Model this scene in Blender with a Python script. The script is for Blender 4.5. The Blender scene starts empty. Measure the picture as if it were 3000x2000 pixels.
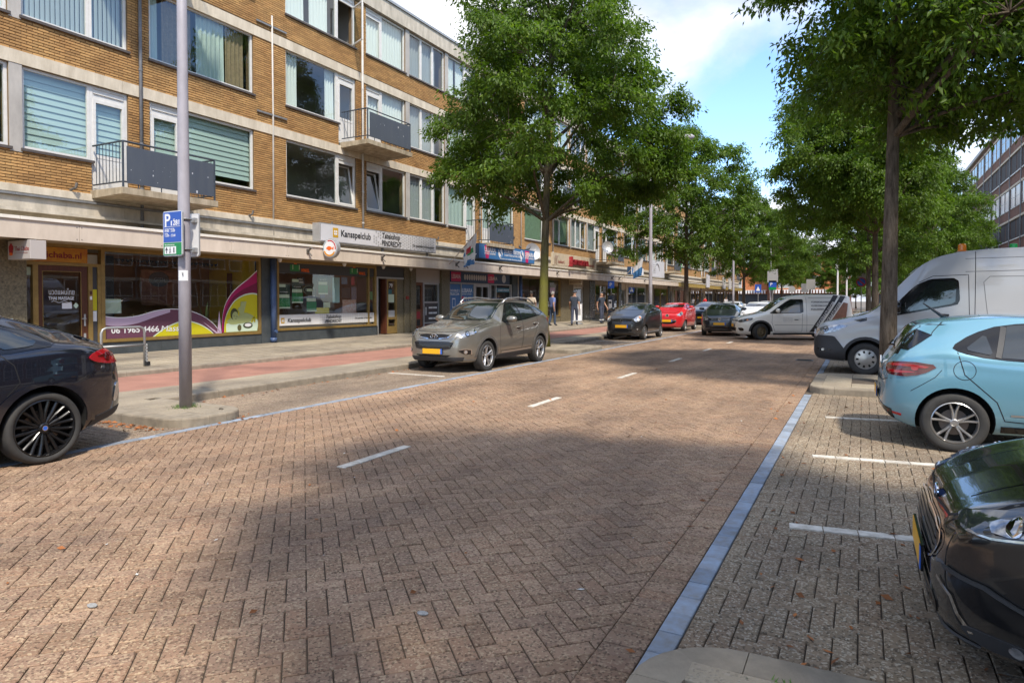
import bpy, bmesh, math, random
import numpy as np
from mathutils import Vector, Matrix, Euler
from mathutils.bvhtree import BVHTree
from mathutils.geometry import delaunay_2d_cdt, tessellate_polygon

random.seed(7); RNG = np.random.default_rng(7)
scene = bpy.context.scene
COL = scene.collection

# ------------------------------------------------------------------ camera
ALPHA = math.atan(1027/1960.); PITCH = math.atan(40/1960.)
cam_data = bpy.data.cameras.new('camera'); cam = bpy.data.objects.new('camera', cam_data); COL.objects.link(cam)
cam_data.sensor_width = 36; cam_data.lens = 36*1960/3000.; cam_data.shift_y = -82/3000.
cam_data.clip_start = 0.05; cam_data.clip_end = 3000
cam.location = (0, 0, 1.6)
cam.rotation_euler = (math.pi/2 - PITCH, 0, ALPHA)
scene.camera = cam

# ------------------------------------------------------------------ world, sun, exposure
SUN_AZ = Vector((0.73, -0.69, 0)).normalized(); SUN_EL = math.radians(53)
SUN_DIR = Vector((SUN_AZ.x*math.cos(SUN_EL), SUN_AZ.y*math.cos(SUN_EL), math.sin(SUN_EL)))
world = bpy.data.worlds.new('World'); scene.world = world; world.use_nodes = True
wn = world.node_tree.nodes; wl = world.node_tree.links; wn.clear()
wo = wn.new('ShaderNodeOutputWorld'); bg = wn.new('ShaderNodeBackground'); bg.inputs['Strength'].default_value = 0.15
sky = wn.new('ShaderNodeTexSky'); sky.sky_type = 'NISHITA'; sky.sun_disc = False
sky.sun_elevation = SUN_EL; sky.sun_rotation = math.atan2(SUN_DIR.x, SUN_DIR.y); sky.air_density = 1.0; sky.dust_density = 0.6; sky.ozone_density = 1.6
tc = wn.new('ShaderNodeTexCoord'); sp = wn.new('ShaderNodeSeparateXYZ'); wl.new(tc.outputs['Generated'], sp.inputs[0])
zc = wn.new('ShaderNodeMath'); zc.operation = 'ADD'; zc.inputs[1].default_value = 0.22; 
zm = wn.new('ShaderNodeMath'); zm.operation = 'MAXIMUM'; zm.inputs[1].default_value = 0.0; wl.new(sp.outputs[2], zm.inputs[0]); wl.new(zm.outputs[0], zc.inputs[0])
dx = wn.new('ShaderNodeMath'); dx.operation = 'DIVIDE'; wl.new(sp.outputs[0], dx.inputs[0]); wl.new(zc.outputs[0], dx.inputs[1])
dy = wn.new('ShaderNodeMath'); dy.operation = 'DIVIDE'; wl.new(sp.outputs[1], dy.inputs[0]); wl.new(zc.outputs[0], dy.inputs[1])
cb = wn.new('ShaderNodeCombineXYZ'); wl.new(dx.outputs[0], cb.inputs[0]); wl.new(dy.outputs[0], cb.inputs[1]); cb.inputs[2].default_value = 3.7
cn = wn.new('ShaderNodeTexNoise'); cn.inputs['Scale'].default_value = 1.25; cn.inputs['Detail'].default_value = 9; cn.inputs['Roughness'].default_value = 0.55; cn.inputs['Distortion'].default_value = 0.25
wl.new(cb.outputs[0], cn.inputs['Vector'])
cr = wn.new('ShaderNodeValToRGB'); cr.color_ramp.elements[0].position = 0.40; cr.color_ramp.elements[1].position = 0.585
wl.new(cn.outputs['Fac'], cr.inputs[0])
cn2 = wn.new('ShaderNodeTexNoise'); cn2.inputs['Scale'].default_value = 2.6; cn2.inputs['Detail'].default_value = 8; wl.new(cb.outputs[0], cn2.inputs['Vector'])
cr2 = wn.new('ShaderNodeValToRGB'); cr2.color_ramp.elements[0].position = 0.34; cr2.color_ramp.elements[1].position = 0.64
cr2.color_ramp.elements[0].color = (1.75, 1.9, 2.3, 1); cr2.color_ramp.elements[1].color = (3.8, 3.85, 4.0, 1)
wl.new(cn2.outputs['Fac'], cr2.inputs[0])
skg = wn.new('ShaderNodeMix'); skg.data_type = 'RGBA'; skg.blend_type = 'MULTIPLY'; skg.inputs['Factor'].default_value = 1.0
wl.new(sky.outputs[0], skg.inputs['A']); skg.inputs['B'].default_value = (0.70, 0.80, 0.92, 1)
mx = wn.new('ShaderNodeMix'); mx.data_type = 'RGBA'
wl.new(cr.outputs[0], mx.inputs['Factor']); wl.new(skg.outputs['Result'], mx.inputs['A']); wl.new(cr2.outputs[0], mx.inputs['B'])
wl.new(mx.outputs['Result'], bg.inputs[0]); wl.new(bg.outputs[0], wo.inputs[0])

sun_d = bpy.data.lights.new('sun', 'SUN'); sun_d.energy = 2.15; sun_d.angle = math.radians(4.0); sun_d.color = (1.0, 0.92, 0.80)
sun = bpy.data.objects.new('sun', sun_d); COL.objects.link(sun); sun.location = (30, -30, 50)
sun.rotation_euler = (-SUN_DIR).to_track_quat('-Z', 'Y').to_euler()
vs = scene.view_settings; vs.view_transform = 'Standard'; vs.look = 'None'; vs.gamma = 1.0; vs.exposure = 1.42; vs.use_curve_mapping = False
scene.render.engine = 'CYCLES'
scene.cycles.use_denoising = True
scene.cycles.max_bounces = 8; scene.cycles.transparent_max_bounces = 12
scene.cycles.diffuse_bounces = 4; scene.cycles.glossy_bounces = 4; scene.cycles.transmission_bounces = 4
scene.cycles.caustics_reflective = False; scene.cycles.caustics_refractive = False
scene.cycles.sample_clamp_indirect = 6

# ------------------------------------------------------------------ materials
MATS = {}
def nodes_of(m):
    m.use_nodes = True
    nt = m.node_tree; return nt, nt.nodes['Principled BSDF']
def M(name, col, rough=0.6, metal=0.0, spec=0.5, var=0.0, vscale=4.0, bump=0.0, bscale=60.0, coat=0.0, island=0.0, emit=0.0, vcol=None, stretch=None):
    """principled material: base colour, optional noise variation, random tone per piece, fine bump"""
    if name in MATS: return MATS[name]
    m = bpy.data.materials.new(name); nt, p = nodes_of(m); N = nt.nodes; L = nt.links
    c = tuple(col)+(1,)
    p.inputs['Base Color'].default_value = c; p.inputs['Roughness'].default_value = rough; p.inputs['Metallic'].default_value = metal
    p.inputs['Specular IOR Level'].default_value = spec
    if coat: p.inputs['Coat Weight'].default_value = coat; p.inputs['Coat Roughness'].default_value = 0.03
    if emit: p.inputs['Emission Color'].default_value = c; p.inputs['Emission Strength'].default_value = emit
    src = None
    geo = N.new('ShaderNodeNewGeometry') if (var or bump or island) else None
    vec = None
    if geo:
        vec = geo.outputs['Position']
        if stretch:
            mp = N.new('ShaderNodeMapping'); mp.inputs['Scale'].default_value = stretch; L.new(vec, mp.inputs['Vector']); vec = mp.outputs[0]
    if var:
        n = N.new('ShaderNodeTexNoise'); n.inputs['Scale'].default_value = vscale; n.inputs['Detail'].default_value = 6; n.inputs['Roughness'].default_value = 0.65
        L.new(vec, n.inputs['Vector'])
        r = N.new('ShaderNodeValToRGB'); r.color_ramp.elements[0].position = 0.3; r.color_ramp.elements[1].position = 0.72
        c2 = vcol if vcol else tuple(x*(1-var) for x in col)
        r.color_ramp.elements[0].color = tuple(c2)+(1,); r.color_ramp.elements[1].color = tuple(min(1, x*(1+var*0.35)) for x in col)+(1,)
        L.new(n.outputs['Fac'], r.inputs[0]); src = r.outputs[0]
    if island:
        oi = N.new('ShaderNodeObjectInfo'); a = N.new('ShaderNodeMath'); a.operation = 'ADD'
        L.new(geo.outputs['Random Per Island'], a.inputs[0]); L.new(oi.outputs['Random'], a.inputs[1])
        f = N.new('ShaderNodeMath'); f.operation = 'FRACT'; L.new(a.outputs[0], f.inputs[0])
        mr = N.new('ShaderNodeMapRange'); mr.inputs[3].default_value = 1-island; mr.inputs[4].default_value = 1+island
        L.new(f.outputs[0], mr.inputs[0])
        mm = N.new('ShaderNodeMix'); mm.data_type = 'RGBA'; mm.blend_type = 'MULTIPLY'; mm.inputs['Factor'].default_value = 1
        if src: L.new(src, mm.inputs['A'])
        else: mm.inputs['A'].default_value = c
        L.new(mr.outputs[0], mm.inputs['B']); src = mm.outputs['Result']
    if src: L.new(src, p.inputs['Base Color'])
    if bump:
        n = N.new('ShaderNodeTexNoise'); n.inputs['Scale'].default_value = bscale; n.inputs['Detail'].default_value = 5
        L.new(vec, n.inputs['Vector'])
        b = N.new('ShaderNodeBump'); b.inputs['Strength'].default_value = bump; b.inputs['Distance'].default_value = 0.01
        L.new(n.outputs['Fac'], b.inputs['Height']); L.new(b.outputs[0], p.inputs['Normal'])
    MATS[name] = m; return m

def glass_mat(name, tint=(0.82, 0.9, 0.88), refl=0.10, rough=0.0):
    if name in MATS: return MATS[name]
    m = bpy.data.materials.new(name); m.use_nodes = True; nt = m.node_tree; N = nt.nodes; L = nt.links; N.clear()
    o = N.new('ShaderNodeOutputMaterial'); t = N.new('ShaderNodeBsdfTransparent'); g = N.new('ShaderNodeBsdfGlossy')
    t.inputs[0].default_value = tuple(tint)+(1,); g.inputs['Roughness'].default_value = rough; g.inputs[0].default_value = (0.95, 0.97, 1, 1)
    gi = N.new('ShaderNodeNewGeometry'); dt = N.new('ShaderNodeVectorMath'); dt.operation = 'DOT_PRODUCT'; L.new(gi.outputs['Incoming'], dt.inputs[0]); L.new(gi.outputs['Normal'], dt.inputs[1])
    ab = N.new('ShaderNodeMath'); ab.operation = 'ABSOLUTE'; L.new(dt.outputs['Value'], ab.inputs[0]); iv = N.new('ShaderNodeMath'); iv.operation = 'SUBTRACT'; iv.inputs[0].default_value = 1.0; L.new(ab.outputs[0], iv.inputs[1])
    pw = N.new('ShaderNodeMath'); pw.operation = 'POWER'; pw.inputs[1].default_value = 4.5; L.new(iv.outputs[0], pw.inputs[0]); a = N.new('ShaderNodeMath'); a.operation = 'MULTIPLY_ADD'; a.inputs[1].default_value = 0.9; a.inputs[2].default_value = 0.07+refl; L.new(pw.outputs[0], a.inputs[0]); a.use_clamp = True
    x = N.new('ShaderNodeMixShader'); L.new(a.outputs[0], x.inputs[0]); L.new(t.outputs[0], x.inputs[1]); L.new(g.outputs[0], x.inputs[2])
    # faint waviness of old panes
    geo = N.new('ShaderNodeNewGeometry'); n = N.new('ShaderNodeTexNoise'); n.inputs['Scale'].default_value = 0.9; L.new(geo.outputs['Position'], n.inputs['Vector'])
    b = N.new('ShaderNodeBump'); b.inputs['Strength'].default_value = 0.05; b.inputs['Distance'].default_value = 0.03; L.new(n.outputs['Fac'], b.inputs['Height']); L.new(b.outputs[0], g.inputs['Normal'])
    L.new(x.outputs[0], o.inputs[0]); MATS[name] = m; return m

def paver_mat(name, cols, speck=(0.55, 0.5, 0.42), speck_amt=0.5, dark=0.5):
    """exposed-aggregate concrete paver: tone per stone, pale chips, dirt clouds"""
    m = bpy.data.materials.new(name); nt, p = nodes_of(m); N = nt.nodes; L = nt.links
    geo = N.new('ShaderNodeNewGeometry'); oi = N.new('ShaderNodeObjectInfo')
    a = N.new('ShaderNodeMath'); a.operation = 'ADD'; L.new(geo.outputs['Random Per Island'], a.inputs[0]); L.new(oi.outputs['Random'], a.inputs[1])
    f = N.new('ShaderNodeMath'); f.operation = 'FRACT'; L.new(a.outputs[0], f.inputs[0])
    r = N.new('ShaderNodeValToRGB'); els = r.color_ramp.elements
    els[0].position = 0; els[0].color = cols[0]+(1,); els[1].position = 1; els[1].color = cols[-1]+(1,)
    for i, c in enumerate(cols[1:-1]): e = els.new((i+1)/(len(cols)-1)); e.color = c+(1,)
    L.new(f.outputs[0], r.inputs[0])
    v = N.new('ShaderNodeTexVoronoi'); v.inputs['Scale'].default_value = 95; L.new(geo.outputs['Position'], v.inputs['Vector'])
    vr = N.new('ShaderNodeValToRGB'); vr.color_ramp.elements[0].position = 0.70; vr.color_ramp.elements[1].position = 0.86
    sx = N.new('ShaderNodeSeparateColor'); L.new(v.outputs['Color'], sx.inputs[0]); L.new(sx.outputs[0], vr.inputs[0])
    sm = N.new('ShaderNodeMath'); sm.operation = 'MULTIPLY'; sm.inputs[1].default_value = speck_amt; L.new(vr.outputs[0], sm.inputs[0])
    x = N.new('ShaderNodeMix'); x.data_type = 'RGBA'; L.new(sm.outputs[0], x.inputs['Factor']); L.new(r.outputs[0], x.inputs['A']); x.inputs['B'].default_value = speck+(1,)
    # dark chips
    dr = N.new('ShaderNodeValToRGB'); dr.color_ramp.elements[0].position = 0.14; dr.color_ramp.elements[1].position = 0.24
    dr.color_ramp.elements[0].color = (dark, dark, dark, 1); dr.color_ramp.elements[1].color = (1, 1, 1, 1); L.new(sx.outputs[1], dr.inputs[0])
    x2 = N.new('ShaderNodeMix'); x2.data_type = 'RGBA'; x2.blend_type = 'MULTIPLY'; x2.inputs['Factor'].default_value = 1; L.new(x.outputs['Result'], x2.inputs['A']); L.new(dr.outputs[0], x2.inputs['B'])
    # large dirt clouds, tyre-worn lanes along the street
    n = N.new('ShaderNodeTexNoise'); n.inputs['Scale'].default_value = 0.9; n.inputs['Detail'].default_value = 9; mp = N.new('ShaderNodeMapping'); mp.inputs['Scale'].default_value = (1.3, 0.55, 1)
    L.new(geo.outputs['Position'], mp.inputs[0]); L.new(mp.outputs[0], n.inputs['Vector'])
    nr = N.new('ShaderNodeValToRGB'); nr.color_ramp.elements[0].position = 0.32; nr.color_ramp.elements[1].position = 0.7
    nr.color_ramp.elements[0].color = (0.60, 0.59, 0.60, 1); nr.color_ramp.elements[1].color = (1.12, 1.1, 1.06, 1); L.new(n.outputs['Fac'], nr.inputs[0])
    x3 = N.new('ShaderNodeMix'); x3.data_type = 'RGBA'; x3.blend_type = 'MULTIPLY'; x3.inputs['Factor'].default_value = 1; L.new(x2.outputs['Result'], x3.inputs['A']); L.new(nr.outputs[0], x3.inputs['B'])
    L.new(x3.outputs['Result'], p.inputs['Base Color'])
    p.inputs['Roughness'].default_value = 0.85; p.inputs['Specular IOR Level'].default_value = 0.3
    b = N.new('ShaderNodeBump'); b.inputs['Strength'].default_value = 0.5; b.inputs['Distance'].default_value = 0.004; L.new(v.outputs['Distance'], b.inputs['Height']); L.new(b.outputs[0], p.inputs['Normal'])
    MATS[name] = m; return m

# ------------------------------------------------------------------ object helpers
WORLD_LOC = {}
def tag(o, label=None, cat=None, group=None, kind=None):
    if label: o['label'] = label
    if cat: o['category'] = cat
    if group: o['group'] = group
    if kind: o['kind'] = kind
    return o
def link(o, parent=None):
    COL.objects.link(o)
    if parent is not None:
        o.parent = parent
        w = WORLD_LOC.get(parent.name)
        if w is not None: o.matrix_parent_inverse = Matrix.Translation(-Vector(w))
    return o
def thing(name, label, cat, loc=(0, 0, 0), rz=0.0, group=None, kind=None, world=False):
    """an Empty at the thing's base; world=True: its parts are given in world coordinates"""
    o = bpy.data.objects.new(name, None); COL.objects.link(o); o.empty_display_size = 0.2
    o.location = loc; o.rotation_euler = (0, 0, rz); tag(o, label, cat, group, kind)
    if world: WORLD_LOC[o.name] = tuple(loc)
    return o
class MB:
    """collects shapes into one mesh"""
    def __init__(s): s.v = []; s.f = []; s.m = []; s.mi = 0
    def add(s, vs, fs):
        b = len(s.v); s.v.extend([tuple(p) for p in vs]); s.f.extend([tuple(i+b for i in f) for f in fs]); s.m.extend([s.mi]*len(fs)); return s
    def box(s, x0, x1, y0, y1, z0, z1):
        v = [(x0,y0,z0),(x1,y0,z0),(x1,y1,z0),(x0,y1,z0),(x0,y0,z1),(x1,y0,z1),(x1,y1,z1),(x0,y1,z1)]
        return s.add(v, [(0,3,2,1),(4,5,6,7),(0,1,5,4),(1,2,6,5),(2,3,7,6),(3,0,4,7)])
    def obox(s, c, u, v, w):
        """oriented box: centre and three half-axis vectors"""
        c, u, v, w = map(Vector, (c, u, v, w)); P = [c+a*u+b*v+d*w for d in (-1, 1) for (a, b) in ((-1,-1),(1,-1),(1,1),(-1,1))]
        return s.add(P, [(0,3,2,1),(4,5,6,7),(0,1,5,4),(1,2,6,5),(2,3,7,6),(3,0,4,7)])
    def tube(s, pts, r, n=10, caps=True):
        pts = [Vector(p) for p in pts]; rs = r if hasattr(r, '__len__') else [r]*len(pts)
        V = []; up = Vector((0, 0, 1)); prev = None
        for i, p in enumerate(pts):
            d = (pts[min(i+1, len(pts)-1)]-pts[max(i-1, 0)]).normalized()
            if prev is None:
                a = d.cross(up)
                if a.length < 1e-3: a = d.cross(Vector((1, 0, 0)))
            else: a = prev - d*prev.dot(d)
            a.normalize(); prev = a; b = d.cross(a)
            for k in range(n):
                t = 2*math.pi*k/n; V.append(p+(a*math.cos(t)+b*math.sin(t))*rs[i])
        F = [(i*n+k, i*n+(k+1)%n, (i+1)*n+(k+1)%n, (i+1)*n+k) for i in range(len(pts)-1) for k in range(n)]
        if caps: F += [tuple(range(n-1, -1, -1)), tuple((len(pts)-1)*n+k for k in range(n))]
        return s.add(V, F)
    def lathe(s, prof, n=24, axis='z', c=(0, 0, 0)):
        """prof: (r, h) list revolved about an axis through c"""
        V = []
        for r, h in prof:
            for k in range(n):
                t = 2*math.pi*k/n; a, b = r*math.cos(t), r*math.sin(t)
                V.append({'z': (c[0]+a, c[1]+b, c[2]+h), 'y': (c[0]+a, c[1]+h, c[2]+b), 'x': (c[0]+h, c[1]+a, c[2]+b)}[axis])
        F = [(i*n+k, i*n+(k+1)%n, (i+1)*n+(k+1)%n, (i+1)*n+k) for i in range(len(prof)-1) for k in range(n)]
        F += [tuple(range(n-1, -1, -1)), tuple((len(prof)-1)*n+k for k in range(n))]
        return s.add(V, F)
    def prism(s, poly, axis, a, b):
        """2D polygon extruded between a and b along an axis ('x': poly is (y,z); 'y': (x,z); 'z': (x,y))"""
        n = len(poly); mk = {'x': lambda p, h: (h, p[0], p[1]), 'y': lambda p, h: (p[0], h, p[1]), 'z': lambda p, h: (p[0], p[1], h)}[axis]
        V = [mk(p, a) for p in poly]+[mk(p, b) for p in poly]
        F = [tuple(range(n)), tuple(range(2*n-1, n-1, -1))]+[(i, i+n, (i+1) % n+n, (i+1) % n) for i in range(n)]
        return s.add(V, F)
    def mesh(s, name, mats, smooth=False):
        me = bpy.data.meshes.new(name); me.from_pydata(s.v, [], s.f)
        for m in (mats if isinstance(mats, (list, tuple)) else [mats]): me.materials.append(m)
        if any(s.m): me.polygons.foreach_set('material_index', s.m)
        if smooth: me.polygons.foreach_set('use_smooth', [True]*len(s.f))
        me.update(); return me
    def build(s, name, mats, parent=None, smooth=False, fix=True, bevel=0.0):
        me = s.mesh(name, mats, smooth)
        if fix or bevel:
            bm = bmesh.new(); bm.from_mesh(me)
            bmesh.ops.recalc_face_normals(bm, faces=bm.faces)
            if bevel:
                bmesh.ops.bevel(bm, geom=[e for e in bm.edges if e.is_manifold and e.calc_face_angle(0) > 0.6], offset=bevel, segments=2, affect='EDGES', profile=0.6, clamp_overlap=True)
            bm.to_mesh(me); bm.free()
        o = bpy.data.objects.new(name, me); return link(o, parent)
def copy_obj(o, parent=None, **kw):
    c = o.copy(); COL.objects.link(c); c.parent = parent
    for k, v in kw.items(): setattr(c, k, v)
    return c
def auto_smooth(o, ang=35):
    me = o.data; me.polygons.foreach_set('use_smooth', [True]*len(me.polygons))
    bm = bmesh.new(); bm.from_mesh(me); a = math.radians(ang)
    for e in bm.edges: e.smooth = not (e.is_manifold and e.calc_face_angle(0) > a)
    bm.to_mesh(me); bm.free(); return o
def text(name, s, size, mat, origin, ux, uz, parent=None, depth=0.004, align='LEFT', shear=0.0, bold=0.0, width=None, sx=1.0, space=1.0):
    """lettering laid at origin, running along ux, upright along uz (world/parent coordinates)"""
    cu = bpy.data.curves.new(name, 'FONT'); cu.body = s; cu.size = size; cu.extrude = depth/2; cu.align_x = align; cu.shear = shear; cu.offset = bold; cu.resolution_u = 3; cu.space_character = space
    tmp = bpy.data.objects.new('tmp', cu); COL.objects.link(tmp)
    dg = bpy.context.evaluated_depsgraph_get(); dg.update(); me = bpy.data.meshes.new_from_object(tmp.evaluated_get(dg))
    bpy.data.objects.remove(tmp); bpy.data.curves.remove(cu)
    n = len(me.vertices); co = np.zeros(n*3); me.vertices.foreach_get('co', co); co = co.reshape(-1, 3)
    if n:
        if width: sx = width/max(1e-6, co[:, 0].max()-co[:, 0].min())
        co[:, 0] *= sx
        ux = np.array(ux, float); ux /= np.linalg.norm(ux); uz = np.array(uz, float); uz /= np.linalg.norm(uz); un = np.cross(ux, uz)
        P = np.array(origin)+co[:, :1]*ux+co[:, 1:2]*uz+co[:, 2:3]*un
        me.vertices.foreach_set('co', P.ravel())
    me.materials.clear(); me.materials.append(mat); me.update()
    o = bpy.data.objects.new(name, me); return link(o, parent)
def circle(cx, cy, r, n=24, ry=None, a0=0, a1=2*math.pi):
    ry = ry or r; full = abs(a1-a0-2*math.pi) < 1e-6
    return [(cx+r*math.cos(a0+(a1-a0)*k/(n if full else n-1)), cy+ry*math.sin(a0+(a1-a0)*k/(n if full else n-1))) for k in range(n)]
# ------------------------------------------------------------------ ground, road, kerbs
XR0, XR1 = -7.30, -1.07            # road between the left blue band and the right border course
m_sand = M('joint_sand', (0.105, 0.08, 0.058), 0.95, var=0.4, vscale=9)
m_road = paver_mat('road_paver', [(0.245,0.155,0.102),(0.29,0.188,0.122),(0.335,0.222,0.15),(0.265,0.175,0.122),(0.31,0.19,0.122)], speck=(0.52,0.41,0.27))
m_bay = paver_mat('bay_paver', [(0.22,0.17,0.115),(0.265,0.205,0.14),(0.24,0.175,0.118),(0.285,0.22,0.15)], speck=(0.55,0.50,0.40), speck_amt=0.6)
m_bayl = paver_mat('bay_paver_brown', [(0.22,0.165,0.118),(0.265,0.2,0.142),(0.24,0.175,0.128)], speck=(0.5,0.43,0.33))
m_tile = paver_mat('pavement_tile', [(0.30,0.255,0.19),(0.345,0.295,0.22),(0.32,0.27,0.20)], speck=(0.42,0.38,0.32), speck_amt=0.35, dark=0.8)
m_kerb = M('kerb_concrete', (0.28,0.235,0.175), 0.9, var=0.35, vscale=5, bump=0.3, bscale=120, island=0.08)
m_blue = M('blue_paint', (0.215,0.27,0.35), 0.85, spec=0.25, var=0.6, vscale=11, vcol=(0.215,0.215,0.215), island=0.2, bump=0.2, bscale=150)
m_white = M('white_stone', (0.58,0.55,0.49), 0.85, var=0.55, vscale=13, vcol=(0.36,0.32,0.26), island=0.14)
m_red = M('red_asphalt', (0.345,0.170,0.122), 0.9, var=0.28, vscale=1.6, bump=0.4, bscale=220)
m_ground = M('ground_far', (0.16,0.13,0.10), 0.95, var=0.3, vscale=0.6)

g = MB(); g.add([(-400,-60,-0.06),(400,-60,-0.06),(400,700,-0.06),(-400,700,-0.06)], [(0,1,2,3)])
tag(g.build('ground', m_ground), 'wide flat ground below the street', 'ground', kind='structure')
road = MB().add([(XR0,-8,-0.012),(XR1,-8,-0.012),(XR1,46,-0.012),(XR0,46,-0.012)], [(0,1,2,3)]).build('road', m_sand)
tag(road, 'reddish brown herringbone paver roadway', 'road', kind='structure')

def clip_x(poly, x0, x1):
    for (xc, s) in ((x0, 1), (x1, -1)):
        out = []
        for i in range(len(poly)):
            a, b = poly[i], poly[(i+1) % len(poly)]; da, db = (a[0]-xc)*s, (b[0]-xc)*s
            if da >= 0: out.append(a)
            if da*db < 0: t = da/(da-db); out.append((a[0]+(b[0]-a[0])*t, a[1]+(b[1]-a[1])*t))
        poly = out
        if len(poly) < 3: return None
    return poly
def area(p): return 0.5*abs(sum(p[i][0]*p[(i+1)%len(p)][1]-p[(i+1)%len(p)][0]*p[i][1] for i in range(len(p))))
def herringbone(x0, x1, y0, y1, w, ang):
    """centres/polygons of 2:1 pavers in herringbone, rotated by ang, clipped to x0..x1"""
    L_ = 2*w; c, s = math.cos(ang), math.sin(ang); R = math.hypot(x1-x0, y1-y0)/2+1; cx, cy = (x0+x1)/2, (y0+y1)/2
    n = int(R/w)+3; out = []
    for i in range(-n, n):
        for j in range(-n, n):
            t = (i-j) % 4
            if t == 0: q = (i*w, j*w, L_, w)
            elif t == 2 and False: q = None
            elif t == 3: q = (i*w, j*w, w, L_)
            else: continue
            mx_, my_ = q[0]+q[2]/2, q[1]+q[3]/2
            X, Y = cx+mx_*c-my_*s, cy+mx_*s+my_*c
            if x0-w*1.3 < X < x1+w*1.3 and y0 < Y < y1: out.append((X, Y, q[2], q[3]))
    return out
GAP = 0.0032
def stone(mb, poly, z, h=0.03, ch=0.005, drop=0.004):
    """one chamfered stone from a convex polygon"""
    n = len(poly); cx = sum(p[0] for p in poly)/n; cy = sum(p[1] for p in poly)/n
    def ins(d):
        out = []
        for i in range(n):
            a, p, b = poly[i-1], poly[i], poly[(i+1) % n]
            e1 = (p[0]-a[0], p[1]-a[1]); e2 = (b[0]-p[0], b[1]-p[1]); l1 = math.hypot(*e1) or 1e-6; l2 = math.hypot(*e2) or 1e-6
            n1 = (-e1[1]/l1, e1[0]/l1); n2 = (-e2[1]/l2, e2[0]/l2); q = 1+n1[0]*n2[0]+n1[1]*n2[1]
            k = d/max(q, 0.35); m = (n1[0]+n2[0], n1[1]+n2[1]); sg = 1 if (m[0]*(cx-p[0])+m[1]*(cy-p[1])) > 0 else -1
            out.append((p[0]+m[0]*k*sg, p[1]+m[1]*k*sg))
        return out
    o = ins(GAP); t = ins(GAP+ch)
    tx, ty = RNG.normal(0, 0.009, 2); dz = RNG.normal(0, 0.0012)
    V = [(p[0], p[1], z+dz+(p[0]-cx)*tx+(p[1]-cy)*ty) for p in t]+[(p[0], p[1], z+dz-drop) for p in o]+[(p[0], p[1], z-h) for p in o]
    F = [tuple(range(n))]+[(i, n+i, n+(i+1) % n, (i+1) % n) for i in range(n)]+[(n+i, 2*n+i, 2*n+(i+1) % n, n+(i+1) % n) for i in range(n)]
    mb.add(V, [f[::-1] for f in F[1:]] and F[:1]+[f for f in F[1:]])
def view_px(x, y, z=0):
    fx, fy = -math.sin(ALPHA), math.cos(ALPHA); d = x*fx+y*fy
    if d < 0.3: return None
    return (1500+1960*(x*fy-y*fx)/d, 878+1960*(1.6-z)/d, d)
def seen(x, y, m=60):
    p = view_px(x, y); return p is not None and -m < p[0] < 3000+m and p[1] < 2000+m
def paving(parent, name, mats, stones, z, limit=300, zf=None):
    """stones: list of polygons; the largest in view become parts, the rest one joined part"""
    vis = []; rest = []
    for poly in stones:
        cx = sum(p[0] for p in poly)/len(poly); cy = sum(p[1] for p in poly)/len(poly); p = view_px(cx, cy)
        (vis if seen(cx, cy, 0) else rest).append((p[2] if p else 99, poly, cx, cy))
    vis.sort(key=lambda t: t[0]); single = vis[:limit]; rest += vis[limit:]
    for d, poly, cx, cy in single:
        mb = MB(); zz = zf(cx) if zf else z; stone(mb, [(p[0]-cx, p[1]-cy) for p in poly], 0)
        o = mb.build(name, mats, None, fix=False); o.location = (cx, cy, zz); o.parent = parent
    if rest:
        mb = MB()
        for d, poly, cx, cy in rest: stone(mb, poly, zf(cx) if zf else z)
        o = mb.build(name+'_field', mats, parent, fix=False); o['kind'] = 'stuff'

def hb_polys(x0, x1, y0, y1, ang, w=0.1055):
    c, s = math.cos(ang), math.sin(ang); out = []
    for (X, Y, lw, lh) in herringbone(x0, x1, y0, y1, w, ang):
        poly = [(X+u*c-v*s, Y+u*s+v*c) for u, v in ((-lw/2,-lh/2),(lw/2,-lh/2),(lw/2,lh/2),(-lw/2,lh/2))]
        p = clip_x(poly, x0, x1)
        if p and area(p) > 0.0025 and seen(X, Y): out.append(p)
    return out
paving(road, 'paver', m_road, hb_polys(XR0, XR1, 0.5, 44, math.radians(45)), 0.0)
def row(x0, x1, y0, y1, step):
    n = max(1, round((y1-y0)/step)); st = (y1-y0)/n
    return [[(x0, y0+i*st), (x1, y0+i*st), (x1, y0+(i+1)*st), (x0, y0+(i+1)*st)] for i in range(n)]
border = MB().add([(-1.07,0.5,-0.013),(-0.745,0.5,-0.013),(-0.745,46,-0.013),(-1.07,46,-0.013)], [(0,1,2,3)]).build('road_border', m_sand)
tag(border, 'border course of brown stones and blue band beside the bays', 'road border', kind='structure')
paving(border, 'border_stone', m_road, row(-1.07, -0.865, 0.5, 44, 0.107), 0.002)
paving(border, 'blue_stone', m_blue, row(-0.863, -0.745, 2.75, 12.3, 0.212)+row(-0.863, -0.745, 15.3, 40, 0.212), 0.004, limit=120)
borderl = MB().add([(-7.42,-2,-0.013),(-7.30,-2,-0.013),(-7.30,60,-0.013),(-7.42,60,-0.013)], [(0,1,2,3)]).build('band', m_sand)
tag(borderl, 'blue painted band of stones along the kerbside bays', 'road border', kind='structure')
paving(borderl, 'blue_stone', m_blue, row(-7.42, -7.30, 1.0, 60, 0.212), 0.004, limit=200)
far = MB().add([(XR0,44.0,0.0),(-1.07,44.0,0.0),(-1.07,150,0.0),(XR0,150,0.0)], [(0,1,2,3)]).build('road_far', M('road_far', (0.24,0.16,0.115), 0.9, var=0.35, vscale=7))
tag(far, 'far stretch of the paved roadway', 'road', kind='structure')

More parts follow.
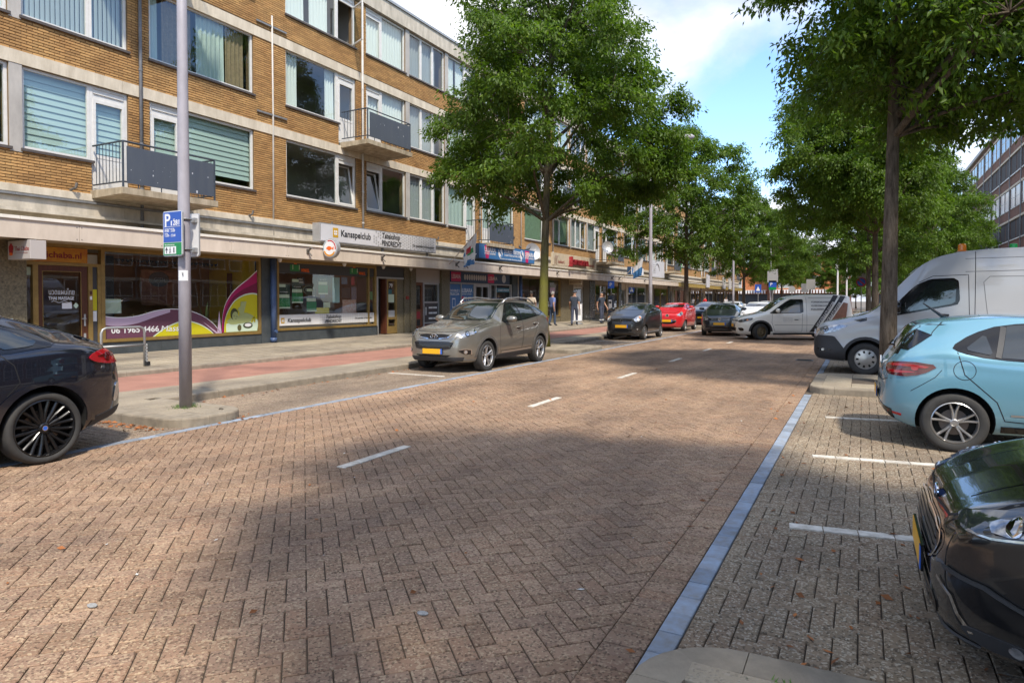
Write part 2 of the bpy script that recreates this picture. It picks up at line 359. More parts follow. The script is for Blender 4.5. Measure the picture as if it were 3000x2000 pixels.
# kerbside bays (left) and cross-parking bays (right)
bayl = MB().add([(-9.32,-3,-0.013),(-7.42,-3,-0.013),(-7.42,60,-0.013),(-9.32,60,-0.013)], [(0,1,2,3)]).build('parking_bay', m_sand)
tag(bayl, 'kerbside parking bays of brown pavers', 'parking bay', kind='structure')
paving(bayl, 'paver', m_bayl, hb_polys(-9.32, -7.42, 1.5, 44, 0.0), 0.0, limit=200)
MB().add([(-9.32,44,0.0),(-7.42,44,0.0),(-7.42,150,0.0),(-9.32,150,0.0)], [(0,1,2,3)]).build('paver_field', M('bay_far', (0.2,0.155,0.12), 0.9, var=0.3, vscale=7), bayl)
bayr = MB().add([(-0.745,1.5,-0.013),(7,1.5,-0.013),(7,46,-0.013),(-0.745,46,-0.013)], [(0,1,2,3)]).build('parking_bay', m_sand)
tag(bayr, 'cross parking bays of grey brown pavers', 'parking bay', kind='structure')
paving(bayr, 'paver', m_bay, hb_polys(-0.745, 5.8, 2.4, 12.6, 0.0)+hb_polys(-0.745, 5.8, 15.0, 34, 0.0), 0.0)
MB().add([(-0.745,34,0.0),(7,34,0.0),(7,150,0.0),(-0.745,150,0.0)], [(0,1,2,3)]).build('paver_field', M('bay_far2', (0.2,0.17,0.135), 0.9, var=0.3, vscale=7), bayr)

# white markings of inlaid stones
def marking(name, a, b, w, n, label, cat='road marking', group=None):
    a, b = Vector(a), Vector(b); d = (b-a); L_ = d.length; d.normalize(); q = Vector((-d.y, d.x)); t = None
    root = thing(name, label, cat, (a.x, a.y, 0), group=group, kind='structure', world=True)
    for i in range(n):
        s0, s1 = L_*i/n+0.004, L_*(i+1)/n-0.004
        P = [a+d*s0-q*w/2, a+d*s1-q*w/2, a+d*s1+q*w/2, a+d*s0+q*w/2]
        mb = MB(); V = [(p.x, p.y, 0.0075) for p in P]+[(p.x, p.y, -0.02) for p in P]
        mb.add(V, [(0,1,2,3)]+[(i_, (i_+1) % 4, (i_+1) % 4+4, i_+4) for i_ in range(4)])
        mb.build('white_stone', m_white, root)
for k in range(9):
    y = 4.86+4.12*k
    marking('lane_dash', (-4.39, y), (-4.39, y+1.06), 0.105, 5, 'white stone lane dash set in the middle of the brown roadway', group='centre line dashes')
for (a, b, who) in (((-0.448,5.083),(2.6,5.44),'beside the black car'),((-0.445,7.473),(2.6,7.85),'between the black and light blue cars'),((-0.439,10.03),(2.6,10.5),'on the far side of the light blue car')):
    marking('bay_line', a, b, 0.1, 14, 'white stone bay line '+who)
marking('bay_line', (-9.145,11.68), (-7.70,11.66), 0.09, 7, 'white stone bay line in front of the grey brown car')
marking('bay_line', (-9.2,24.6), (-7.6,24.6), 0.09, 7, 'white stone bay line in front of the small black car')

# kerbs
def kerb_stone(mb, a, b, w, z0, z1, c=0.025):
    """straight kerb length from a to b (left edge line), width w to the left of travel, rounded nose"""
    a, b = Vector(a), Vector(b); d = (b-a); L_ = d.length; d.normalize(); q = Vector((-d.y, d.x)); g_ = 0.004
    prof = [(0, z0), (0, z1-c), (c*0.3, z1-c*0.3), (c, z1), (w-0.004, z1), (w, z1-0.004), (w, z0)]
    V = []
    for s in (g_, L_-g_):
        for (u, z) in prof: p = a+d*s+q*u; V.append((p.x, p.y, z))
    n = len(prof); mb.add(V, [tuple(range(n)), tuple(range(2*n-1, n-1, -1))]+[(i, i+n, i+n+1, i+1) for i in range(n-1)])
def kerb_path(parent, pts, w, z0, z1, step=1.0):
    for a, b in zip(pts[:-1], pts[1:]):
        a, b = Vector(a), Vector(b); L_ = (b-a).length; n = max(1, round(L_/step))
        for i in range(n):
            mb = MB(); kerb_stone(mb, a+(b-a)*i/n, a+(b-a)*(i+1)/n, w, z0, z1); mb.build('kerb_stone', m_kerb, parent)
def arc(cx, cy, r, a0, a1, n): return [(cx+r*math.cos(math.radians(a0+(a1-a0)*i/n)), cy+r*math.sin(math.radians(a0+(a1-a0)*i/n))) for i in range(n+1)]
def kerb_wedges(parent, cx, cy, r, a0, a1, n, w, z0, z1):
    """curved kerb: n stones on an arc"""
    for i in range(n):
        mb = MB(); A = [a0+(a1-a0)*(i+k/4)/n for k in range(5)]; prof = [(r, z0), (r, z1-0.025), (r-0.008, z1-0.008), (r-0.025, z1), (r-w, z1), (r-w, z0)]
        V = []
        for t in A:
            for (u, z) in prof: V.append((cx+u*math.cos(math.radians(t)), cy+u*math.sin(math.radians(t)), z))
        n_ = len(prof); F = [tuple(range(n_)), tuple(range(5*n_-1, 4*n_-1, -1))]
        for j in range(4): F += [(j*n_+q, (j+1)*n_+q, (j+1)*n_+q+1, j*n_+q+1) for q in range(n_-1)]
        mb.add(V, F); mb.build('kerb_stone', m_kerb, parent)
KT = 0.12
islands = [(5.35, 6.45), (18.3, 20.7), (37.8, 40.2), (58.5, 61)]
kerb = thing('kerb', 'concrete kerb between the kerbside bays and the cycle path strip', 'kerb', (-9.32, 0, 0), kind='structure', world=True)
y = -2.0
for (a, b) in islands+[(150, 150)]:
    if b < 80: 
        kerb_path(kerb, [(-9.32, y), (-9.32, a)], 0.18, -0.03, KT) if False else None
    ya = y
    while ya < min(a, 70)-0.01:
        yb = min(ya+1.0, a); mb = MB(); kerb_stone(mb, (-9.32, ya), (-9.32, yb), 0.18, -0.03, KT); mb.build('kerb_stone', m_kerb, kerb); ya = yb
    y = b
strip = MB().box(-10.52, -9.50, -3, 150, -0.02, 0.105).build('pavement_strip', m_sand)
tag(strip, 'narrow strip of grey concrete tiles beside the red cycle path', 'pavement', kind='structure')
def grid(x0, x1, y0, y1, sx, sy, off=0.0):
    out = []; nx = max(1, round((x1-x0)/sx)); s = (x1-x0)/nx
    for i in range(nx):
        yy = y0-(off*sy if i % 2 else 0)
        while yy < y1:
            a, b = max(yy, y0), min(yy+sy, y1)
            if b-a > 0.02: out.append([(x0+i*s, a), (x0+(i+1)*s, a), (x0+(i+1)*s, b), (x0+i*s, b)])
            yy += sy
    return out
vis_f = lambda P: [p for p in P if seen(p[0][0], p[0][1], 200)]
paving(strip, 'tile', m_tile, vis_f(grid(-10.52, -9.50, 1, 60, 0.34, 0.5, 0.5)), KT, limit=150)
path = MB().box(-12.62, -10.52, -3, 150, -0.02, 0.112).build('cycle_path', m_red); tag(path, 'smooth red asphalt cycle path', 'cycle path', kind='structure')
kerb2 = thing('kerb', 'low concrete kerb between the red cycle path and the shop pavement', 'kerb', (-12.62, 0, 0), kind='structure', world=True)
kerb_path(kerb2, [(-12.62, 2.0), (-12.62, 70)], 0.16, 0.0, 0.205)
SWZ = lambda x: 0.205+(-12.78-x)*0.036
side = MB(); side.add([(-12.78,-3,0.19),(-12.78,120,0.19),(-16.4,120,0.19+3.62*0.036),(-16.4,-3,0.19+3.62*0.036)], [(0,3,2,1)])
side = side.build('sidewalk', m_sand); tag(side, 'wide shop pavement of grey brown concrete tiles', 'sidewalk', kind='structure')
paving(side, 'tile', m_tile, vis_f(grid(-15.78, -12.78, 4.5, 48, 0.3, 0.3, 0.0)), 0.2, zf=SWZ)
fs = MB(); fs.add([(-12.78,48,0.205),(-12.78,120,0.205),(-16.0,120,0.32),(-16.0,48,0.32)], [(0,3,2,1)]); fs.build('tile_field', M('pave_far', (0.28,0.25,0.21), 0.9, var=0.25, vscale=5), side)
# gravel-free pavement on the far right of the bays
rs = MB().box(5.8, 13, -5, 150, -0.02, 0.12).build('sidewalk', M('pave_right', (0.27,0.245,0.21), 0.9, var=0.25, vscale=3)); tag(rs, 'pavement beyond the cross parking bays', 'sidewalk', kind='structure')

# peninsulas of the kerbside bays
for i, (a, b) in enumerate(islands):
    who = ['at the lamp post with the parking sign', 'around the mossy street tree', 'around a farther street tree', 'around a distant street tree'][i]
    isl = thing('kerb_island', 'kerbed tile peninsula between bays '+who, 'kerb island', (-8.5, (a+b)/2, 0), kind='structure', world=True)
    r = 0.42; xo = -7.40
    core = MB().prism([(-9.5, a+0.19), (xo-r, a+0.19), (xo-0.19, a+r), (xo-0.19, b-r), (xo-r, b-0.19), (-9.5, b-0.19)], 'z', -0.02, 0.115).build('base', m_kerb, isl)
    kerb_wedges(isl, xo-r, a+r, r, -90, 0, 2, 0.19, -0.03, KT); kerb_wedges(isl, xo-r, b-r, r, 0, 90, 2, 0.19, -0.03, KT)
    kerb_path(isl, [(-9.32, a), (xo-r, a)], 0.19, -0.03, KT, 0.8)
    kerb_path(isl, [(xo-r, b), (-9.32, b)], 0.19, -0.03, KT, 0.8)
    if b-r-(a+r) > 0.05: kerb_path(isl, [(xo, a+r), (xo, b-r)], 0.19, -0.03, KT)
    T = [p for p in grid(-9.5, xo-0.19, a+0.19, b-0.19, 0.3, 0.3) if not (math.hypot(p[0][0]+0.15+8.98, p[0][1]+0.15-19.35) < 0.42)]
    for p in T:
        if p[2][0] > xo-0.4 and (p[0][1] < a+0.3 or p[2][1] > b-0.3): continue
        mb = MB(); stone(mb, p, KT); mb.build('tile', m_tile, isl, fix=False)
# islands among the cross bays
def big_island(label, y0, y1, hole=None):
    isl = thing('kerb_island', label, 'kerb island', (2, (y0+y1)/2, 0), kind='structure', world=True)
    xo = -0.81; r = 0.4
    MB().box(xo+0.2, 5.8, y0+0.19, y1-0.19, -0.02, 0.106).build('base', m_sand, isl)
    kerb_wedges(isl, xo+r, y1-r, r, 90, 180, 2, 0.2, -0.03, KT); kerb_wedges(isl, xo+r, y0+r, r, 180, 270, 2, 0.2, -0.03, KT)
    kerb_path(isl, [(xo, y1-r), (xo, y0+r)], 0.2, -0.03, KT, 1.0)
    kerb_path(isl, [(5.8, y1), (xo+r, y1)], 0.2, -0.03, KT, 1.0); kerb_path(isl, [(xo+r, y0), (5.8, y0)], 0.2, -0.03, KT, 1.0)
    for p in grid(xo+0.2, 5.7, y0+0.2, y1-0.2, 0.45, 0.45, 0.5):
        cx, cy = (p[0][0]+p[2][0])/2, (p[0][1]+p[2][1])/2
        if hole and math.hypot(cx-hole[0], cy-hole[1]) < 0.5: continue
        if not seen(cx, cy, 150): continue
        mb = MB(); stone(mb, p, KT); mb.build('tile', m_tile, isl, fix=False)
    return isl
big_island('kerbed tile island around the bare street tree trunk by the big van', 12.43, 15.0, (0.46, 13.75))
big_island('kerbed concrete island beside the shiny black car', -1.2, 2.95, (0.62, 2.15))
# ------------------------------------------------------------------ long apartment building over shops (left)
FX = -15.80
bld = thing('apartment_building', 'long yellow brown brick apartment block with balconies above a row of shops', 'building', (FX, 14.5, 0.33), world=True)
m_brick = M('ochre_brick', (0.42,0.247,0.092), 0.85, var=0.34, vscale=1.4, island=0.2, bump=0.35, bscale=90, vcol=(0.33,0.17,0.058))
m_mortar = M('brick_mortar', (0.19,0.125,0.062), 0.95, var=0.3, vscale=10)
m_conc = M('cream_concrete', (0.58,0.51,0.40), 0.85, var=0.5, vscale=3.5, vcol=(0.43,0.365,0.27), bump=0.25, bscale=80, stretch=(1,1,0.3))
m_conc_g = M('stained_concrete', (0.50,0.445,0.36), 0.9, var=0.5, vscale=4, vcol=(0.34,0.30,0.235), bump=0.3, bscale=70, stretch=(1,1,0.35))
m_slab = M('balcony_concrete', (0.42,0.35,0.25), 0.9, var=0.5, vscale=5, vcol=(0.20,0.16,0.10), bump=0.3, bscale=60, stretch=(1,1,0.3))
m_fasc = M('canopy_panel', (0.60,0.51,0.415), 0.7, var=0.3, vscale=2.5, vcol=(0.49,0.41,0.325), stretch=(1,1,0.4), island=0.05, bump=0.1, bscale=50)
m_frame = M('window_frame_white', (0.66,0.64,0.60), 0.45, var=0.12, vscale=6)
m_pil = M('pilaster_panel', (0.42,0.39,0.35), 0.7, var=0.3, vscale=3, stretch=(1,1,0.4))
m_sill = M('dark_sill', (0.085,0.07,0.062), 0.6, var=0.3, vscale=8)
m_gutter = M('zinc_grey', (0.24,0.24,0.24), 0.55, metal=0.3, var=0.3, vscale=6)
m_rail = M('rail_navy', (0.035,0.045,0.058), 0.45)
m_bpan = M('balcony_panel_navy', (0.052,0.062,0.082), 0.5, var=0.3, vscale=5, vcol=(0.075,0.085,0.1), stretch=(1,1,0.2))
m_chip = M('paint_chips', (0.45,0.46,0.48), 0.7)
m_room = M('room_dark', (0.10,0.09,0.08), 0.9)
m_glass = glass_mat('window_glass', (0.86,0.93,0.90), 0.03)
m_glass_s = glass_mat('shop_glass', (0.92,0.94,0.92), 0.035)
m_blind = M('blind_slats', (0.42,0.50,0.46), 0.6); m_blind_v = M('blind_white', (0.62,0.64,0.62), 0.7); m_blind_g = M('blind_green', (0.30,0.40,0.26), 0.6)
m_cur_w = M('curtain_white', (0.68,0.68,0.66), 0.8); m_cur_b = M('curtain_brown', (0.27,0.19,0.11), 0.85, var=0.3, vscale=12); m_cur_p = M('curtain_pale', (0.48,0.54,0.50), 0.8); m_cur_g = M('curtain_grey', (0.30,0.31,0.33), 0.85)
m_pipe = M('downpipe_grey', (0.16,0.16,0.165), 0.6, var=0.3, vscale=9); m_pipe_w = M('conduit_white', (0.50,0.47,0.42), 0.6, var=0.2, vscale=9)
Y0, PER = 14.53, 16.45
BY0, BY1 = 4.5, 100.0
NEAR = 27.0
FL = [(4.81, 6.56), (7.60, 9.33), (10.40, 12.08)]
SLOTS = {'C': (0.62, 3.84), 'D': (4.40, 6.72), 'E': (6.97, 9.48), 'A': (9.73, 12.05), 'B': (12.61, 15.83)}
wins = []
for k in range(-1, 6):
    for s, (a, b) in SLOTS.items():
        y0, y1 = Y0+PER*k+a, Y0+PER*k+b
        if y1 < BY0 or y1 > BY1-0.3: continue
        if y0 < BY0: y0 = BY0+0.02
        for f in range(3): wins.append((k, s, f, y0, y1))
def door_range(k, s):
    b = Y0+PER*k
    return {'A': (b+11.17, b+12.05), 'B': (b+12.61, b+13.49), 'C': (b+2.96, b+3.84), 'D': (b+4.40, b+5.28)}.get(s)
BAL = {0: 'AB', 1: 'CD', 2: 'AB'}
def has_door(s, f): return s in BAL[f]
# wall bodies: full-length belts and piers between windows
near = MB(); farw = MB()
def wall_rect(y0, y1, z0, z1):
    for (a, b, mb, x) in ((max(y0, BY0), min(y1, NEAR), near, FX-0.016), (max(y0, NEAR), min(y1, BY1), farw, FX)):
        if b-a > 0.004: mb.box(x-0.30, x, a, b, z0, z1)
zs = [4.02]+[z for f in FL for z in f]
holes_full = sorted(set((y0, y1) for (_, _, _, y0, y1) in wins))
belts = [(4.02, 4.81), (6.56, 7.60), (9.33, 10.40)]
for i, (z0, z1) in enumerate(belts):
    # cut for balcony doors that reach the slab
    cuts = sorted(door_range(k, s) for (k, s, f, a, b) in wins if f == i and has_door(s, f))
    y = BY0; zs_ = {0: 4.11, 1: 6.95, 2: 9.74}[i]
    for (a, b) in cuts:
        if a > y: wall_rect(y, a, z0, z1)
        wall_rect(a, b, z0, zs_-0.12); y = b
    wall_rect(y, BY1, z0, z1)
for (z0, z1) in FL:
    y = BY0
    for (a, b) in holes_full: wall_rect(y, a, z0, z1); y = b
    wall_rect(y, BY1, z0, z1)
wall = near.build('wall', m_mortar, bld)
# far wall: brick texture
mfar = bpy.data.materials.new('ochre_brick_far'); nt, p_ = nodes_of(mfar); N_, L_n = nt.nodes, nt.links
ge = N_.new('ShaderNodeNewGeometry'); sx_ = N_.new('ShaderNodeSeparateXYZ'); cx_ = N_.new('ShaderNodeCombineXYZ'); L_n.new(ge.outputs['Position'], sx_.inputs[0]); L_n.new(sx_.outputs[1], cx_.inputs[0]); L_n.new(sx_.outputs[2], cx_.inputs[1])
bt = N_.new('ShaderNodeTexBrick'); bt.inputs['Scale'].default_value = 1; bt.inputs['Brick Width'].default_value = 0.22; bt.inputs['Row Height'].default_value = 0.0625; bt.inputs['Mortar Size'].default_value = 0.006
bt.inputs['Color1'].default_value = (0.46,0.255,0.088,1); bt.inputs['Color2'].default_value = (0.34,0.18,0.062,1); bt.inputs['Mortar'].default_value = (0.19,0.125,0.062,1)
L_n.new(cx_.outputs[0], bt.inputs['Vector']); L_n.new(bt.outputs['Color'], p_.inputs['Base Color']); p_.inputs['Roughness'].default_value = 0.85
farw.build('wall', mfar, bld)
# bricks of the near wall
door_cuts = {i: [door_range(k, s) for (k, s, f, a, b) in wins if f == i and has_door(s, f)] for i in range(3)}
def free_spans(z):
    spans = [(BY0, NEAR)]
    def cut(a, b):
        nonlocal spans; out = []
        for (p, q) in spans:
            if b <= p or a >= q: out.append((p, q)); continue
            if a > p: out.append((p, a))
            if b < q: out.append((b, q))
        spans = out
    for (z0, z1) in FL:
        if z0-0.02 < z < z1+0.02:
            for (a, b) in holes_full: cut(a-0.005, b+0.005)
    for i, (z0, z1) in enumerate(belts):
        if z0 < z < z1:
            for (a, b) in door_cuts[i]: cut(a, b)
    return spans
bricks = []; CH = 0.0625; BLN = 0.22; z = 4.055; r = 0
while z < 12.05:
    if not any(lo-0.02 < z < hi+0.02 for (lo, hi) in ((6.575, 6.83), (9.325, 9.60))):
        for (a, b) in free_spans(z):
            y = math.floor(a/BLN)*BLN-(0.11 if r % 2 else 0)
            while y < b:
                p, q = max(y+0.005, a), min(y+BLN-0.005, b)
                if q-p > 0.03: bricks.append((p, q, z-0.0255, z+0.0255))
                y += BLN
    z += CH; r += 1
def brick_shape(mb, p, q, z0, z1, ox=FX):
    t = RNG.normal(0, 0.0016); x1 = ox+t; x0 = ox-0.03; c = 0.004
    V = [(x1,p+c,z0+c),(x1,q-c,z0+c),(x1,q-c,z1-c),(x1,p+c,z1-c),(x0,p,z0),(x0,q,z0),(x0,q,z1),(x0,p,z1)]
    mb.add(V, [(0,1,2,3),(0,4,5,1),(1,5,6,2),(2,6,7,3),(3,7,4,0)])
bricks.sort(key=lambda b: (b[0]-9.5)**2*1.0+(b[2]-5.2)**2)
vb = [b for b in bricks if b[0] > 7.3 and b[2] < 7.5]; 
for b in vb[:300]:
    cy, cz = (b[0]+b[1])/2, (b[2]+b[3])/2; mb = MB(); brick_shape(mb, b[0]-cy, b[1]-cy, b[2]-cz, b[3]-cz, 0.0)
    o = mb.build('brick', m_brick, None, fix=False); o.location = (FX, cy, cz); link_p = wall; o.parent = wall
single = set(vb[:300]); mb = MB()
for b in bricks:
    if b not in single: brick_shape(mb, *b)
o = mb.build('brick_field', m_brick, wall, fix=False); o['kind'] = 'stuff'
# concrete bands, roof edge, pilasters
for (z0, z1) in ((6.565, 6.84), (9.31, 9.605)):
    y = BY0; cuts = []
    while y < BY1:
        yb = min(y+5.48, BY1); MB().box(FX-0.1, FX+0.022, y+0.003, yb-0.003, z0, z1).build('concrete_band', m_conc, bld); y = yb
y = BY0
while y < BY1:
    yb = min(y+1.9, BY1); MB().box(FX-0.3, FX+0.09, y+0.004, yb-0.004, 12.10, 12.66).build('roof_panel', m_conc_g, bld); y = yb
MB().box(FX-9, FX+0.14, BY0, BY1, 12.665, 12.75).build('roof', M('roof_edge', (0.27,0.29,0.31), 0.6), bld)
for k in range(-1, 6):
    for a, b in ((6.72, 6.97), (9.48, 9.73)):
        y0, y1 = Y0+PER*k+a, Y0+PER*k+b
        if y0 < BY0 or y1 > BY1: continue
        for (z0, z1) in FL: MB().box(FX-0.13, FX+0.012, y0+0.003, y1-0.003, z0-0.09, z1).build('pilaster', m_pil, bld)
        # skip brick there by standing proud
# interior backing and floors
it = MB(); it.box(FX-2.2, FX-2.1, BY0, BY1, 3.9, 12.6)
for zf in (3.86, 6.58, 9.36): it.box(FX-2.2, FX-0.32, BY0, BY1, zf+0.02, zf+0.18)
for k in range(-1, 6):
    for a in (0.0, 4.12, 8.22, 12.33):
        yy = Y0+PER*k+a
        if BY0 < yy < BY1: it.box(FX-2.2, FX-0.32, yy-0.05, yy+0.05, 3.9, 12.6)
it.build('interior', M('room_wall', (0.30,0.28,0.25), 0.9), bld)
MB().box(FX-9, FX-2.3, BY0, BY1, 0.2, 12.6).build('rear_body', M('rear_brick', (0.3,0.17,0.07), 0.9), bld)
MB().box(FX-2.3, FX-0.01, BY1, BY1+0.25, 0.2, 12.6).build('end_wall', mfar, bld)

def wavy(x, y0, y1, z0, z1, amp, wl_, seed):
    """a hanging curtain sheet with folds"""
    rr = random.Random(seed); n = max(8, int((y1-y0)/wl_*6)); V = []
    for i in range(n+1):
        y = y0+(y1-y0)*i/n; o_ = amp*math.sin(2*math.pi*(y-y0)/wl_+rr.random()*0.4)
        V += [(x+o_*0.5, y, z1), (x+o_*1.3, y, z0)]
    return MB().add(V, [(2*i, 2*i+1, 2*i+3, 2*i+2) for i in range(n)])
def make_window(y0, y1, z0, z1, splits, style, opens=None, seed=0, transom=(), detail=True, door=None, zd=None):
    """frame is the part; panes, sill, blinds and curtains its sub-parts"""
    xf0, xf1 = FX-0.12, FX-0.06; fw = 0.065
    ys = [y0]+[y0+s for s in splits]+[y1]; mb = MB()
    dsp = [ys.index(d) for d in []]
    for i in range(len(ys)-1):
        a, b = ys[i], ys[i+1]; zlo = z0
        isd = door is not None and abs((a+b)/2-(door[0]+door[1])/2) < 0.3
        if isd: zlo = zd
        mb.box(xf0, xf1, a+0.002, a+fw, zlo, z1); mb.box(xf0, xf1, b-fw, b-0.002, zlo, z1)
        mb.box(xf0, xf1, a+fw, b-fw, z1-fw, z1-0.002); mb.box(xf0, xf1, a+fw, b-fw, zlo+0.002, zlo+fw)
        if isd or i in transom:
            mb.box(xf0, xf1-0.004, a+fw, b-fw, z1-0.30, z1-0.24); mb.box(xf0, xf1-0.02, a+fw, b-fw, z1-0.24, z1-fw)
            if detail: mb.box(xf0, xf1+0.008, a+fw+0.02, b-fw-0.02, z1-0.175, z1-0.155)
        if isd:
            mb.box(xf0, xf1+0.012, a+fw, a+2*fw, zlo+fw, z1-0.30); mb.box(xf0, xf1+0.012, b-2*fw, b-fw, zlo+fw, z1-0.30)
            mb.box(xf0, xf1+0.012, a+2*fw, b-2*fw, z1-0.38, z1-0.30); mb.box(xf0, xf1+0.004, a+2*fw, b-2*fw, zlo+fw, zlo+0.78); mb.box(xf0, xf1+0.012, a+2*fw, b-2*fw, zlo+0.78, zlo+0.86)
    w = mb.build('window', m_frame, bld)
    for i in range(len(ys)-1):
        a, b = ys[i], ys[i+1]; isd = door is not None and abs((a+b)/2-(door[0]+door[1])/2) < 0.3
        zt = z1-0.30 if (isd or i in transom) else z1-fw; zb = zd+0.86 if isd else z0+fw
        pa, pb = a+fw, b-fw
        if opens and i in opens:
            # a tilted or swung casement: own small frame
            kind = opens[i]; c = MB(); t = 0.05
            hing = Vector((FX-0.075, pa if kind != 'swing_r' else pb, zb)); sgn = 1 if kind != 'swing_r' else -1
            wdt, hgt = pb-pa, zt-zb
            if kind == 'tilt': u = Vector((0, 1, 0)); v = Vector((-math.sin(0.16), 0, math.cos(0.16)))
            else:
                an = 1.15; u = Vector((math.sin(an), sgn*math.cos(an), 0)); v = Vector((0, 0, 1))
            nrm = u.cross(v).normalized()
            def bar(s0, s1, h0, h1, th=0.02): c.obox(hing+u*((s0+s1)/2)+v*((h0+h1)/2), u*((s1-s0)/2), v*((h1-h0)/2), nrm*th)
            bar(0, t, 0, hgt); bar(wdt-t, wdt, 0, hgt); bar(t, wdt-t, 0, t); bar(t, wdt-t, hgt-t, hgt)
            c.build('casement', m_frame, w)
            g_ = MB(); P = [hing+u*s+v*h for s, h in ((t, t), (wdt-t, t), (wdt-t, hgt-t), (t, hgt-t))]; g_.add(P, [(0,1,2,3)]); g_.build('pane', m_glass, w)
        else:
            MB().add([(FX-0.09, pa-0.01, zb-0.01), (FX-0.09, pb+0.01, zb-0.01), (FX-0.09, pb+0.01, zt+0.01), (FX-0.09, pa-0.01, zt+0.01)], [(0,1,2,3)]).build('pane', m_glass, w)
    ds = (y0, y1) if door is None else ((y0, door[0]-0.0) if door[0] > y0+0.3 else (door[1], y1))
    s_ = MB(); s_.box(FX-0.06, FX+0.05, ds[0]-0.04, ds[1]+0.04, z0-0.06, z0-0.003); s_.build('sill', m_sill, w)
    xc = FX-0.19
    if style in ('hblind', 'gblind'):
        mb = MB(); zz = z0+(0.25 if (seed % 3 == 1) else 0.08); st = 0.145 if style == 'hblind' else 0.06; zt = z1-0.04
        while zz < zt:
            mb.add([(xc+0.012, y0+0.03, zz), (xc+0.012, y1-0.03, zz), (xc-0.014, y1-0.03, zz+st*(1.04 if style == 'hblind' else 0.75)), (xc-0.014, y0+0.03, zz+st*(1.04 if style == 'hblind' else 0.75))], [(0,1,2,3)]); zz += st
        mb.build('blind', m_blind if style == 'hblind' else m_blind_g, w)
        if door is not None:
            mb = MB(); zz = zd+0.1
            while zz < z0+0.1: mb.add([(xc+0.012, door[0]+0.05, zz), (xc+0.012, door[1]-0.05, zz), (xc-0.014, door[1]-0.05, zz+st*1.04), (xc-0.014, door[0]+0.05, zz+st*1.04)], [(0,1,2,3)]); zz += st
            mb.build('blind', m_blind if style == 'hblind' else m_blind_g, w)
    elif style == 'vblind':
        mb = MB(); yy = y0+0.04
        while yy < y1-0.1:
            mb.add([(xc+0.03, yy, z0+0.08), (xc-0.02, yy+0.115, z0+0.08), (xc-0.02, yy+0.115, z1-0.03), (xc+0.03, yy, z1-0.03)], [(0,1,2,3)]); yy += 0.105
        mb.build('blind', m_blind_v, w)
    elif style == 'mixed':
        W_ = y1-y0
        for (a, b, mt_) in ((0.0, 0.10, m_cur_p), (0.13, 0.40, m_cur_b), (0.44, 0.72, m_cur_p), (0.73, 0.93, m_cur_b)):
            wavy(xc, y0+W_*a+0.03, y0+W_*b, z0+0.05, z1-0.03, 0.03, 0.14, seed).build('curtain', mt_, w)
    elif style == 'sides':
        W_ = y1-y0
        for (a, b) in ((0.06, 0.20), (0.58, 0.70)): wavy(xc, y0+W_*a, y0+W_*b, z0+0.1, z1-0.03, 0.03, 0.12, seed).build('curtain', m_cur_w, w)
    elif style == 'white':
        wavy(xc, y0+0.04, y1-0.04, z0+0.06, z1-0.03, 0.03, 0.16, seed).build('curtain', m_cur_w, w)
    elif style == 'part':
        W_ = y1-y0; wavy(xc, y0+0.04, y0+W_*0.28, z0+0.06, z1-0.03, 0.03, 0.14, seed).build('curtain', m_cur_w, w); wavy(xc, y0+W_*0.36, y0+W_*0.62, z0+0.06, z1-0.03, 0.03, 0.14, seed+1).build('curtain', m_cur_w, w)
    elif style == 'grey':
        wavy(xc, y0+0.04, y0+(y1-y0)*0.8, z0+0.06, z1-0.03, 0.03, 0.18, seed).build('curtain', m_cur_g, w)
    elif style == 'pale':
        wavy(xc, y0+0.04, y1-0.04, z0+0.06, z1-0.03, 0.012, 0.3, seed).build('curtain', m_cur_p, w)
    return w
STY = {(-1,'A',0):'hblind',(-1,'B',0):'hblind',(-1,'A',1):'vblind',(-1,'B',1):'mixed',(-1,'E',0):'grey',(-1,'E',1):'white',
       (0,'C',0):'none',(0,'C',1):'sides',(0,'C',2):'part',(0,'D',0):'none',(0,'D',1):'white',(0,'D',2):'white',(0,'E',0):'grey',(0,'E',1):'grey',(0,'E',2):'grey',
       (0,'A',0):'pale',(0,'B',0):'pale',(1,'C',0):'gblind',(1,'D',0):'gblind',(1,'E',0):'grey',(1,'A',0):'grey',(1,'B',0):'none'}
rr = random.Random(3)
for (k, s, f, y0, y1) in wins:
    z0, z1 = FL[f]; W_ = y1-y0; door = None; zd = None; opens = None; tr = ()
    st = STY.get((k, s, f)) or rr.choice(['white', 'grey', 'hblind', 'pale', 'none', 'part', 'white'])
    if s == 'A': sp_ = [W_-0.88]; tr = (1,)
    elif s == 'D': sp_ = [0.88]; tr = (0,)
    elif s == 'B': sp_ = [0.88] if f == 0 else ([] if k == -1 else [0.88]); tr = (0,) if (f == 0) else ()
    elif s == 'C': sp_ = [W_-0.90]; tr = (1,) if f != 1 else ()
    elif s == 'E': sp_ = [W_*0.335, W_*0.665]
    if s == 'E' and W_ < 2: sp_ = [W_*0.5]
    if (k, s, f) == (-1, 'A', 1): tr = (); sp_ = [W_*0.62]
    if has_door(s, f): door = door_range(k, s); zd = {0: 4.12, 1: 6.96, 2: 9.75}[f]
    if (k, s, f) == (0, 'C', 0): opens = {1: 'tilt'}
    if (k, s, f) == (0, 'D', 0): opens = {0: 'tilt'}
    if (k, s, f) == (0, 'C', 2): opens = {1: 'swing_r'}
    if (k, s, f) == (0, 'D', 2): opens = {0: 'none_'} if False else None
    make_window(y0, y1, z0, z1, sp_, st, opens, seed=k*17+f*5+ord(s), transom=tr, detail=(y0 < 45), door=door, zd=zd)

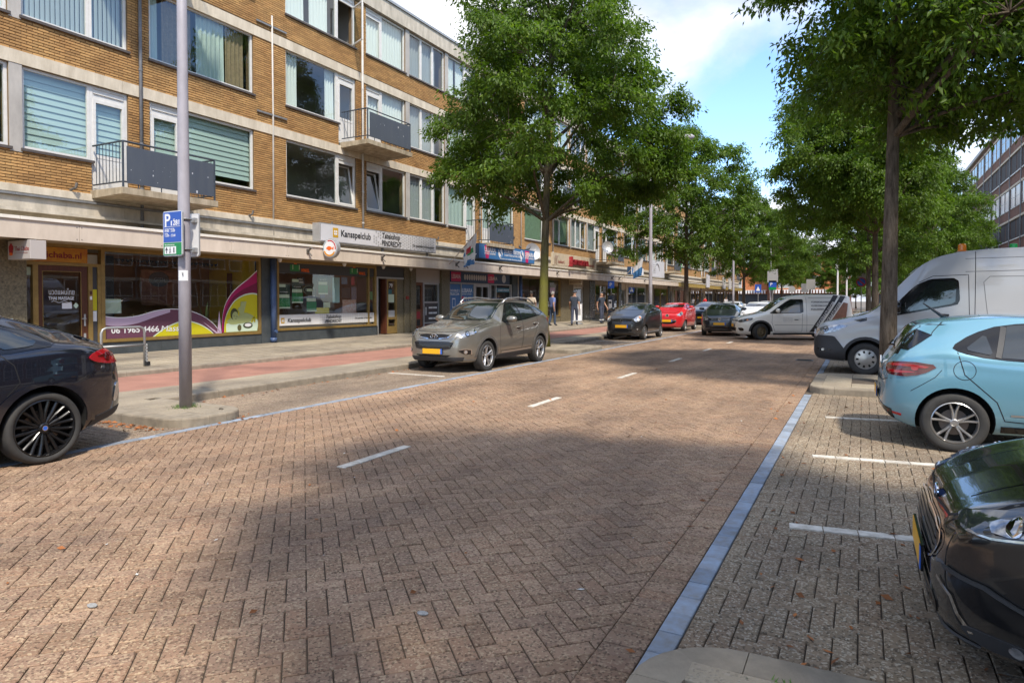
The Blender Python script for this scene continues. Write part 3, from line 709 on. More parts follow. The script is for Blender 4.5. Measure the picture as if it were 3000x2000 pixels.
# balconies
def balcony(y0, y1, zt, seed, panel=(0.0, 1.0)):
    xo = -14.60; th = 0.15; mb = MB()
    mb.prism([(FX-0.01, zt), (xo, zt), (xo, zt-th), (FX-0.01, zt-th*1.25)], 'y', y0, y1); sl = mb.build('balcony', m_slab, bld, bevel=0.008)
    r = 0.02; zr = zt+1.03; xi = xo-0.06
    def rail(name, pts, rad=r): MB().tube(pts, rad, 8).build(name, m_rail, sl)
    ya, yb = y0+0.06, y1-0.06
    rail('handrail', [(FX+0.02, ya, zr), (xi, ya, zr), (xi, yb, zr), (FX+0.02, yb, zr)], 0.022)
    rail('bottom_rail', [(FX+0.02, ya, zt+0.13), (xi, ya, zt+0.13), (xi, yb, zt+0.13), (FX+0.02, yb, zt+0.13)], 0.018)
    for (x, y) in ((xi, ya), (xi, yb)): rail('post', [(x, y, zt-0.02), (x, y, zr)], 0.024)
    n = 9
    for yy in (ya, yb):
        for i in range(1, n): x = FX+0.02+(xi-FX-0.02)*i/n; rail('bar', [(x, yy, zt+0.13), (x, yy, zr)], 0.008)
    pa, pb = ya+0.07+(yb-ya)*panel[0], ya+(yb-ya)*panel[1]-0.04
    if panel[0] > 0.05:
        i = ya+0.11
        while i < pa: rail('bar', [(xi, i, zt+0.13), (xi, i, zr)], 0.008); i += 0.11
    pn = MB().box(xi+0.02, xi+0.03, pa, pb, zt+0.10, zr-0.10).build('panel', m_bpan, sl)
    rr_ = random.Random(seed); ch = MB()
    for i in range(15):
        cy, cz = pa+(pb-pa)*rr_.random(), zt+0.15+0.7*rr_.random()**1.0; s_ = 0.004+0.024*rr_.random()**4
        ch.add([(xi+0.0312, cy+s_*(0.8+0.5*rr_.random())*math.cos(t), cz+s_*1.5*(0.7+0.6*rr_.random())*math.sin(t)) for t in [j*math.pi/4 for j in range(8)]], [tuple(range(8))])
    ch.build('paint_chip', m_chip, sl)
    for i in range(4): yy = pa+(pb-pa)*(i+0.5)/4; rail('bracket', [(xi, yy, zt-0.06), (xi, yy, zt+0.13)], 0.012)
    # drips: small downpipe under the slab
    return sl
for k in range(-1, 5):
    b = Y0+PER*k
    balcony(b+11.12, b+13.62, 4.115, 10+k, panel=(0.0, 1.0) if k != 1 else (0.45, 1.0))
    balcony(b+3.03, b+5.5, 6.95, 30+k, panel=(0.0, 1.0))
    if b+13.7 < 60: balcony(b+11.12, b+13.62, 9.74, 50+k)

# ledges, canopy and its panels
def run(name, x0, x1, z0, z1, m_, step=None, bev=0):
    y = BY0
    while y < BY1:
        yb = BY1 if step is None else min(y+step, BY1); MB().box(x0, x1, y+0.003, yb-0.003, z0, z1).build(name, m_, bld, bevel=bev); y = yb
run('ledge', FX-0.2, FX+0.06, 3.86, 4.03, m_conc, 5.48, 0.012)
run('gutter', FX-0.1, FX+0.12, 3.80, 3.845, m_gutter, 3.1)
run('beam', FX-0.2, FX+0.05, 3.53, 3.795, m_conc_g, 5.48)
run('ledge', FX-0.2, FX+0.16, 3.46, 3.525, m_conc_g, 5.48)
run('recess_wall', FX-0.3, FX-0.06, 3.14, 3.455, m_conc_g, None)
run('canopy_slab', FX-0.3, -14.83, 2.88, 3.135, m_conc_g, None)
run('canopy_edge', -14.95, -14.765, 3.196, 3.262, M('white_edge', (0.74,0.69,0.60), 0.6, var=0.15, vscale=3), 2.74, 0.006)
y = BY0; m_fy = M('canopy_panel_yellow', (0.36,0.25,0.06), 0.7, var=0.3, vscale=3, stretch=(1, 2, 0.3))
while y < BY1:
    ylw = y > 59.5; st = 1.94 if not ylw else 0.9; yb = min(y+st, BY1)
    MB().box(-14.86, -14.80, y+0.004, yb-0.004, 2.825 if not ylw else 2.80, 3.192).build('fascia_panel', m_fy if ylw else m_fasc, bld)
    for yy in (y+0.05, yb-0.05):
        if y < 30:
            for zz in (2.88, 3.13): MB().lathe([(0.012, 0), (0.009, 0.006)], 6, 'x', (-14.80, yy, zz)).build('rivet', m_sill, bld)
    y = yb
run('soffit', FX+0.002, -14.862, 2.845, 2.877, M('soffit_board', (0.44,0.36,0.26), 0.8, var=0.2, vscale=3), 2.4)
# downpipes and conduits
def pipe(name, pts, r, m_): return MB().tube(pts, r, 10).build(name, m_, bld, smooth=True)
for k in range(-1, 6):
    b = Y0+PER*k
    for yy, nm, mm in ((b+12.33, 'downpipe', m_pipe if k == -1 else m_pipe_w), (b+4.12, 'downpipe', m_pipe_w)):
        if BY0 < yy < BY1:
            pipe(nm, [(FX+0.06, yy, 12.05), (FX+0.06, yy, 3.15)], 0.04, mm)
            if yy < 40:
                for zz in (11.2, 9.0, 7.2, 5.4, 4.3): MB().lathe([(0.048, 0), (0.048, 0.05)], 10, 'z', (FX+0.06, yy, zz)).build('pipe_joint', mm, bld)
for yy in (14.58, 31.1, 47.4, 48.0):
    pipe('conduit', [(FX+0.035, yy, 10.1 if yy < 15 else 8.4), (FX+0.035, yy+0.02, 7.0), (FX+0.035, yy, 3.3)], 0.026, m_pipe_w)
for zz in (9.75, 7.12): MB().box(FX+0.02, FX+0.05, 14.0, 15.15, zz, zz+0.05).build('conduit_bracket', m_gutter, bld)
m_bkt = M('old_bracket', (0.14,0.125,0.11), 0.7, metal=0.4)
for (yy, zz) in ((8.75, 4.06), (13.65, 4.02), (16.9, 4.02), (23.2, 4.06), (30, 4.1)):
    MB().tube([(FX+0.02, yy, zz), (FX+0.16, yy+0.04, zz+0.05), (FX+0.17, yy+0.06, zz+0.16)], 0.03, 8).build('wall_bracket', m_bkt, bld)
for yy in (15.0, 18.5, 23.3, 24.0, 27.0, 33.5, 42.5, 44.0, 50.0):
    mb = MB(); mb.box(-14.80, -14.77, yy-0.05, yy+0.05, 2.98, 3.12); mb.tube([(-14.78, yy, 3.05), (-14.62, yy-0.03, 3.16)], 0.03, 8); mb.tube([(-14.78, yy, 3.05), (-14.66, yy+0.03, 2.92)], 0.02, 8)
    mb.build('flag_socket', m_bkt, bld)
# ------------------------------------------------------------------ shopfronts (parts of the building)
m_gold = M('gold_anodised', (0.34,0.225,0.075), 0.42, metal=0.45, var=0.25, vscale=7)
m_stone = M('mottled_stone', (0.20,0.165,0.10), 0.55, var=0.75, vscale=22, vcol=(0.055,0.045,0.028), bump=0.15, bscale=60)
m_marble = M('black_marble', (0.035,0.042,0.045), 0.22, var=0.6, vscale=3.5, vcol=(0.07,0.08,0.085))
m_alu = M('aluminium', (0.45,0.45,0.45), 0.45, metal=0.5, var=0.15, vscale=6)
m_wood = M('dark_red_wood', (0.10,0.032,0.016), 0.4, var=0.4, vscale=7, stretch=(4,4,0.4))
m_wood2 = M('red_brown_wood', (0.20,0.062,0.022), 0.45, var=0.4, vscale=7, stretch=(4,4,0.4))
m_bluep = M('blue_pipe', (0.055,0.095,0.20), 0.5, var=0.25, vscale=6)
m_lite = M('print_white', (0.72,0.71,0.70), 0.5); m_ink = M('print_black', (0.018,0.018,0.02), 0.5)
m_dkgrey = M('dark_panel', (0.045,0.045,0.05), 0.4); m_yel = M('shop_yellow', (0.68,0.46,0.03), 0.7, var=0.2, vscale=1.5)
m_green = M('print_green', (0.02,0.20,0.06), 0.5); m_orange = M('print_orange', (0.75,0.13,0.015), 0.5); m_blk = M('plain_black', (0.012,0.012,0.013), 0.5)
m_purp = M('print_purple', (0.125,0.045,0.075), 0.5); m_mag = M('print_magenta', (0.36,0.005,0.10), 0.5); m_lilac = M('print_lilac', (0.50,0.37,0.48), 0.5); m_lime = M('print_lime', (0.52,0.46,0.01), 0.5); m_pgreen = M('print_pale_green', (0.55,0.66,0.50), 0.5)
def flat(name, pts, x, m_, parent, t=0.003):
    """a flat print: polygon of (y,z) at x"""
    return MB().prism(pts, 'x', x-t, x).build(name, m_, parent)
def rect(y0, y1, z0, z1): return [(y0, z0), (y1, z0), (y1, z1), (y0, z1)]
def interior(y0, y1, depth, wallc, floorc, name='shop_interior', ceil=(0.62,0.6,0.55), z0=0.32):
    x0, x1 = FX-depth, FX-0.10; mb = MB(); z1 = 2.84
    mb.add([(x0,y0,z0),(x0,y1,z0),(x0,y1,z1),(x0,y0,z1)], [(0,1,2,3)])
    mb.add([(x0,y0,z0),(x1,y0,z0),(x1,y0,z1),(x0,y0,z1)], [(0,1,2,3)]); mb.add([(x0,y1,z0),(x1,y1,z0),(x1,y1,z1),(x0,y1,z1)], [(0,1,2,3)])
    mb.mi = 1; mb.add([(x0,y0,z0),(x1,y0,z0),(x1,y1,z0),(x0,y1,z0)], [(0,1,2,3)])
    mb.mi = 2; mb.add([(x0,y0,z1),(x1,y0,z1),(x1,y1,z1),(x0,y1,z1)], [(0,1,2,3)])
    return mb.build(name, [wallc, floorc, M('shop_ceiling', ceil, 0.8)], bld, fix=False)
m_floor = M('shop_floor', (0.26,0.20,0.15), 0.5)
def shop_window(y0, y1, z0, z1, m_f, fw=0.09, mull=(), trans=(), glass=None):
    mb = MB(); xa, xb = FX-0.10, FX+0.01
    mb.box(xa, xb, y0, y0+fw, z0, z1); mb.box(xa, xb, y1-fw, y1, z0, z1); mb.box(xa, xb+0.004, y0+fw, y1-fw, z0, z0+fw*0.9); mb.box(xa, xb, y0+fw, y1-fw, z1-fw*0.6, z1)
    mb.box(xb, xb+0.02, y0+0.02, y1-0.02, z0+0.01, z0+0.03)
    for m_ in mull: mb.box(xa+0.01, xb-0.005, m_-0.03, m_+0.03, z0+fw*0.9, z1-fw*0.6)
    for t in trans: mb.box(xa+0.012, xb-0.008, y0+fw, y1-fw, t-0.025, t+0.025)
    w = mb.build('shop_window', m_f, bld)
    ys = [y0+fw]+[m_ for m_ in mull]+[y1-fw]
    for a, b in zip(ys[:-1], ys[1:]): MB().add([(FX-0.045, a, z0+0.05), (FX-0.045, b, z0+0.05), (FX-0.045, b, z1-0.04), (FX-0.045, a, z1-0.04)], [(0,1,2,3)]).build('pane', glass or m_glass_s, w)
    return w
def base(y0, y1, z1, m_, z0=0.28, step=1.5):
    y = y0
    while y < y1-0.01:
        yb = min(y+step, y1); MB().box(FX-0.2, FX+0.0, y+0.002, yb-0.002, z0, z1-0.002).build('plinth_slab', m_, bld); y = yb
def pillar(y0, y1, m_, proud=0.06, z1=2.843): return MB().box(FX-0.25, FX+proud, y0, y1, 0.28, z1).build('pillar', m_, bld, bevel=0.004)
def lintel(y0, y1, z0, m_=None): return MB().box(FX-0.12, FX-0.003, y0, y1, z0, 2.843).build('lintel', m_ or m_conc_g, bld)

# --- massage shop
pillar(4.6, 7.0, m_conc_g, 0.0); pillar(7.12, 7.80, m_stone, 0.10)
MB().box(FX-0.1, FX+0.0, 7.80, 9.42, 2.36, 2.43).build('door_head', m_gold, bld)
for (a, b) in ((7.975, 8.07), (9.13, 9.225), (9.34, 9.418)): MB().box(FX-0.1, FX+0.004, a, b, 0.3, 2.36).build('door_post', m_gold, bld)
lintel(7.8, 9.42, 2.765, m_gold)
sw = shop_window(7.80, 7.974, 0.45, 2.358, m_gold, fw=0.012)
flat('sticker', rect(7.83, 7.95, 2.13, 2.3), FX-0.05, m_pgreen, sw)
d = MB(); d.box(FX-0.09, FX-0.03, 8.072, 8.17, 0.36, 2.355); d.box(FX-0.09, FX-0.03, 8.98, 9.128, 0.36, 2.355); d.box(FX-0.09, FX-0.03, 8.17, 8.98, 0.36, 0.55); d.box(FX-0.09, FX-0.03, 8.17, 8.98, 2.23, 2.355)
door = d.build('door', m_wood, bld)
MB().add([(FX-0.06, 8.17, 0.55), (FX-0.06, 8.98, 0.55), (FX-0.06, 8.98, 2.23), (FX-0.06, 8.17, 2.23)], [(0,1,2,3)]).build('pane', m_glass_s, door)
t_ = MB(); [t_.box(FX-0.032, FX-0.024, *q) for q in ((8.165, 8.178, 0.55, 2.235), (8.972, 8.985, 0.55, 2.235), (8.178, 8.972, 2.223, 2.235))]; t_.build('trim', m_gold, door)
hd = MB(); hd.box(FX-0.03, FX-0.018, 9.035, 9.075, 1.0, 1.27); hd.tube([(FX-0.02, 9.055, 1.17), (FX+0.03, 9.055, 1.17), (FX+0.03, 8.96, 1.17)], 0.01, 8); hd.build('handle', m_alu, door)
MB().box(FX-0.03, FX-0.015, 9.03, 9.075, 0.72, 0.83).build('lock', m_alu, door)
text('lettering', 'นวดแผนไทย', 0.17, m_lite, (FX-0.052, 8.30, 1.715), (0,1,0), (0,0,1), door, width=0.54)
text('lettering', 'THAI MASSAGE', 0.105, m_lite, (FX-0.052, 8.30, 1.60), (0,1,0), (0,0,1), door, width=0.54, bold=0.002)
MB().tube([(FX-0.05, 8.36+0.42*i/20, 1.555+0.018*math.sin(i*math.pi/5)) for i in range(21)], 0.006, 5).build('flourish', m_lite, door)
flat('notice', rect(8.58, 8.79, 1.40, 1.53), FX-0.052, m_lite, door); flat('sticker', [(8.82,1.47),(8.88,1.40),(8.94,1.47),(8.88,1.54)], FX-0.052, m_pgreen, door)
MB().box(FX+0.004, FX+0.02, 9.155, 9.2, 1.6, 1.68).build('bell', m_lite, bld); MB().box(FX+0.004, FX+0.016, 9.155, 9.205, 1.72, 1.80).build('bell', m_wood, bld)
flat('notice', rect(9.235, 9.33, 1.35, 1.84), FX-0.02, m_lime, bld); flat('notice', rect(9.24, 9.325, 1.1, 1.34), FX-0.02, m_lite, bld); MB().box(FX-0.1, FX-0.024, 9.226, 9.339, 0.3, 2.36).build('side_panel', m_dkgrey, bld)
interior(7.6, 14.15, 2.6, m_yel, m_floor)
win1 = shop_window(9.42, 14.12, 0.588, 2.79, m_gold)
base(9.42, 14.12, 0.588, m_marble)
lintel(9.42, 14.12, 2.79, m_gold)
gx = FX-0.036
# window film: purple wave, lime hill and the round picture
def wave(pts, n=10):
    """smooth curve through points"""
    P = np.array(pts, float); out = []
    for i in range(len(P)-1):
        p0, p1, p2, p3 = P[max(i-1, 0)], P[i], P[i+1], P[min(i+2, len(P)-1)]
        for k in range(n):
            t = k/n; out.append(tuple(0.5*((2*p1)+(-p0+p2)*t+(2*p0-5*p1+4*p2-p3)*t*t+(-p0+3*p1-3*p2+p3)*t**3)))
    out.append(tuple(P[-1])); return out
top = wave([(9.51,1.22),(9.85,1.18),(10.3,1.21),(10.8,1.33),(11.2,1.37),(11.7,1.33),(12.15,1.18),(12.5,0.95),(12.72,0.70)])
low = [(12.72, 0.672), (9.51, 0.672)]
def curtain_poly(c, off): return [(a, b-off) for a, b in c]
def ribbon(name, up, lo, x, m_, par):
    n = len(up); mb = MB(); V = [(x, *p) for p in up]+[(x, *p) for p in lo]+[(x-0.002, *p) for p in up]+[(x-0.002, *p) for p in lo]
    mb.add(V, [(i, i+1, n+i+1, n+i) for i in range(n-1)]+[(2*n+i, 3*n+i, 3*n+i+1, 2*n+i+1) for i in range(n-1)]); return mb.build(name, m_, par)
ribbon('film', top, [(a, max(0.672, b-0.02)) for a, b in top], gx+0.004, m_lite, win1)
ribbon('film', [(a, b-0.02) for a, b in top], [(a, 0.672) for a, b in top], gx, m_purp, win1)
lil = wave([(9.51,1.20),(9.85,1.16),(10.3,1.19),(10.8,1.31),(11.2,1.35)]); lil2 = wave([(9.51,1.0),(9.85,0.97),(10.3,1.02),(10.8,1.17),(11.2,1.28)])
ribbon('film', lil, lil2, gx+0.004, m_lilac, win1)
hill = wave([(10.72,0.675),(11.0,0.86),(11.4,1.02),(11.7,1.05),(12.05,0.96),(12.35,0.80),(12.5,0.675)])
ribbon('film', hill, [(a, 0.672) for a, b in hill], gx+0.004, m_pgreen, win1)
ribbon('film', [(a, b-0.03) for a, b in hill], [(a, 0.672) for a, b in hill], gx+0.008, m_lime, win1)
text('lettering', '06 1965 4466', 0.20, m_lite, (gx+0.008, 9.66, 0.80), (0,1,0), (0,0,1), win1, width=1.22, bold=0.004)
text('lettering', 'Massage', 0.22, m_lite, (gx+0.014, 10.92, 0.79), (0,1,0), (0,0,1), win1, width=0.86, shear=0.15)
flat('film', [(12.62,0.672),(12.76,0.672),(12.685,1.30)], gx+0.004, m_lilac, win1); flat('film', [(12.15,1.02),(12.66,0.672),(12.58,0.672)], gx+0.006, m_lilac, win1)
big = wave([(12.78,0.68),(12.79,1.05),(12.88,1.42),(13.1,1.75),(13.4,2.0),(13.7,2.2),(14.01,2.44)]); bigl = wave([(12.84,0.68),(12.87,1.02),(12.98,1.3),(13.2,1.58),(13.5,1.74),(13.8,1.80),(14.01,1.78)])
ribbon('film', [(a, b+0.03) for a, b in big], big, gx, m_lite, win1)
ribbon('film', big, bigl, gx, m_mag, win1)
mid = [((a[0]+b[0])/2, (a[1]+b[1])/2) for a, b in zip(big, bigl)]
ribbon('film', mid, bigl, gx+0.003, M('print_wine', (0.16,0.004,0.045), 0.5), win1)
ribbon('film', [(a, b) for a, b in bigl], [(a, max(0.68, b-0.04)) for a, b in bigl], gx+0.003, m_pgreen, win1)
ribbon('film', [(a, b-0.04) for a, b in bigl], [(a, 0.68) for a, b in bigl], gx, m_lime, win1)
# pale picture on the lime ground: towel, reclining figure, bowl, flowers
m_skinp = M('print_skin', (0.36,0.40,0.16), 0.5); m_hairp = M('print_hair', (0.05,0.055,0.02), 0.5)
flat('film', wave([(12.92,0.69),(12.94,0.93),(13.2,0.90),(13.6,0.98),(14.0,1.02),(14.0,0.69)]), gx+0.003, m_pgreen, win1)
flat('film', wave([(12.93,0.98),(13.05,1.08),(13.25,1.10),(13.5,1.22),(13.75,1.18),(13.95,1.05),(13.8,0.97),(13.4,0.92),(13.1,0.9),(12.93,0.98)]), gx+0.006, m_skinp, win1)
flat('film', circle(13.19, 1.19, 0.13, 18, 0.17), gx+0.008, m_hairp, win1); flat('film', circle(13.22, 1.13, 0.105, 18, 0.135), gx+0.010, m_skinp, win1)
for (a, b) in ((13.18, 1.14), (13.27, 1.12)): flat('film', circle(a, b, 0.02, 8, 0.008), gx+0.013, m_hairp, win1)
flat('film', circle(13.24, 1.06, 0.025, 8, 0.008), gx+0.013, m_hairp, win1)
flat('film', [(13.35,1.15),(13.5,1.16),(13.62,1.55),(13.42,1.55)], gx+0.008, m_skinp, win1); flat('film', [(13.3,1.32),(13.36,1.4),(13.48,1.24),(13.42,1.18)], gx+0.010, m_skinp, win1)
flat('film', circle(13.66, 0.86, 0.17, 20, 0.085), gx+0.010, m_hairp, win1); flat('film', circle(13.66, 0.87, 0.12, 18, 0.05), gx+0.013, m_lite, win1)
flat('film', circle(13.36, 0.80, 0.07, 14, 0.09), gx+0.010, M('print_pot', (0.10,0.09,0.03), 0.5), win1)
for i in range(7): flat('film', circle(13.85+0.05*math.cos(i*1.1), 1.02+0.06*math.sin(i*1.7), 0.03, 8, 0.035), gx+0.013, m_lime, win1)
# things just behind the glass
flat('menu_card', rect(9.52, 10.02, 1.27, 1.62), FX-0.2, m_pgreen, win1)
flat('open_board', circle(11.12, 2.13, 0.28, 28, 0.20), FX-0.35, m_blk, win1); text('lettering', 'OPEN', 0.13, M('neon_off', (0.08,0.10,0.12), 0.4), (FX-0.345, 10.98, 2.08), (0,1,0), (0,0,1), win1, width=0.29)
flat('picture', rect(11.45, 12.6, 1.45, 2.42), FX-1.6, M('picture_red', (0.13,0.035,0.022), 0.6, var=0.8, vscale=6, vcol=(0.30,0.16,0.09)), win1)
flat('picture', rect(13.9, 14.1, 1.5, 2.4), FX-1.2, m_wood, win1)
mb = MB(); yy = 10.0
while yy < 13.0: mb.prism([(yy, 2.62), (yy+0.13, 2.62), (yy+0.065, 2.54)], 'x', FX-0.62, FX-0.6); yy += 0.13
mb.build('pelmet', m_blk, win1)
MB().box(FX-1.0, FX-0.95, 9.55, 9.9, 0.35, 2.7).build('curtain', m_cur_w, win1); MB().box(FX-0.9, FX-0.85, 9.93, 10.25, 0.35, 2.7).build('curtain', m_blk, win1)
MB().box(FX-0.75, FX-0.12, 9.55, 14.0, 0.45, 0.66).build('display_shelf', m_wood, win1)
def blades(name, cx, cy, z0, n, h, sp, m_, par, seed):
    r_ = random.Random(seed); mb = MB()
    for i in range(n):
        a = r_.random()*6.28; hh = h*(0.6+0.4*r_.random()); dx_, dy_ = sp*math.cos(a)*r_.random(), sp*math.sin(a)*r_.random(); w_ = 0.025
        P = [(cx+dx_*t*t, cy+dy_*t*t, z0+hh*t) for t in (0, 0.4, 0.8, 1)]; ws = (w_*0.7, w_, w_*0.6, 0.002)
        V = []
        for (p, w2) in zip(P, ws): V += [(p[0]-w2*math.sin(a), p[1]+w2*math.cos(a), p[2]), (p[0]+w2*math.sin(a), p[1]-w2*math.cos(a), p[2])]
        mb.add(V, [(2*j, 2*j+1, 2*j+3, 2*j+2) for j in range(3)])
    return mb.build(name, m_, par, fix=False)
m_leafy = M('house_plant', (0.16,0.22,0.05), 0.5)
blades('plant_leaves', FX-0.3, 12.45, 0.70, 9, 0.95, 0.3, m_leafy, win1, 3)
mb = MB(); mb.lathe([(0.10, 0), (0.14, 0.08), (0.12, 0.2), (0.085, 0.3), (0.10, 0.36), (0.06, 0.46), (0.02, 0.6)], 14, 'z', (FX-0.35, 10.75, 0.70)); mb.lathe([(0.08, 0), (0.1, 0.1), (0.05, 0.3), (0.015, 0.55)], 12, 'z', (FX-0.4, 10.45, 0.70)); mb.build('figurine', m_gold, win1, smooth=True)
pillar(14.12, 14.72, m_marble, 0.03)
bp = MB().tube([(FX+0.10, 14.50, 2.84), (FX+0.10, 14.50, 0.33)], 0.085, 16).build('downpipe', m_bluep, bld, smooth=True)
MB().lathe([(0.10, 0), (0.10, 0.12)], 16, 'z', (FX+0.10, 14.5, 0.34)).build('pipe_foot', m_bluep, bp, smooth=True); MB().lathe([(0.05, 0), (0.05, 0.05)], 12, 'x', (FX+0.18, 14.5, 0.65)).build('pipe_cap', m_bluep, bp)

# --- tobacco shop
interior(14.74, 21.05, 2.5, M('tab_wall', (0.2,0.14,0.1), 0.8), m_floor)
win2 = shop_window(14.72, 19.44, 0.645, 2.80, m_gold, mull=(19.02,))
base(14.72, 19.5, 0.645, m_marble); lintel(14.72, 19.44, 2.80, m_gold)
flat('top_panel', rect(14.82, 19.34, 2.43, 2.76), gx, m_dkgrey, win2)
flat('band', rect(14.82, 19.34, 0.80, 1.135), gx, m_lite, win2)
m_clov = M('clover_grey', (0.52,0.51,0.50), 0.5); m_clov2 = M('clover_dark', (0.30,0.295,0.29), 0.5); m_clg = M('clover_gold', (0.55,0.31,0.03), 0.4)
def clover(mb, cy, cz, r, x, t=0.002):
    for (a, b) in ((-1, 1), (1, 1), (-1, -1), (1, -1)): mb.prism(circle(cy+a*r*0.52, cz+b*r*0.5, r*0.46, 7), 'x', x-t, x)
mb = MB(); r_ = random.Random(5)
for i in range(30):
    for j in range(4): clover(mb, 16.6+i*0.092, 0.85+j*0.082, 0.026, gx+0.003)
mb.build('clover_pattern', m_clov, win2)
def logo(par, y, z, s, x):
    flat('emblem', [(y, z), (y+s*0.8, z), (y+s*0.8, z+s), (y, z+s)], x+0.002, m_clg, par); mb = MB(); clover(mb, y+s*0.4, z+s*0.5, s*0.26, x+0.006); mb.box(x+0.003, x+0.006, y+s*0.38, y+s*0.42, z+s*0.2, z+s*0.5); mb.build('emblem', m_lite, par)
logo(win2, 14.92, 0.87, 0.17, gx+0.002)
text('lettering', 'Kansspelclub', 0.17, m_ink, (gx+0.008, 15.17, 0.90), (0,1,0), (0,0,1), win2, width=1.0, shear=0.12, bold=0.003)
text('lettering', 'Tabakshop', 0.15, m_ink, (gx+0.008, 16.85, 0.985), (0,1,0), (0,0,1), win2, width=0.72, shear=0.2, bold=0.002)
text('lettering', 'PENDRECHT', 0.15, m_ink, (gx+0.008, 16.82, 0.835), (0,1,0), (0,0,1), win2, width=0.80, shear=0.2, bold=0.003)
text('lettering', 'De specialist in Kansspelen', 0.085, m_ink, (gx+0.008, 18.3, 0.93), (0,1,0), (0,0,1), win2, width=0.92, shear=0.2)
for yy in (15.40, 18.15):
    flat('film', rect(yy-0.1, yy+0.30, 2.50, 2.70), gx+0.003, m_green, win2)
    for q in (yy, yy+0.27): flat('film', rect(q, q+0.022, 2.55, 2.70), gx+0.006, m_pgreen, win2)
    text('lettering', 'WINKEL', 0.14, m_orange, (gx+0.006, yy+0.36, 2.49), (0,1,0), (0,0,1), win2, width=0.36, bold=0.004); flat('film', rect(yy+0.06, yy+0.18, 2.72, 2.755), gx+0.006, m_orange, win2)
m_pdk = M('poster_dark_green', (0.03,0.055,0.035), 0.6, var=0.5, vscale=9)
def poster(y, z, w_, h_):
    flat('poster', rect(y, y+w_, z, z+h_), gx-0.03, m_pdk, win2); flat('poster', rect(y, y+w_, z, z+h_*0.42), gx-0.026, m_green, win2)
    flat('poster', rect(y, y+w_*0.92, z+h_*0.44, z+h_*0.58), gx-0.022, m_pgreen, win2); flat('poster', rect(y, y+w_*0.6, z+h_*0.88, z+h_), gx-0.022, m_pgreen, win2); flat('poster', rect(y, y+w_, z, z+h_*0.06), gx-0.022, m_pgreen, win2)
    text('lettering', 'MULTI VOORDEEL', h_*0.06, m_lite, (gx-0.02, y+0.05, z+h_*0.66), (0,1,0), (0,0,1), win2, width=w_*0.7)
for q in ((14.85, 1.33, 0.47, 0.75), (15.40, 1.50, 0.46, 0.75), (16.02, 1.22, 0.44, 0.74), (16.55, 1.78, 0.44, 0.72)): poster(*q)
for (a, b, c, e, m_) in ((15.62, 15.95, 2.06, 2.32, m_blk), (17.22, 17.56, 1.5, 2.36, M('poster_sky', (0.25,0.50,0.52), 0.5)), (17.24, 17.42, 1.9, 2.3, M('poster_blue', (0.03,0.14,0.28), 0.5)), (16.62, 16.85, 1.66, 1.88, M('poster_navy', (0.03,0.05,0.12), 0.5)), (17.66, 18.1, 1.66, 2.02, m_blk),
        (16.78, 17.1, 1.32, 1.52, m_pgreen), (16.4, 17.05, 1.14, 1.34, m_lime), (18.15, 18.32, 2.12, 2.4, M('poster_red', (0.35,0.02,0.03), 0.5)), (17.66, 17.95, 2.14, 2.38, M('poster_bl2', (0.08,0.16,0.26), 0.5)), (17.7, 18.4, 1.14, 1.6, M('candy_shelf', (0.28,0.10,0.07), 0.6, var=0.95, vscale=14, vcol=(0.45,0.42,0.36))), (18.16, 18.42, 1.6, 2.05, M('rack', (0.16,0.14,0.16), 0.6, var=0.9, vscale=18, vcol=(0.05,0.06,0.10))), (19.06, 19.3, 1.6, 1.9, m_green)):
    flat('poster', rect(a, b, c, e), gx-0.03-0.004*(a % 0.3), m_, win2)
flat('neon_sign', circle(16.15, 1.92, 0.25, 24, 0.13), gx-0.06, M('neon_pale', (0.25,0.30,0.22), 0.4), win2); flat('neon_sign', circle(16.15, 1.92, 0.225, 24, 0.11), gx-0.055, m_blk, win2); text('lettering', 'OPEN', 0.14, m_pgreen, (gx-0.052, 15.99, 1.87), (0,1,0), (0,0,1), win2, width=0.34)
text('lettering', 'MELK\nDRINK', 0.09, m_lite, (gx-0.02, 15.68, 2.22), (0,1,0), (0,0,1), win2, width=0.2)
MB().box(FX-0.6, FX-0.12, 14.85, 19.3, 0.5, 0.82).build('display_shelf', m_lite, win2)
for yy in (14.74, 17.6, 19.7, 21.4): MB().lathe([(0.07, 0), (0.06, -0.06), (0.03, -0.11)], 10, 'z', (FX+0.12, yy, 2.845)).build('camera_dome', m_lite, bld)
# entrance: head panel, open wooden door edge, sidelight leaf with the number
MB().box(FX-0.1, FX-0.01, 19.44, 21.10, 2.45, 2.84).build('lintel', m_dkgrey, bld); MB().box(FX-0.08, FX+0.0, 19.45, 19.55, 0.3, 2.45).build('door_post', m_alu, bld)
MB().box(FX-0.1, FX+0.005, 19.55, 21.09, 2.39, 2.448).build('door_head', m_alu, bld)
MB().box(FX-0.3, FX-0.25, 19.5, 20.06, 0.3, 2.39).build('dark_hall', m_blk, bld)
d = MB(); d.box(FX-0.25, FX-0.0, 19.98, 20.05, 0.33, 2.385); d.build('door', m_wood, bld)
sl_ = MB(); [sl_.box(FX-0.09, FX-0.02, *q) for q in ((20.06, 20.16, 0.33, 2.385), (20.60, 20.69, 0.33, 2.385), (20.16, 20.60, 0.33, 0.6), (20.16, 20.60, 2.3, 2.385), (20.16, 20.6, 0.86, 0.95))]
sl_ = sl_.build('sidelight', m_gold, bld); MB().add([(FX-0.055, 20.16, 0.5), (FX-0.055, 20.6, 0.5), (FX-0.055, 20.6, 2.35), (FX-0.055, 20.16, 2.35)], [(0,1,2,3)]).build('pane', m_glass_s, sl_)
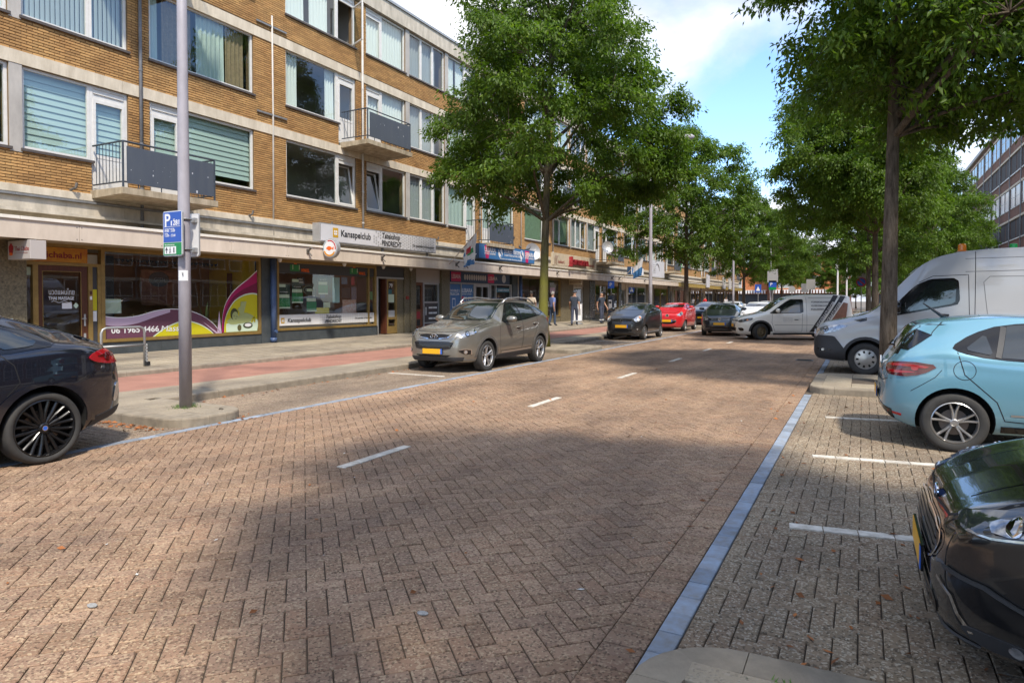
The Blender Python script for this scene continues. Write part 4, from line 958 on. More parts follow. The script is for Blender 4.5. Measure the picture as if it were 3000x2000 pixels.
text('lettering', '79', 0.22, m_lite, (FX-0.05, 20.24, 2.06), (0,1,0), (0,0,1), sl_, bold=0.004); flat('poster', rect(20.18, 20.42, 1.82, 2.0), FX-0.05, M('poster_teal', (0.03,0.14,0.16), 0.5), sl_); flat('poster', rect(20.18, 20.55, 1.5, 1.81), FX-0.05, m_pgreen, sl_); flat('poster', rect(20.18, 20.58, 0.95, 1.2), FX-0.05, m_clov, sl_)
pillar(20.70, 21.08, m_stone, -0.02, 2.45); pillar(21.12, 21.45, m_stone, 0.02); pillar(21.47, 21.80, m_stone, 0.08)
MB().box(FX+0.02, FX+0.05, 21.2, 21.36, 1.62, 1.74).build('fire_plate', M('plate_red', (0.30,0.03,0.02), 0.5), bld)

# --- flat entrance with letter boxes
MB().box(FX-0.12, FX-0.02, 21.82, 23.62, 2.30, 2.84).build('lintel', M('pale_board', (0.42,0.37,0.33), 0.6), bld)
d = MB(); [d.box(FX-0.12, FX-0.05, *q) for q in ((21.84, 21.94, 0.33, 2.29), (22.33, 22.42, 0.33, 2.29), (21.94, 22.33, 0.33, 1.22), (21.94, 22.33, 2.18, 2.29))]; d = d.build('door', m_wood2, bld)
MB().add([(FX-0.09, 21.94, 1.22), (FX-0.09, 22.33, 1.22), (FX-0.09, 22.33, 2.18), (FX-0.09, 21.94, 2.18)], [(0,1,2,3)]).build('pane', m_glass_s, d); flat('poster', rect(22.0, 22.25, 0.85, 1.12), FX-0.047, M('poster_red', (0.4,0.03,0.03), 0.5), d); flat('poster', rect(22.0, 22.25, 0.55, 0.8), FX-0.047, m_blk, d)
fr = MB(); [fr.box(FX-0.1, FX-0.03, *q) for q in ((22.45, 22.52, 0.33, 2.30), (23.52, 23.60, 0.33, 2.30), (22.52, 23.52, 1.46, 1.53), (22.52, 23.52, 0.62, 0.68), (22.52, 23.52, 2.23, 2.30))]; fr = fr.build('entrance_frame', m_alu, bld)
MB().add([(FX-0.07, 22.5, 1.5), (FX-0.07, 23.54, 1.5), (FX-0.07, 23.54, 2.26), (FX-0.07, 22.5, 2.26)], [(0,1,2,3)]).build('pane', m_glass_s, fr)
lb = MB().box(FX-0.1, FX-0.06, 22.52, 23.52, 0.68, 1.46).build('letter_box_panel', m_dkgrey, fr)
for i in range(3):
    for j in range(2): MB().box(FX-0.06, FX-0.045, 22.86+0.31*j, 23.13+0.31*j, 0.80+0.22*i, 0.87+0.22*i).build('letter_flap', m_lite, fr)
for i in range(6): MB().box(FX-0.06, FX-0.05, 22.62, 22.70, 0.98+0.055*i, 1.02+0.055*i).build('bell_button', m_lite, fr)
MB().box(FX-0.1, FX-0.06, 22.52, 23.52, 0.33, 0.62).build('lower_panel', M('maroon_panel', (0.13,0.04,0.045), 0.5), fr)
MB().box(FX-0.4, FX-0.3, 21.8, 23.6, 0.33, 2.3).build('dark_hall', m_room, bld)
pillar(23.63, 24.25, m_stone, 0.08)

# --- telephone shop
m_lb = M('telecom_blue', (0.045,0.15,0.33), 0.45); m_lbd = M('telecom_blue_dark', (0.02,0.055,0.12), 0.45); m_pink = M('telecom_pink', (0.55,0.01,0.10), 0.45)
interior(24.28, 30.4, 2.2, M('tel_wall', (0.16,0.16,0.17), 0.8), m_floor)
win3 = shop_window(24.28, 26.45, 0.34, 2.36, m_alu, mull=(25.3,)); 
flat('film', rect(24.36, 25.26, 0.42, 2.28), gx, m_lb, win3); flat('film', rect(25.34, 26.37, 0.42, 2.28), gx, m_lb, win3)
text('lettering', 'DOUBLE S\nTELECOM', 0.15, m_lite, (gx+0.004, 24.40, 1.95), (0,1,0), (0,0,1), win3, width=0.8, bold=0.002)
text('lettering', 'LEBARA', 0.26, m_lite, (gx+0.004, 25.42, 1.93), (0,1,0), (0,0,1), win3, width=0.86, bold=0.004); text('lettering', 'SIM ONLY & PREPAID', 0.1, m_lite, (gx+0.004, 25.42, 1.82), (0,1,0), (0,0,1), win3, width=0.8)
flat('film', [(25.36,1.75),(25.62,1.75),(25.55,1.25),(25.42,1.25)], gx+0.003, m_pink, win3)
for (a, b) in ((24.6, 1.25), (25.55, 1.3), (25.95, 1.3), (25.55, 0.7), (25.95, 0.7)):
    flat('film', rect(a, a+0.26, b, b+0.42), gx+0.004, m_lite, win3); flat('film', rect(a+0.03, a+0.23, b+0.05, b+0.37), gx+0.007, m_lb, win3)
dr = MB(); [dr.box(FX-0.1, FX-0.02, *q) for q in ((26.5, 26.62, 0.33, 2.36), (27.75, 27.88, 0.33, 2.36), (26.62, 27.75, 2.2, 2.36), (27.2, 27.24, 0.33, 2.2))]; dr = dr.build('door', m_alu, bld)
MB().add([(FX-0.07, 26.62, 0.35), (FX-0.07, 27.2, 0.35), (FX-0.07, 27.2, 2.2), (FX-0.07, 26.62, 2.2)], [(0,1,2,3)]).build('pane', m_glass_s, dr)
win3b = shop_window(27.9, 30.1, 0.34, 2.36, m_alu, mull=(28.5,)); flat('film', rect(28.6, 29.9, 1.98, 2.18), gx, M('tel_teal', (0.03,0.16,0.22), 0.5), win3b); text('lettering', 'DOUBLE S TELECOM', 0.13, m_lite, (gx+0.004, 28.75, 2.03), (0,1,0), (0,0,1), win3b, width=1.1)
for i, yy in enumerate((24.8, 25.5, 26.8, 27.6, 28.9, 29.5)): MB().box(FX-1.2, FX-0.8, yy, yy+0.5, 0.35, 0.9+0.3*(i % 3)).build('display_case', m_dkgrey if i % 2 else m_lite, win3b)
ts = MB().box(FX-0.06, FX+0.10, 24.28, 29.7, 2.37, 2.84).build('fascia_sign', m_lbd, bld)
text('lettering', 'LEBARA', 0.26, m_lite, (FX+0.104, 24.35, 2.53), (0,1,0), (0,0,1), ts, width=0.7); text('lettering', 'LEBARA', 0.24, m_lite, (FX+0.104, 27.55, 2.53), (0,1,0), (0,0,1), ts, width=0.85); flat('film', rect(24.32, 25.1, 2.40, 2.81), FX+0.103, m_pink, ts, 0.001); flat('film', rect(27.5, 28.1, 2.40, 2.81), FX+0.103, m_pink, ts, 0.001)
for i in range(10): flat('film', circle(25.45+0.2*i, 2.61, 0.085, 14, 0.13), FX+0.104, m_clov, ts, 0.002)
flat('film', circle(29.1, 2.62, 0.2, 20), FX+0.104, M('s_disc', (0.45,0.5,0.55), 0.5), ts, 0.002)
pillar(30.15, 30.75, m_marble, 0.03); MB().tube([(FX+0.1, 30.95, 2.84), (FX+0.1, 30.95, 0.33)], 0.085, 14).build('downpipe', m_bluep, bld, smooth=True); pillar(30.78, 31.12, m_conc_g, 0.0)

# --- bakery and the farther shops
interior(31.15, 36.6, 2.2, M('bak_wall', (0.22,0.17,0.12), 0.8), m_floor); win4 = shop_window(31.15, 36.3, 0.62, 2.8, m_gold, mull=(33.7,)); base(31.15, 36.3, 0.62, m_stone)
flat('poster', rect(34.9, 35.6, 2.0, 2.3), gx, m_lilac, win4); flat('poster', rect(35.0, 35.6, 0.75, 1.15), gx, m_lite, win4)
for i in range(5): MB().box(FX-0.8, FX-0.3, 31.5+i*0.9, 32.2+i*0.9, 0.62, 1.05+0.2*(i % 2)).build('bread_tray', M('bread', (0.35,0.22,0.10), 0.7, var=0.4, vscale=12), win4)
pillar(36.32, 38.2, m_stone, 0.05)
d = MB(); [d.box(FX-0.1, FX-0.03, *q) for q in ((38.4, 38.5, 0.33, 2.4), (39.8, 39.9, 0.33, 2.4), (38.5, 39.8, 2.3, 2.4), (38.5, 39.8, 0.33, 0.5))]; d = d.build('door', m_lite, bld); MB().add([(FX-0.07, 38.5, 0.5), (FX-0.07, 39.8, 0.5), (FX-0.07, 39.8, 2.3), (FX-0.07, 38.5, 2.3)], [(0,1,2,3)]).build('pane', m_glass_s, d)
lintel(38.2, 42.0, 2.4); interior(38.25, 39.95, 1.2, m_room, m_floor); pillar(39.95, 41.0, m_stone, 0.02); pillar(41.05, 42.0, m_marble, 0.03)
y = 42.1; i = 0; tones = [(0.20,0.12,0.07), (0.10,0.10,0.11), (0.25,0.16,0.08), (0.12,0.08,0.07)]
while y < BY1-3:
    w_ = 4.75
    ww = shop_window(y, y+w_, 0.62, 2.6, m_gold if i % 2 == 0 else m_alu, mull=(y+w_*0.5,)); base(y, y+w_, 0.62, m_marble if i % 2 else m_stone); lintel(y, y+w_, 2.6); interior(y, y+w_, 2.2, M('far_wall%d' % (i % 4), tones[i % 4], 0.8), m_floor)
    for j in range(3): MB().box(FX-1.1, FX-0.5, y+0.4+1.5*j, y+1.3+1.5*j, 0.4, 1.0+0.35*((i+j) % 3)).build('display_case', [m_lite, m_wood, m_dkgrey][(i+j) % 3], ww)
    y += w_
    pillar(y+0.02, y+0.6, m_stone if i % 2 else m_marble, 0.05); 
    d = MB(); [d.box(FX-0.15, FX-0.06, *q) for q in ((y+0.62, y+0.72, 0.33, 2.4), (y+1.6, y+1.68, 0.33, 2.4), (y+0.72, y+1.6, 2.3, 2.4), (y+0.72, y+1.6, 0.33, 0.6))]; d = d.build('door', m_wood if i % 2 else m_alu, bld)
    MB().add([(FX-0.1, y+0.72, 0.6), (FX-0.1, y+1.6, 0.6), (FX-0.1, y+1.6, 2.3), (FX-0.1, y+0.72, 2.3)], [(0,1,2,3)]).build('pane', m_glass_s, d); lintel(y+0.6, y+1.7, 2.4); MB().box(FX-0.5, FX-0.4, y+0.6, y+1.7, 0.3, 2.4).build('dark_hall', m_room, bld)
    pillar(y+1.7, y+2.2, m_stone if i % 2 else m_conc_g, 0.05); y += 2.25; i += 1

# ------------------------------------------------------------------ signs, things on the facade
def panel_sign(name, label, y0, y1, z0, z1, x, depth, m_face, m_side, cat='sign', rim=None):
    t = thing(name, label, cat, (x, (y0+y1)/2, z0), world=True)
    MB().box(x-depth, x-0.006, y0, y1, z0, z1).build('cabinet', m_side, t, bevel=0.006)
    MB().box(x-0.006, x, y0+0.03, y1-0.03, z0+0.03, z1-0.03).build('face', m_face, t); return t
m_signw = M('sign_white', (0.60,0.59,0.60), 0.45, var=0.12, vscale=1.2)
S = panel_sign('shop_sign', 'long white tobacco shop sign box with clover pattern above the canopy', 15.45, 21.72, 3.40, 3.97, -14.72, 0.32, m_signw, m_alu)
sx_ = -14.717
mb = MB(); 
for i in range(32):
    for j in range(5):
        if (16.9+0.0) and i < 9 and (i*7+j*3) % 4 < 1: continue
        clover(mb, 18.0+i*0.115, 3.47+j*0.098+(0.05 if i % 2 else 0), 0.036, sx_)
mb.build('clover_pattern', m_clov2, S)
logo(S, 16.0, 3.56, 0.30, sx_)
text('lettering', 'Kansspelclub', 0.29, m_ink, (sx_+0.006, 16.35, 3.62), (0,1,0), (0,0,1), S, width=1.45, bold=0.004)
text('lettering', 'Tabakshop', 0.26, m_ink, (sx_+0.006, 18.42, 3.735), (0,1,0), (0,0,1), S, width=1.0, bold=0.003)
text('lettering', 'PENDRECHT', 0.25, m_ink, (sx_+0.006, 18.40, 3.475), (0,1,0), (0,0,1), S, width=1.1, bold=0.004)
text('lettering', 'De specialist in Kansspelen', 0.13, m_ink, (sx_+0.006, 20.2, 3.56), (0,1,0), (0,0,1), S, width=1.35)
MB().tube([(-14.85, 15.6, 3.35), (-14.85, 21.6, 3.35)], 0.02, 8).build('support_rail', m_gutter, S)
for yy in (15.9, 18.6, 21.3): MB().box(-14.9, -14.8, yy-0.02, yy+0.02, 3.2, 3.42).build('support_leg', m_gutter, S)
# round tobacco emblem, square to the wall
rx, ry, rz = -14.50, 15.62, 3.18
RS = thing('round_sign', 'small round white projecting sign with an orange fish and colour arcs', 'sign', (rx, ry, rz-0.3), world=True)
MB().lathe([(0.26, 0), (0.30, 0.012), (0.30, 0.148), (0.26, 0.16)], 36, 'y', (rx, ry, rz)).build('case', m_alu, RS, smooth=False)
MB().lathe([(0.262, 0), (0.262, 0.004)], 36, 'y', (rx, ry-0.006, rz)).build('face', m_lite, RS)
def yflat(name, poly, y, m_, par): return MB().prism(poly, 'y', y-0.003, y).build(name, m_, par)
def arcband(r0, r1, a0, a1, n=16): return [(rx+r1*math.cos(math.radians(a0+(a1-a0)*i/n)), rz+r1*math.sin(math.radians(a0+(a1-a0)*i/n))) for i in range(n+1)]+[(rx+r0*math.cos(math.radians(a1-(a1-a0)*i/n)), rz+r0*math.sin(math.radians(a1-(a1-a0)*i/n))) for i in range(n+1)]
yflat('arc', arcband(0.215, 0.25, -10, 110), ry-0.007, M('arc_red', (0.45,0.02,0.03), 0.4), RS); yflat('arc', arcband(0.20, 0.25, 200, 330), ry-0.007, M('arc_gold', (0.62,0.24,0.01), 0.4), RS); yflat('arc', arcband(0.235, 0.25, 120, 195), ry-0.007, M('arc_blue', (0.1,0.25,0.3), 0.4), RS)
yflat('fish', wave([(rx-0.14, rz), (rx-0.05, rz+0.06), (rx+0.06, rz+0.04), (rx+0.10, rz+0.0), (rx+0.16, rz+0.05), (rx+0.15, rz-0.06), (rx+0.09, rz-0.02), (rx-0.02, rz-0.07), (rx-0.14, rz)], 5), ry-0.008, m_orange, RS)
for zz in (rz-0.12, rz+0.12): MB().box(-14.82, rx-0.2, ry+0.05, ry+0.10, zz-0.02, zz+0.02).build('arm', m_alu, RS)
# hanging light box of the massage shop, square to the wall
hx0, hx1, hy0, hy1, hz0, hz1 = -15.55, -14.72, 7.38, 7.68, 2.42, 2.80
HB = thing('hanging_sign', 'white hanging light box reading Thai Chaba with a red flower', 'sign', ((hx0+hx1)/2, hy0, hz0), world=True)
m_box = M('lightbox_white', (0.42,0.38,0.35), 0.5); MB().box(hx0, hx1, hy0, hy1, hz0, hz1).build('box', m_box, HB, bevel=0.008)
text('lettering', 'Thai Chaba', 0.13, M('sign_red', (0.28,0.06,0.05), 0.5), (hx0+0.26, hy0-0.004, hz0+0.17), (1,0,0), (0,0,1), HB, width=0.53)
MB().box(hx0+0.28, hx0+0.75, hy0-0.005, hy0-0.002, hz0+0.12, hz0+0.127).build('underline', MATS['sign_red'], HB)
for i in range(5): a = i*1.257+0.3; yflat('petal', circle(hx0+0.13+0.045*math.cos(a), hz0+0.22+0.055*math.sin(a), 0.045, 12, 0.055), hy0-0.002-0.0006*i, MATS['poster_red'], HB)
yflat('petal', circle(hx0+0.13, hz0+0.11, 0.07, 12, 0.03), hy0-0.006, m_orange, HB)
for xx in (hx0+0.1, hx1-0.1): MB().tube([(xx, (hy0+hy1)/2, hz1), (xx, (hy0+hy1)/2, 2.845)], 0.012, 6).build('hanger', m_gutter, HB)
TS = thing('shop_sign', 'orange yellow fascia board reading chaba.nl over the brown door', 'sign', (FX, 8.6, 2.43), world=True)
m_oy = M('board_orange', (0.48,0.26,0.015), 0.5, var=0.45, vscale=2.5, vcol=(0.36,0.11,0.02)); MB().box(FX-0.05, FX+0.012, 7.82, 9.11, 2.435, 2.76).build('board', m_oy, TS)
text('lettering', 'thaichaba.nl', 0.19, M('sign_wine', (0.22,0.02,0.03), 0.5), (FX+0.016, 7.95, 2.53), (0,1,0), (0,0,1), TS, width=1.03, bold=0.003)
# telecom sign
S = panel_sign('shop_sign', 'bright blue telecom sign box with pink splashes above the canopy', 25.0, 30.55, 3.40, 4.06, -14.72, 0.36, m_lb, m_lbd)
for (y_, s_) in ((25.5, 1), (29.45, 1)):
    flat('splash', [(y_+0.1, 3.43), (y_+0.35, 3.43), (y_+0.5, 4.0), (y_, 4.0)], sx_, m_pink, S, 0.001)
    text('lettering', 'LEBARA', 0.30, m_lite, (sx_+0.004, y_-0.02, 3.72), (0,1,0), (0,0,1), S, width=1.02, bold=0.005); text('lettering', 'SIM ONLY & PREPAID', 0.12, m_lite, (sx_+0.004, y_-0.02, 3.60), (0,1,0), (0,0,1), S, width=1.0)
for yc in (26.95, 29.12):
    flat('disc', circle(yc, 3.75, 0.2, 24, 0.24), sx_, m_lite, S, 0.001); MB().tube([(sx_+0.002, yc+0.09*math.sin(-t_*3.1), 3.75+0.2*t_) for t_ in [i/8-1 for i in range(17)]], 0.035, 6).build('disc_mark', m_lb, S)
text('lettering', 'DOUBLE S TELECOM', 0.24, m_lite, (sx_+0.004, 27.3, 3.76), (0,1,0), (0,0,1), S, width=1.58, bold=0.004); text('lettering', 'Tel. 06 84 31 60 56 | Fax: 010 485 18 88', 0.13, m_lite, (sx_+0.004, 27.3, 3.62), (0,1,0), (0,0,1), S, width=1.58); text('lettering', 'Simkaarten, Losse toestellen, Abonnementen, Reparatie', 0.09, m_lite, (sx_+0.004, 26.9, 3.46), (0,1,0), (0,0,1), S, width=2.2)
for (a, b) in ((24.5, 25.0), ): MB().tube([(-14.78, 24.4, 3.28), (-14.85, 25.05, 3.62)], 0.018, 6).build('stay', m_lite, S)
# bakery sign
m_bk = M('bakery_board', (0.52,0.43,0.29), 0.6, var=0.25, vscale=2); m_bkr = M('bakery_red', (0.22,0.01,0.015), 0.4)
S = panel_sign('shop_sign', 'cream bakery sign board with raised dark red Jamama letters', 32.75, 39.45, 3.46, 4.14, -14.72, 0.10, m_bk, m_bk)
text('lettering', 'Jamama', 0.62, m_bkr, (sx_+0.10, 35.0, 3.60), (0,1,0), (0,0,1), S, width=2.7, depth=0.2, bold=0.01); text('lettering', 'bakkerij', 0.26, m_bkr, (sx_+0.004, 33.5, 3.60), (0,1,0), (0,0,1), S, width=0.85); text('lettering', 'patisserie', 0.26, m_bkr, (sx_+0.004, 38.1, 3.60), (0,1,0), (0,0,1), S, width=0.85)
for yc in (33.2, 38.9):
    for i in range(4): MB().tube([(sx_+0.003, yc-0.2+0.1*i, 3.52), (sx_+0.003, yc-0.15+0.1*i, 3.85), (sx_+0.003, yc+0.12*i-0.05, 4.0)], 0.012, 4).build('wheat_ear', m_wood, S)
S = thing('hanging_sign', 'cream hanging sign reading patisserie under the canopy', 'sign', (-15.2, 37.6, 2.5), world=True)
MB().box(-15.75, -14.95, 37.5, 37.6, 2.52, 2.84).build('board', m_bk, S); text('lettering', 'patisserie', 0.2, m_wood, (-15.70, 37.496, 2.63), (1,0,0), (0,0,1), S, width=0.7)
# smaller signs farther along
S = panel_sign('shop_sign', 'blue and white sign box beside a flag, past the bakery', 46.5, 49.6, 3.42, 3.98, -14.72, 0.3, m_lite, m_lbd); flat('film', rect(46.7, 47.9, 3.46, 3.94), sx_, m_lb, S, 0.001); text('lettering', 'Kapper', 0.3, m_lbd, (sx_+0.003, 48.1, 3.6), (0,1,0), (0,0,1), S) if False else None
S = panel_sign('shop_sign', 'square white sign with a dark arch emblem above the canopy', 51.9, 55.6, 3.40, 4.75, -14.72, 0.12, m_signw, m_alu); MB().tube([(sx_, 53.2+0.75*math.cos(t_), 3.95+0.55*math.sin(t_)) for t_ in [math.pi*i/12 for i in range(13)]], 0.05, 6).build('emblem', m_clov2, S)
for i in range(5): flat('emblem', rect(52.2, 52.9, 3.75+0.15*i, 3.80+0.15*i), sx_+0.003, m_clov2, S)
for (yy, lab) in ((72.5, 'narrow white upright sign on the yellow canopy edge'), (82.0, 'wide white upright sign at the end of the yellow canopy'), (86.0, 'last white upright sign on the yellow canopy edge')):
    S = panel_sign('shop_sign', lab, yy, yy+1.6, 2.9, 4.3, -14.66, 0.1, m_signw, m_alu)
# flags
def flag(label, yb, shapes, L_=2.0):
    t = thing('flag', label, 'flag', (-14.77, yb, 3.05), world=True); d_ = Vector((0.70, 0.06, 0.71)).normalized(); a = Vector((-14.77, yb, 3.04)); e = a+d_*L_
    MB().tube([a, e], 0.02, 8).build('pole', M('flag_pole', (0.42,0.33,0.25), 0.5), t); V = []
    n = 12; m_ = 12
    for i in range(n+1):
        s = 0.46+0.40*i/n; p = a+d_*L_*s; fold = 0.06*math.sin(i*1.25)
        for j in range(m_+1):
            v = j/m_; h = (0.80+0.45*i/n)*v
            V.append((p.x-0.10*(i/n)*v+0.02*math.sin(j*0.9), p.y+fold*v+0.02*math.sin(j*0.6+i), p.z-h))
    mb = MB(); F = [(i*(m_+1)+j, (i+1)*(m_+1)+j, (i+1)*(m_+1)+j+1, i*(m_+1)+j+1) for i in range(n) for j in range(m_)]
    mb.add(V, F); mb.m = [shapes((i+0.5)/n, (j+0.5)/m_) for i in range(n) for j in range(m_)]
    o = mb.build('cloth', [m_signw, m_lb, MATS['poster_red'], m_green], t, fix=False, smooth=True); return t
flag('white flag with red, green and blue emblem over a blue hem, hung from the canopy', 22.75, lambda u, v: 1 if v > 0.75+abs(u-0.5)*0.3 else (2 if (0.25 < v < 0.5 and 0.25 < u < 0.7) else (3 if 0.4 < v < 0.55 and 0.3 < u < 0.8 else (1 if 0.3 < v < 0.5 and u < 0.2 else 0))))
flag('blue and white flag on a slanting pole past the bakery', 44.6, lambda u, v: 1 if v > 0.5 else 0, 2.4)
# satellite dishes and balcony chairs
def dish(label, c, n_, r, stand):
    t = thing('satellite_dish', label, 'satellite dish', (c[0], c[1], stand), world=True); n_ = Vector(n_).normalized(); u = n_.cross(Vector((0, 0, 1))).normalized(); v = u.cross(n_); C = Vector(c); V = []; N_ = 20
    for k in range(5):
        q = k/4*r
        for i in range(N_): a = 2*math.pi*i/N_; V.append(C+(u*math.cos(a)*0.92+v*math.sin(a))*q+n_*(0.35*q*q/r))
    o = MB().add(V, [(k*N_+i, k*N_+(i+1) % N_, (k+1)*N_+(i+1) % N_, (k+1)*N_+i) for k in range(4) for i in range(N_)]).build('bowl', m_alu, t, smooth=True, fix=False)
    MB().tube([C-n_*0.02, C-n_*0.12, (C.x-n_.x*0.12, C.y-n_.y*0.12, stand)], 0.02, 8).build('mast', m_gutter, t); MB().tube([C-v*r*0.95, C+n_*r*0.9], 0.01, 6).build('arm', m_gutter, t); MB().box(*[q for w_ in zip(C+n_*r*0.9-Vector((0.04,)*3), C+n_*r*0.9+Vector((0.04,)*3)) for q in w_]).build('receiver', m_lite, t); return t
dish('round white satellite dish above the end of the blue telecom sign', (-15.2, 31.2, 4.05), (0.8, -0.6, 0.25), 0.46, 3.2)
dish('grey satellite dish standing on a balcony beside a folding chair', (-14.9, 41.9, 5.0), (0.6, -0.75, 0.3), 0.42, 4.12)
def chair(name, label, x, y, z, m_, slat=True):
    t = thing(name, label, 'chair', (x, y, z), world=True)
    for s in (-0.2, 0.2):
        MB().tube([(x+s, y-0.25, z), (x+s, y+0.2, z+0.48), (x+s, y+0.26, z+0.9)], 0.014, 6).build('leg', m_, t); MB().tube([(x+s, y+0.25, z), (x+s, y-0.2, z+0.46)], 0.014, 6).build('leg', m_, t)
    for i in range(4): MB().box(x-0.2, x+0.2, y-0.22+0.11*i, y-0.14+0.11*i, z+0.45, z+0.465).build('seat_slat', m_, t)
    for i in range(3): MB().box(x-0.2, x+0.2, y+0.22+0.014*i, y+0.235+0.014*i, z+0.6+0.1*i, z+0.66+0.1*i).build('back_slat', m_, t)
    return t
chair('folding_chair', 'dark folding chair on the balcony with the grey satellite dish', -15.0, 43.0, 4.12, m_wood)
chair('plastic_chair', 'bright green chair on a balcony behind the tree', -14.8, 60.9, 4.12, M('chair_green', (0.01,0.28,0.05), 0.4))
# pigeons on the telecom sign
def pigeon(label, x, y, z, rz):
    bm = bmesh.new(); 
    t = thing('bird', label, 'bird', (x, y, z), rz)
    mb = MB(); P = [(-0.20,0,0.06),(-0.12,0,0.07),(-0.04,0,0.095),(0.05,0,0.12),(0.09,0,0.155),(0.11,0,0.19),(0.135,0,0.20),(0.165,0,0.195)]; mb.tube(P, [0.012,0.03,0.055,0.058,0.038,0.028,0.026,0.004], 10)
    mb.build('body', M('pigeon_dark', (0.07,0.065,0.07), 0.6), t, smooth=True); MB().tube([(0.02,0.02,0.07),(0.02,0.02,0)], 0.005, 5).build('leg', m_orange, t); MB().tube([(0.02,-0.02,0.07),(0.02,-0.02,0)], 0.005, 5).build('leg', m_orange, t); bm.free()
pigeon('dark pigeon perched on the blue telecom sign', -14.85, 29.2, 4.062, 2.4); pigeon('dark pigeon perched at the edge of the white satellite dish', -14.98, 30.35, 4.062, 0.9)

# ------------------------------------------------------------------ street furniture on the left
m_pole = M('lamp_pole_grey', (0.36,0.335,0.36), 0.55, var=0.2, vscale=5, stretch=(1,1,0.5))
def lamp(y, label, arm=True, x=-8.24):
    t = thing('street_lamp', label, 'street lamp', (x, y, KT), world=True, group='grey street lamps along the kerbside bays')
    MB().tube([(x, y, KT), (x, y, 2.4), (x, y, 5), (x, y, 8.3)], [0.082, 0.078, 0.066, 0.055], 20).build('pole', m_pole, t, smooth=True)
    MB().tube([(x, y, 8.22), (x+0.35, y, 8.32), (x+1.3, y, 8.48)], 0.035, 10).build('arm', m_pole, t, smooth=True)
    MB().lathe([(0.02, 0), (0.1, 0.05), (0.14, 0.3), (0.12, 0.6), (0.03, 0.72)], 16, 'x', (x+1.15, y, 8.5)).build('lamp_head', m_pole, t, smooth=True)
    return t
L0 = lamp(6.05, 'grey lamp post carrying the blue parking sign'); L0['group'] = 'grey street lamps along the kerbside bays'
MB().box(-8.155, -8.148, 5.99, 6.10, 1.88, 2.0).build('sticker', m_lite, L0) if False else None
text('lettering', '9', 0.06, m_ink, (-8.19, 5.969, 1.93), (0.9,0.3,0), (0,0,1), L0)
st_ = MB(); V = []
for i in range(7): a = math.radians(-100+i*16); V += [(-8.24+0.081*math.cos(a), 6.05+0.081*math.sin(a), 1.86), (-8.24+0.081*math.cos(a), 6.05+0.081*math.sin(a), 2.0)]
st_.add(V, [(2*i, 2*i+2, 2*i+3, 2*i+1) for i in range(6)]); st_.build('sticker', m_lite, L0, fix=False)
lamp(28.8, 'tall grey lamp post behind the small black car'); lamp(50.0, 'grey lamp post with its arm showing clear of the trees'); lamp(72.0, 'distant grey lamp post with small parking signs')
# parking sign: faces the oncoming traffic
def road_sign(name, label, x0, x1, y, z0, z1, m_f, cat='sign'):
    t = thing(name, label, cat, ((x0+x1)/2, y, z0), world=True); c = 0.03; P = []
    for (cx, cz, a0) in ((x1-c, z1-c, 0), (x0+c, z1-c, 90), (x0+c, z0+c, 180), (x1-c, z0+c, 270)): P += [(cx+c*math.cos(math.radians(a0+i*30)), cz+c*math.sin(math.radians(a0+i*30))) for i in range(4)]
    MB().prism(P, 'y', y, y+0.02).build('plate', m_alu, t)
    k = 0.975; mx_, mz_ = (x0+x1)/2, (z0+z1)/2; MB().prism([(mx_+(p-mx_)*k, mz_+(q-mz_)*k) for p, q in P], 'y', y-0.002, y).build('face_rim', m_lite, t); return t
m_sb = M('sign_blue', (0.018,0.075,0.36), 0.4); m_sg = M('sign_green', (0.0,0.20,0.045), 0.4)
px0, px1, py, pz0, pz1 = -8.47, -8.07, 5.90, 2.19, 2.80
PS = road_sign('parking_sign', 'blue and green parking zone sign with white P and number 281', px0, px1, py, pz0, pz1, m_lite, 'sign')
yflat('blue_field', [(px0+0.015, pz0+0.19), (px1-0.015, pz0+0.19), (px1-0.015, pz1-0.015), (px0+0.015, pz1-0.015)], py-0.003, m_sb, PS); yflat('green_field', [(px0+0.015, pz0+0.015), (px1-0.015, pz0+0.015), (px1-0.015, pz0+0.18), (px0+0.015, pz0+0.18)], py-0.003, m_sg, PS)
tx_ = lambda s, sz, x, z, w_=None, m_=m_lite, b=0.0: text('lettering', s, sz, m_, (px0+x, py-0.007, pz0+z), (1,0,0), (0,0,1), PS, width=w_, bold=b, depth=0.002)
tx_('P', 0.24, 0.035, 0.405, 0.115, b=0.004); tx_('281', 0.10, 0.215, 0.415, 0.13, b=0.002); tx_('09:00 - 23:00', 0.048, 0.04, 0.325, 0.215); tx_('12:00 - 23:00', 0.048, 0.04, 0.262, 0.215); tx_('maandag t/m zaterdag', 0.024, 0.04, 0.362, 0.2); tx_('zondag', 0.024, 0.04, 0.30); tx_('zone', 0.02, 0.22, 0.49); tx_('Naar parkeerautomaat', 0.026, 0.04, 0.145, 0.2)
yflat('rule', [(px0+0.035, pz0+0.395), (px1-0.035, pz0+0.395), (px1-0.035, pz0+0.40), (px0+0.035, pz0+0.40)], py-0.006, m_lite, PS); yflat('icon', [(px0+0.175, pz0+0.41), (px0+0.195, pz0+0.41), (px0+0.195, pz0+0.475), (px0+0.175, pz0+0.475)], py-0.006, m_lite, PS)
yflat('icon_field', [(px0+0.04, pz0+0.03), (px0+0.275, pz0+0.03), (px0+0.275, pz0+0.13), (px0+0.04, pz0+0.13)], py-0.006, m_lite, PS)
yflat('icon', [(px0+0.075, pz0+0.04), (px0+0.09, pz0+0.04), (px0+0.09, pz0+0.09), (px0+0.115, pz0+0.075), (px0+0.082, pz0+0.125), (px0+0.05, pz0+0.075), (px0+0.075, pz0+0.09)], py-0.008, m_ink, PS)
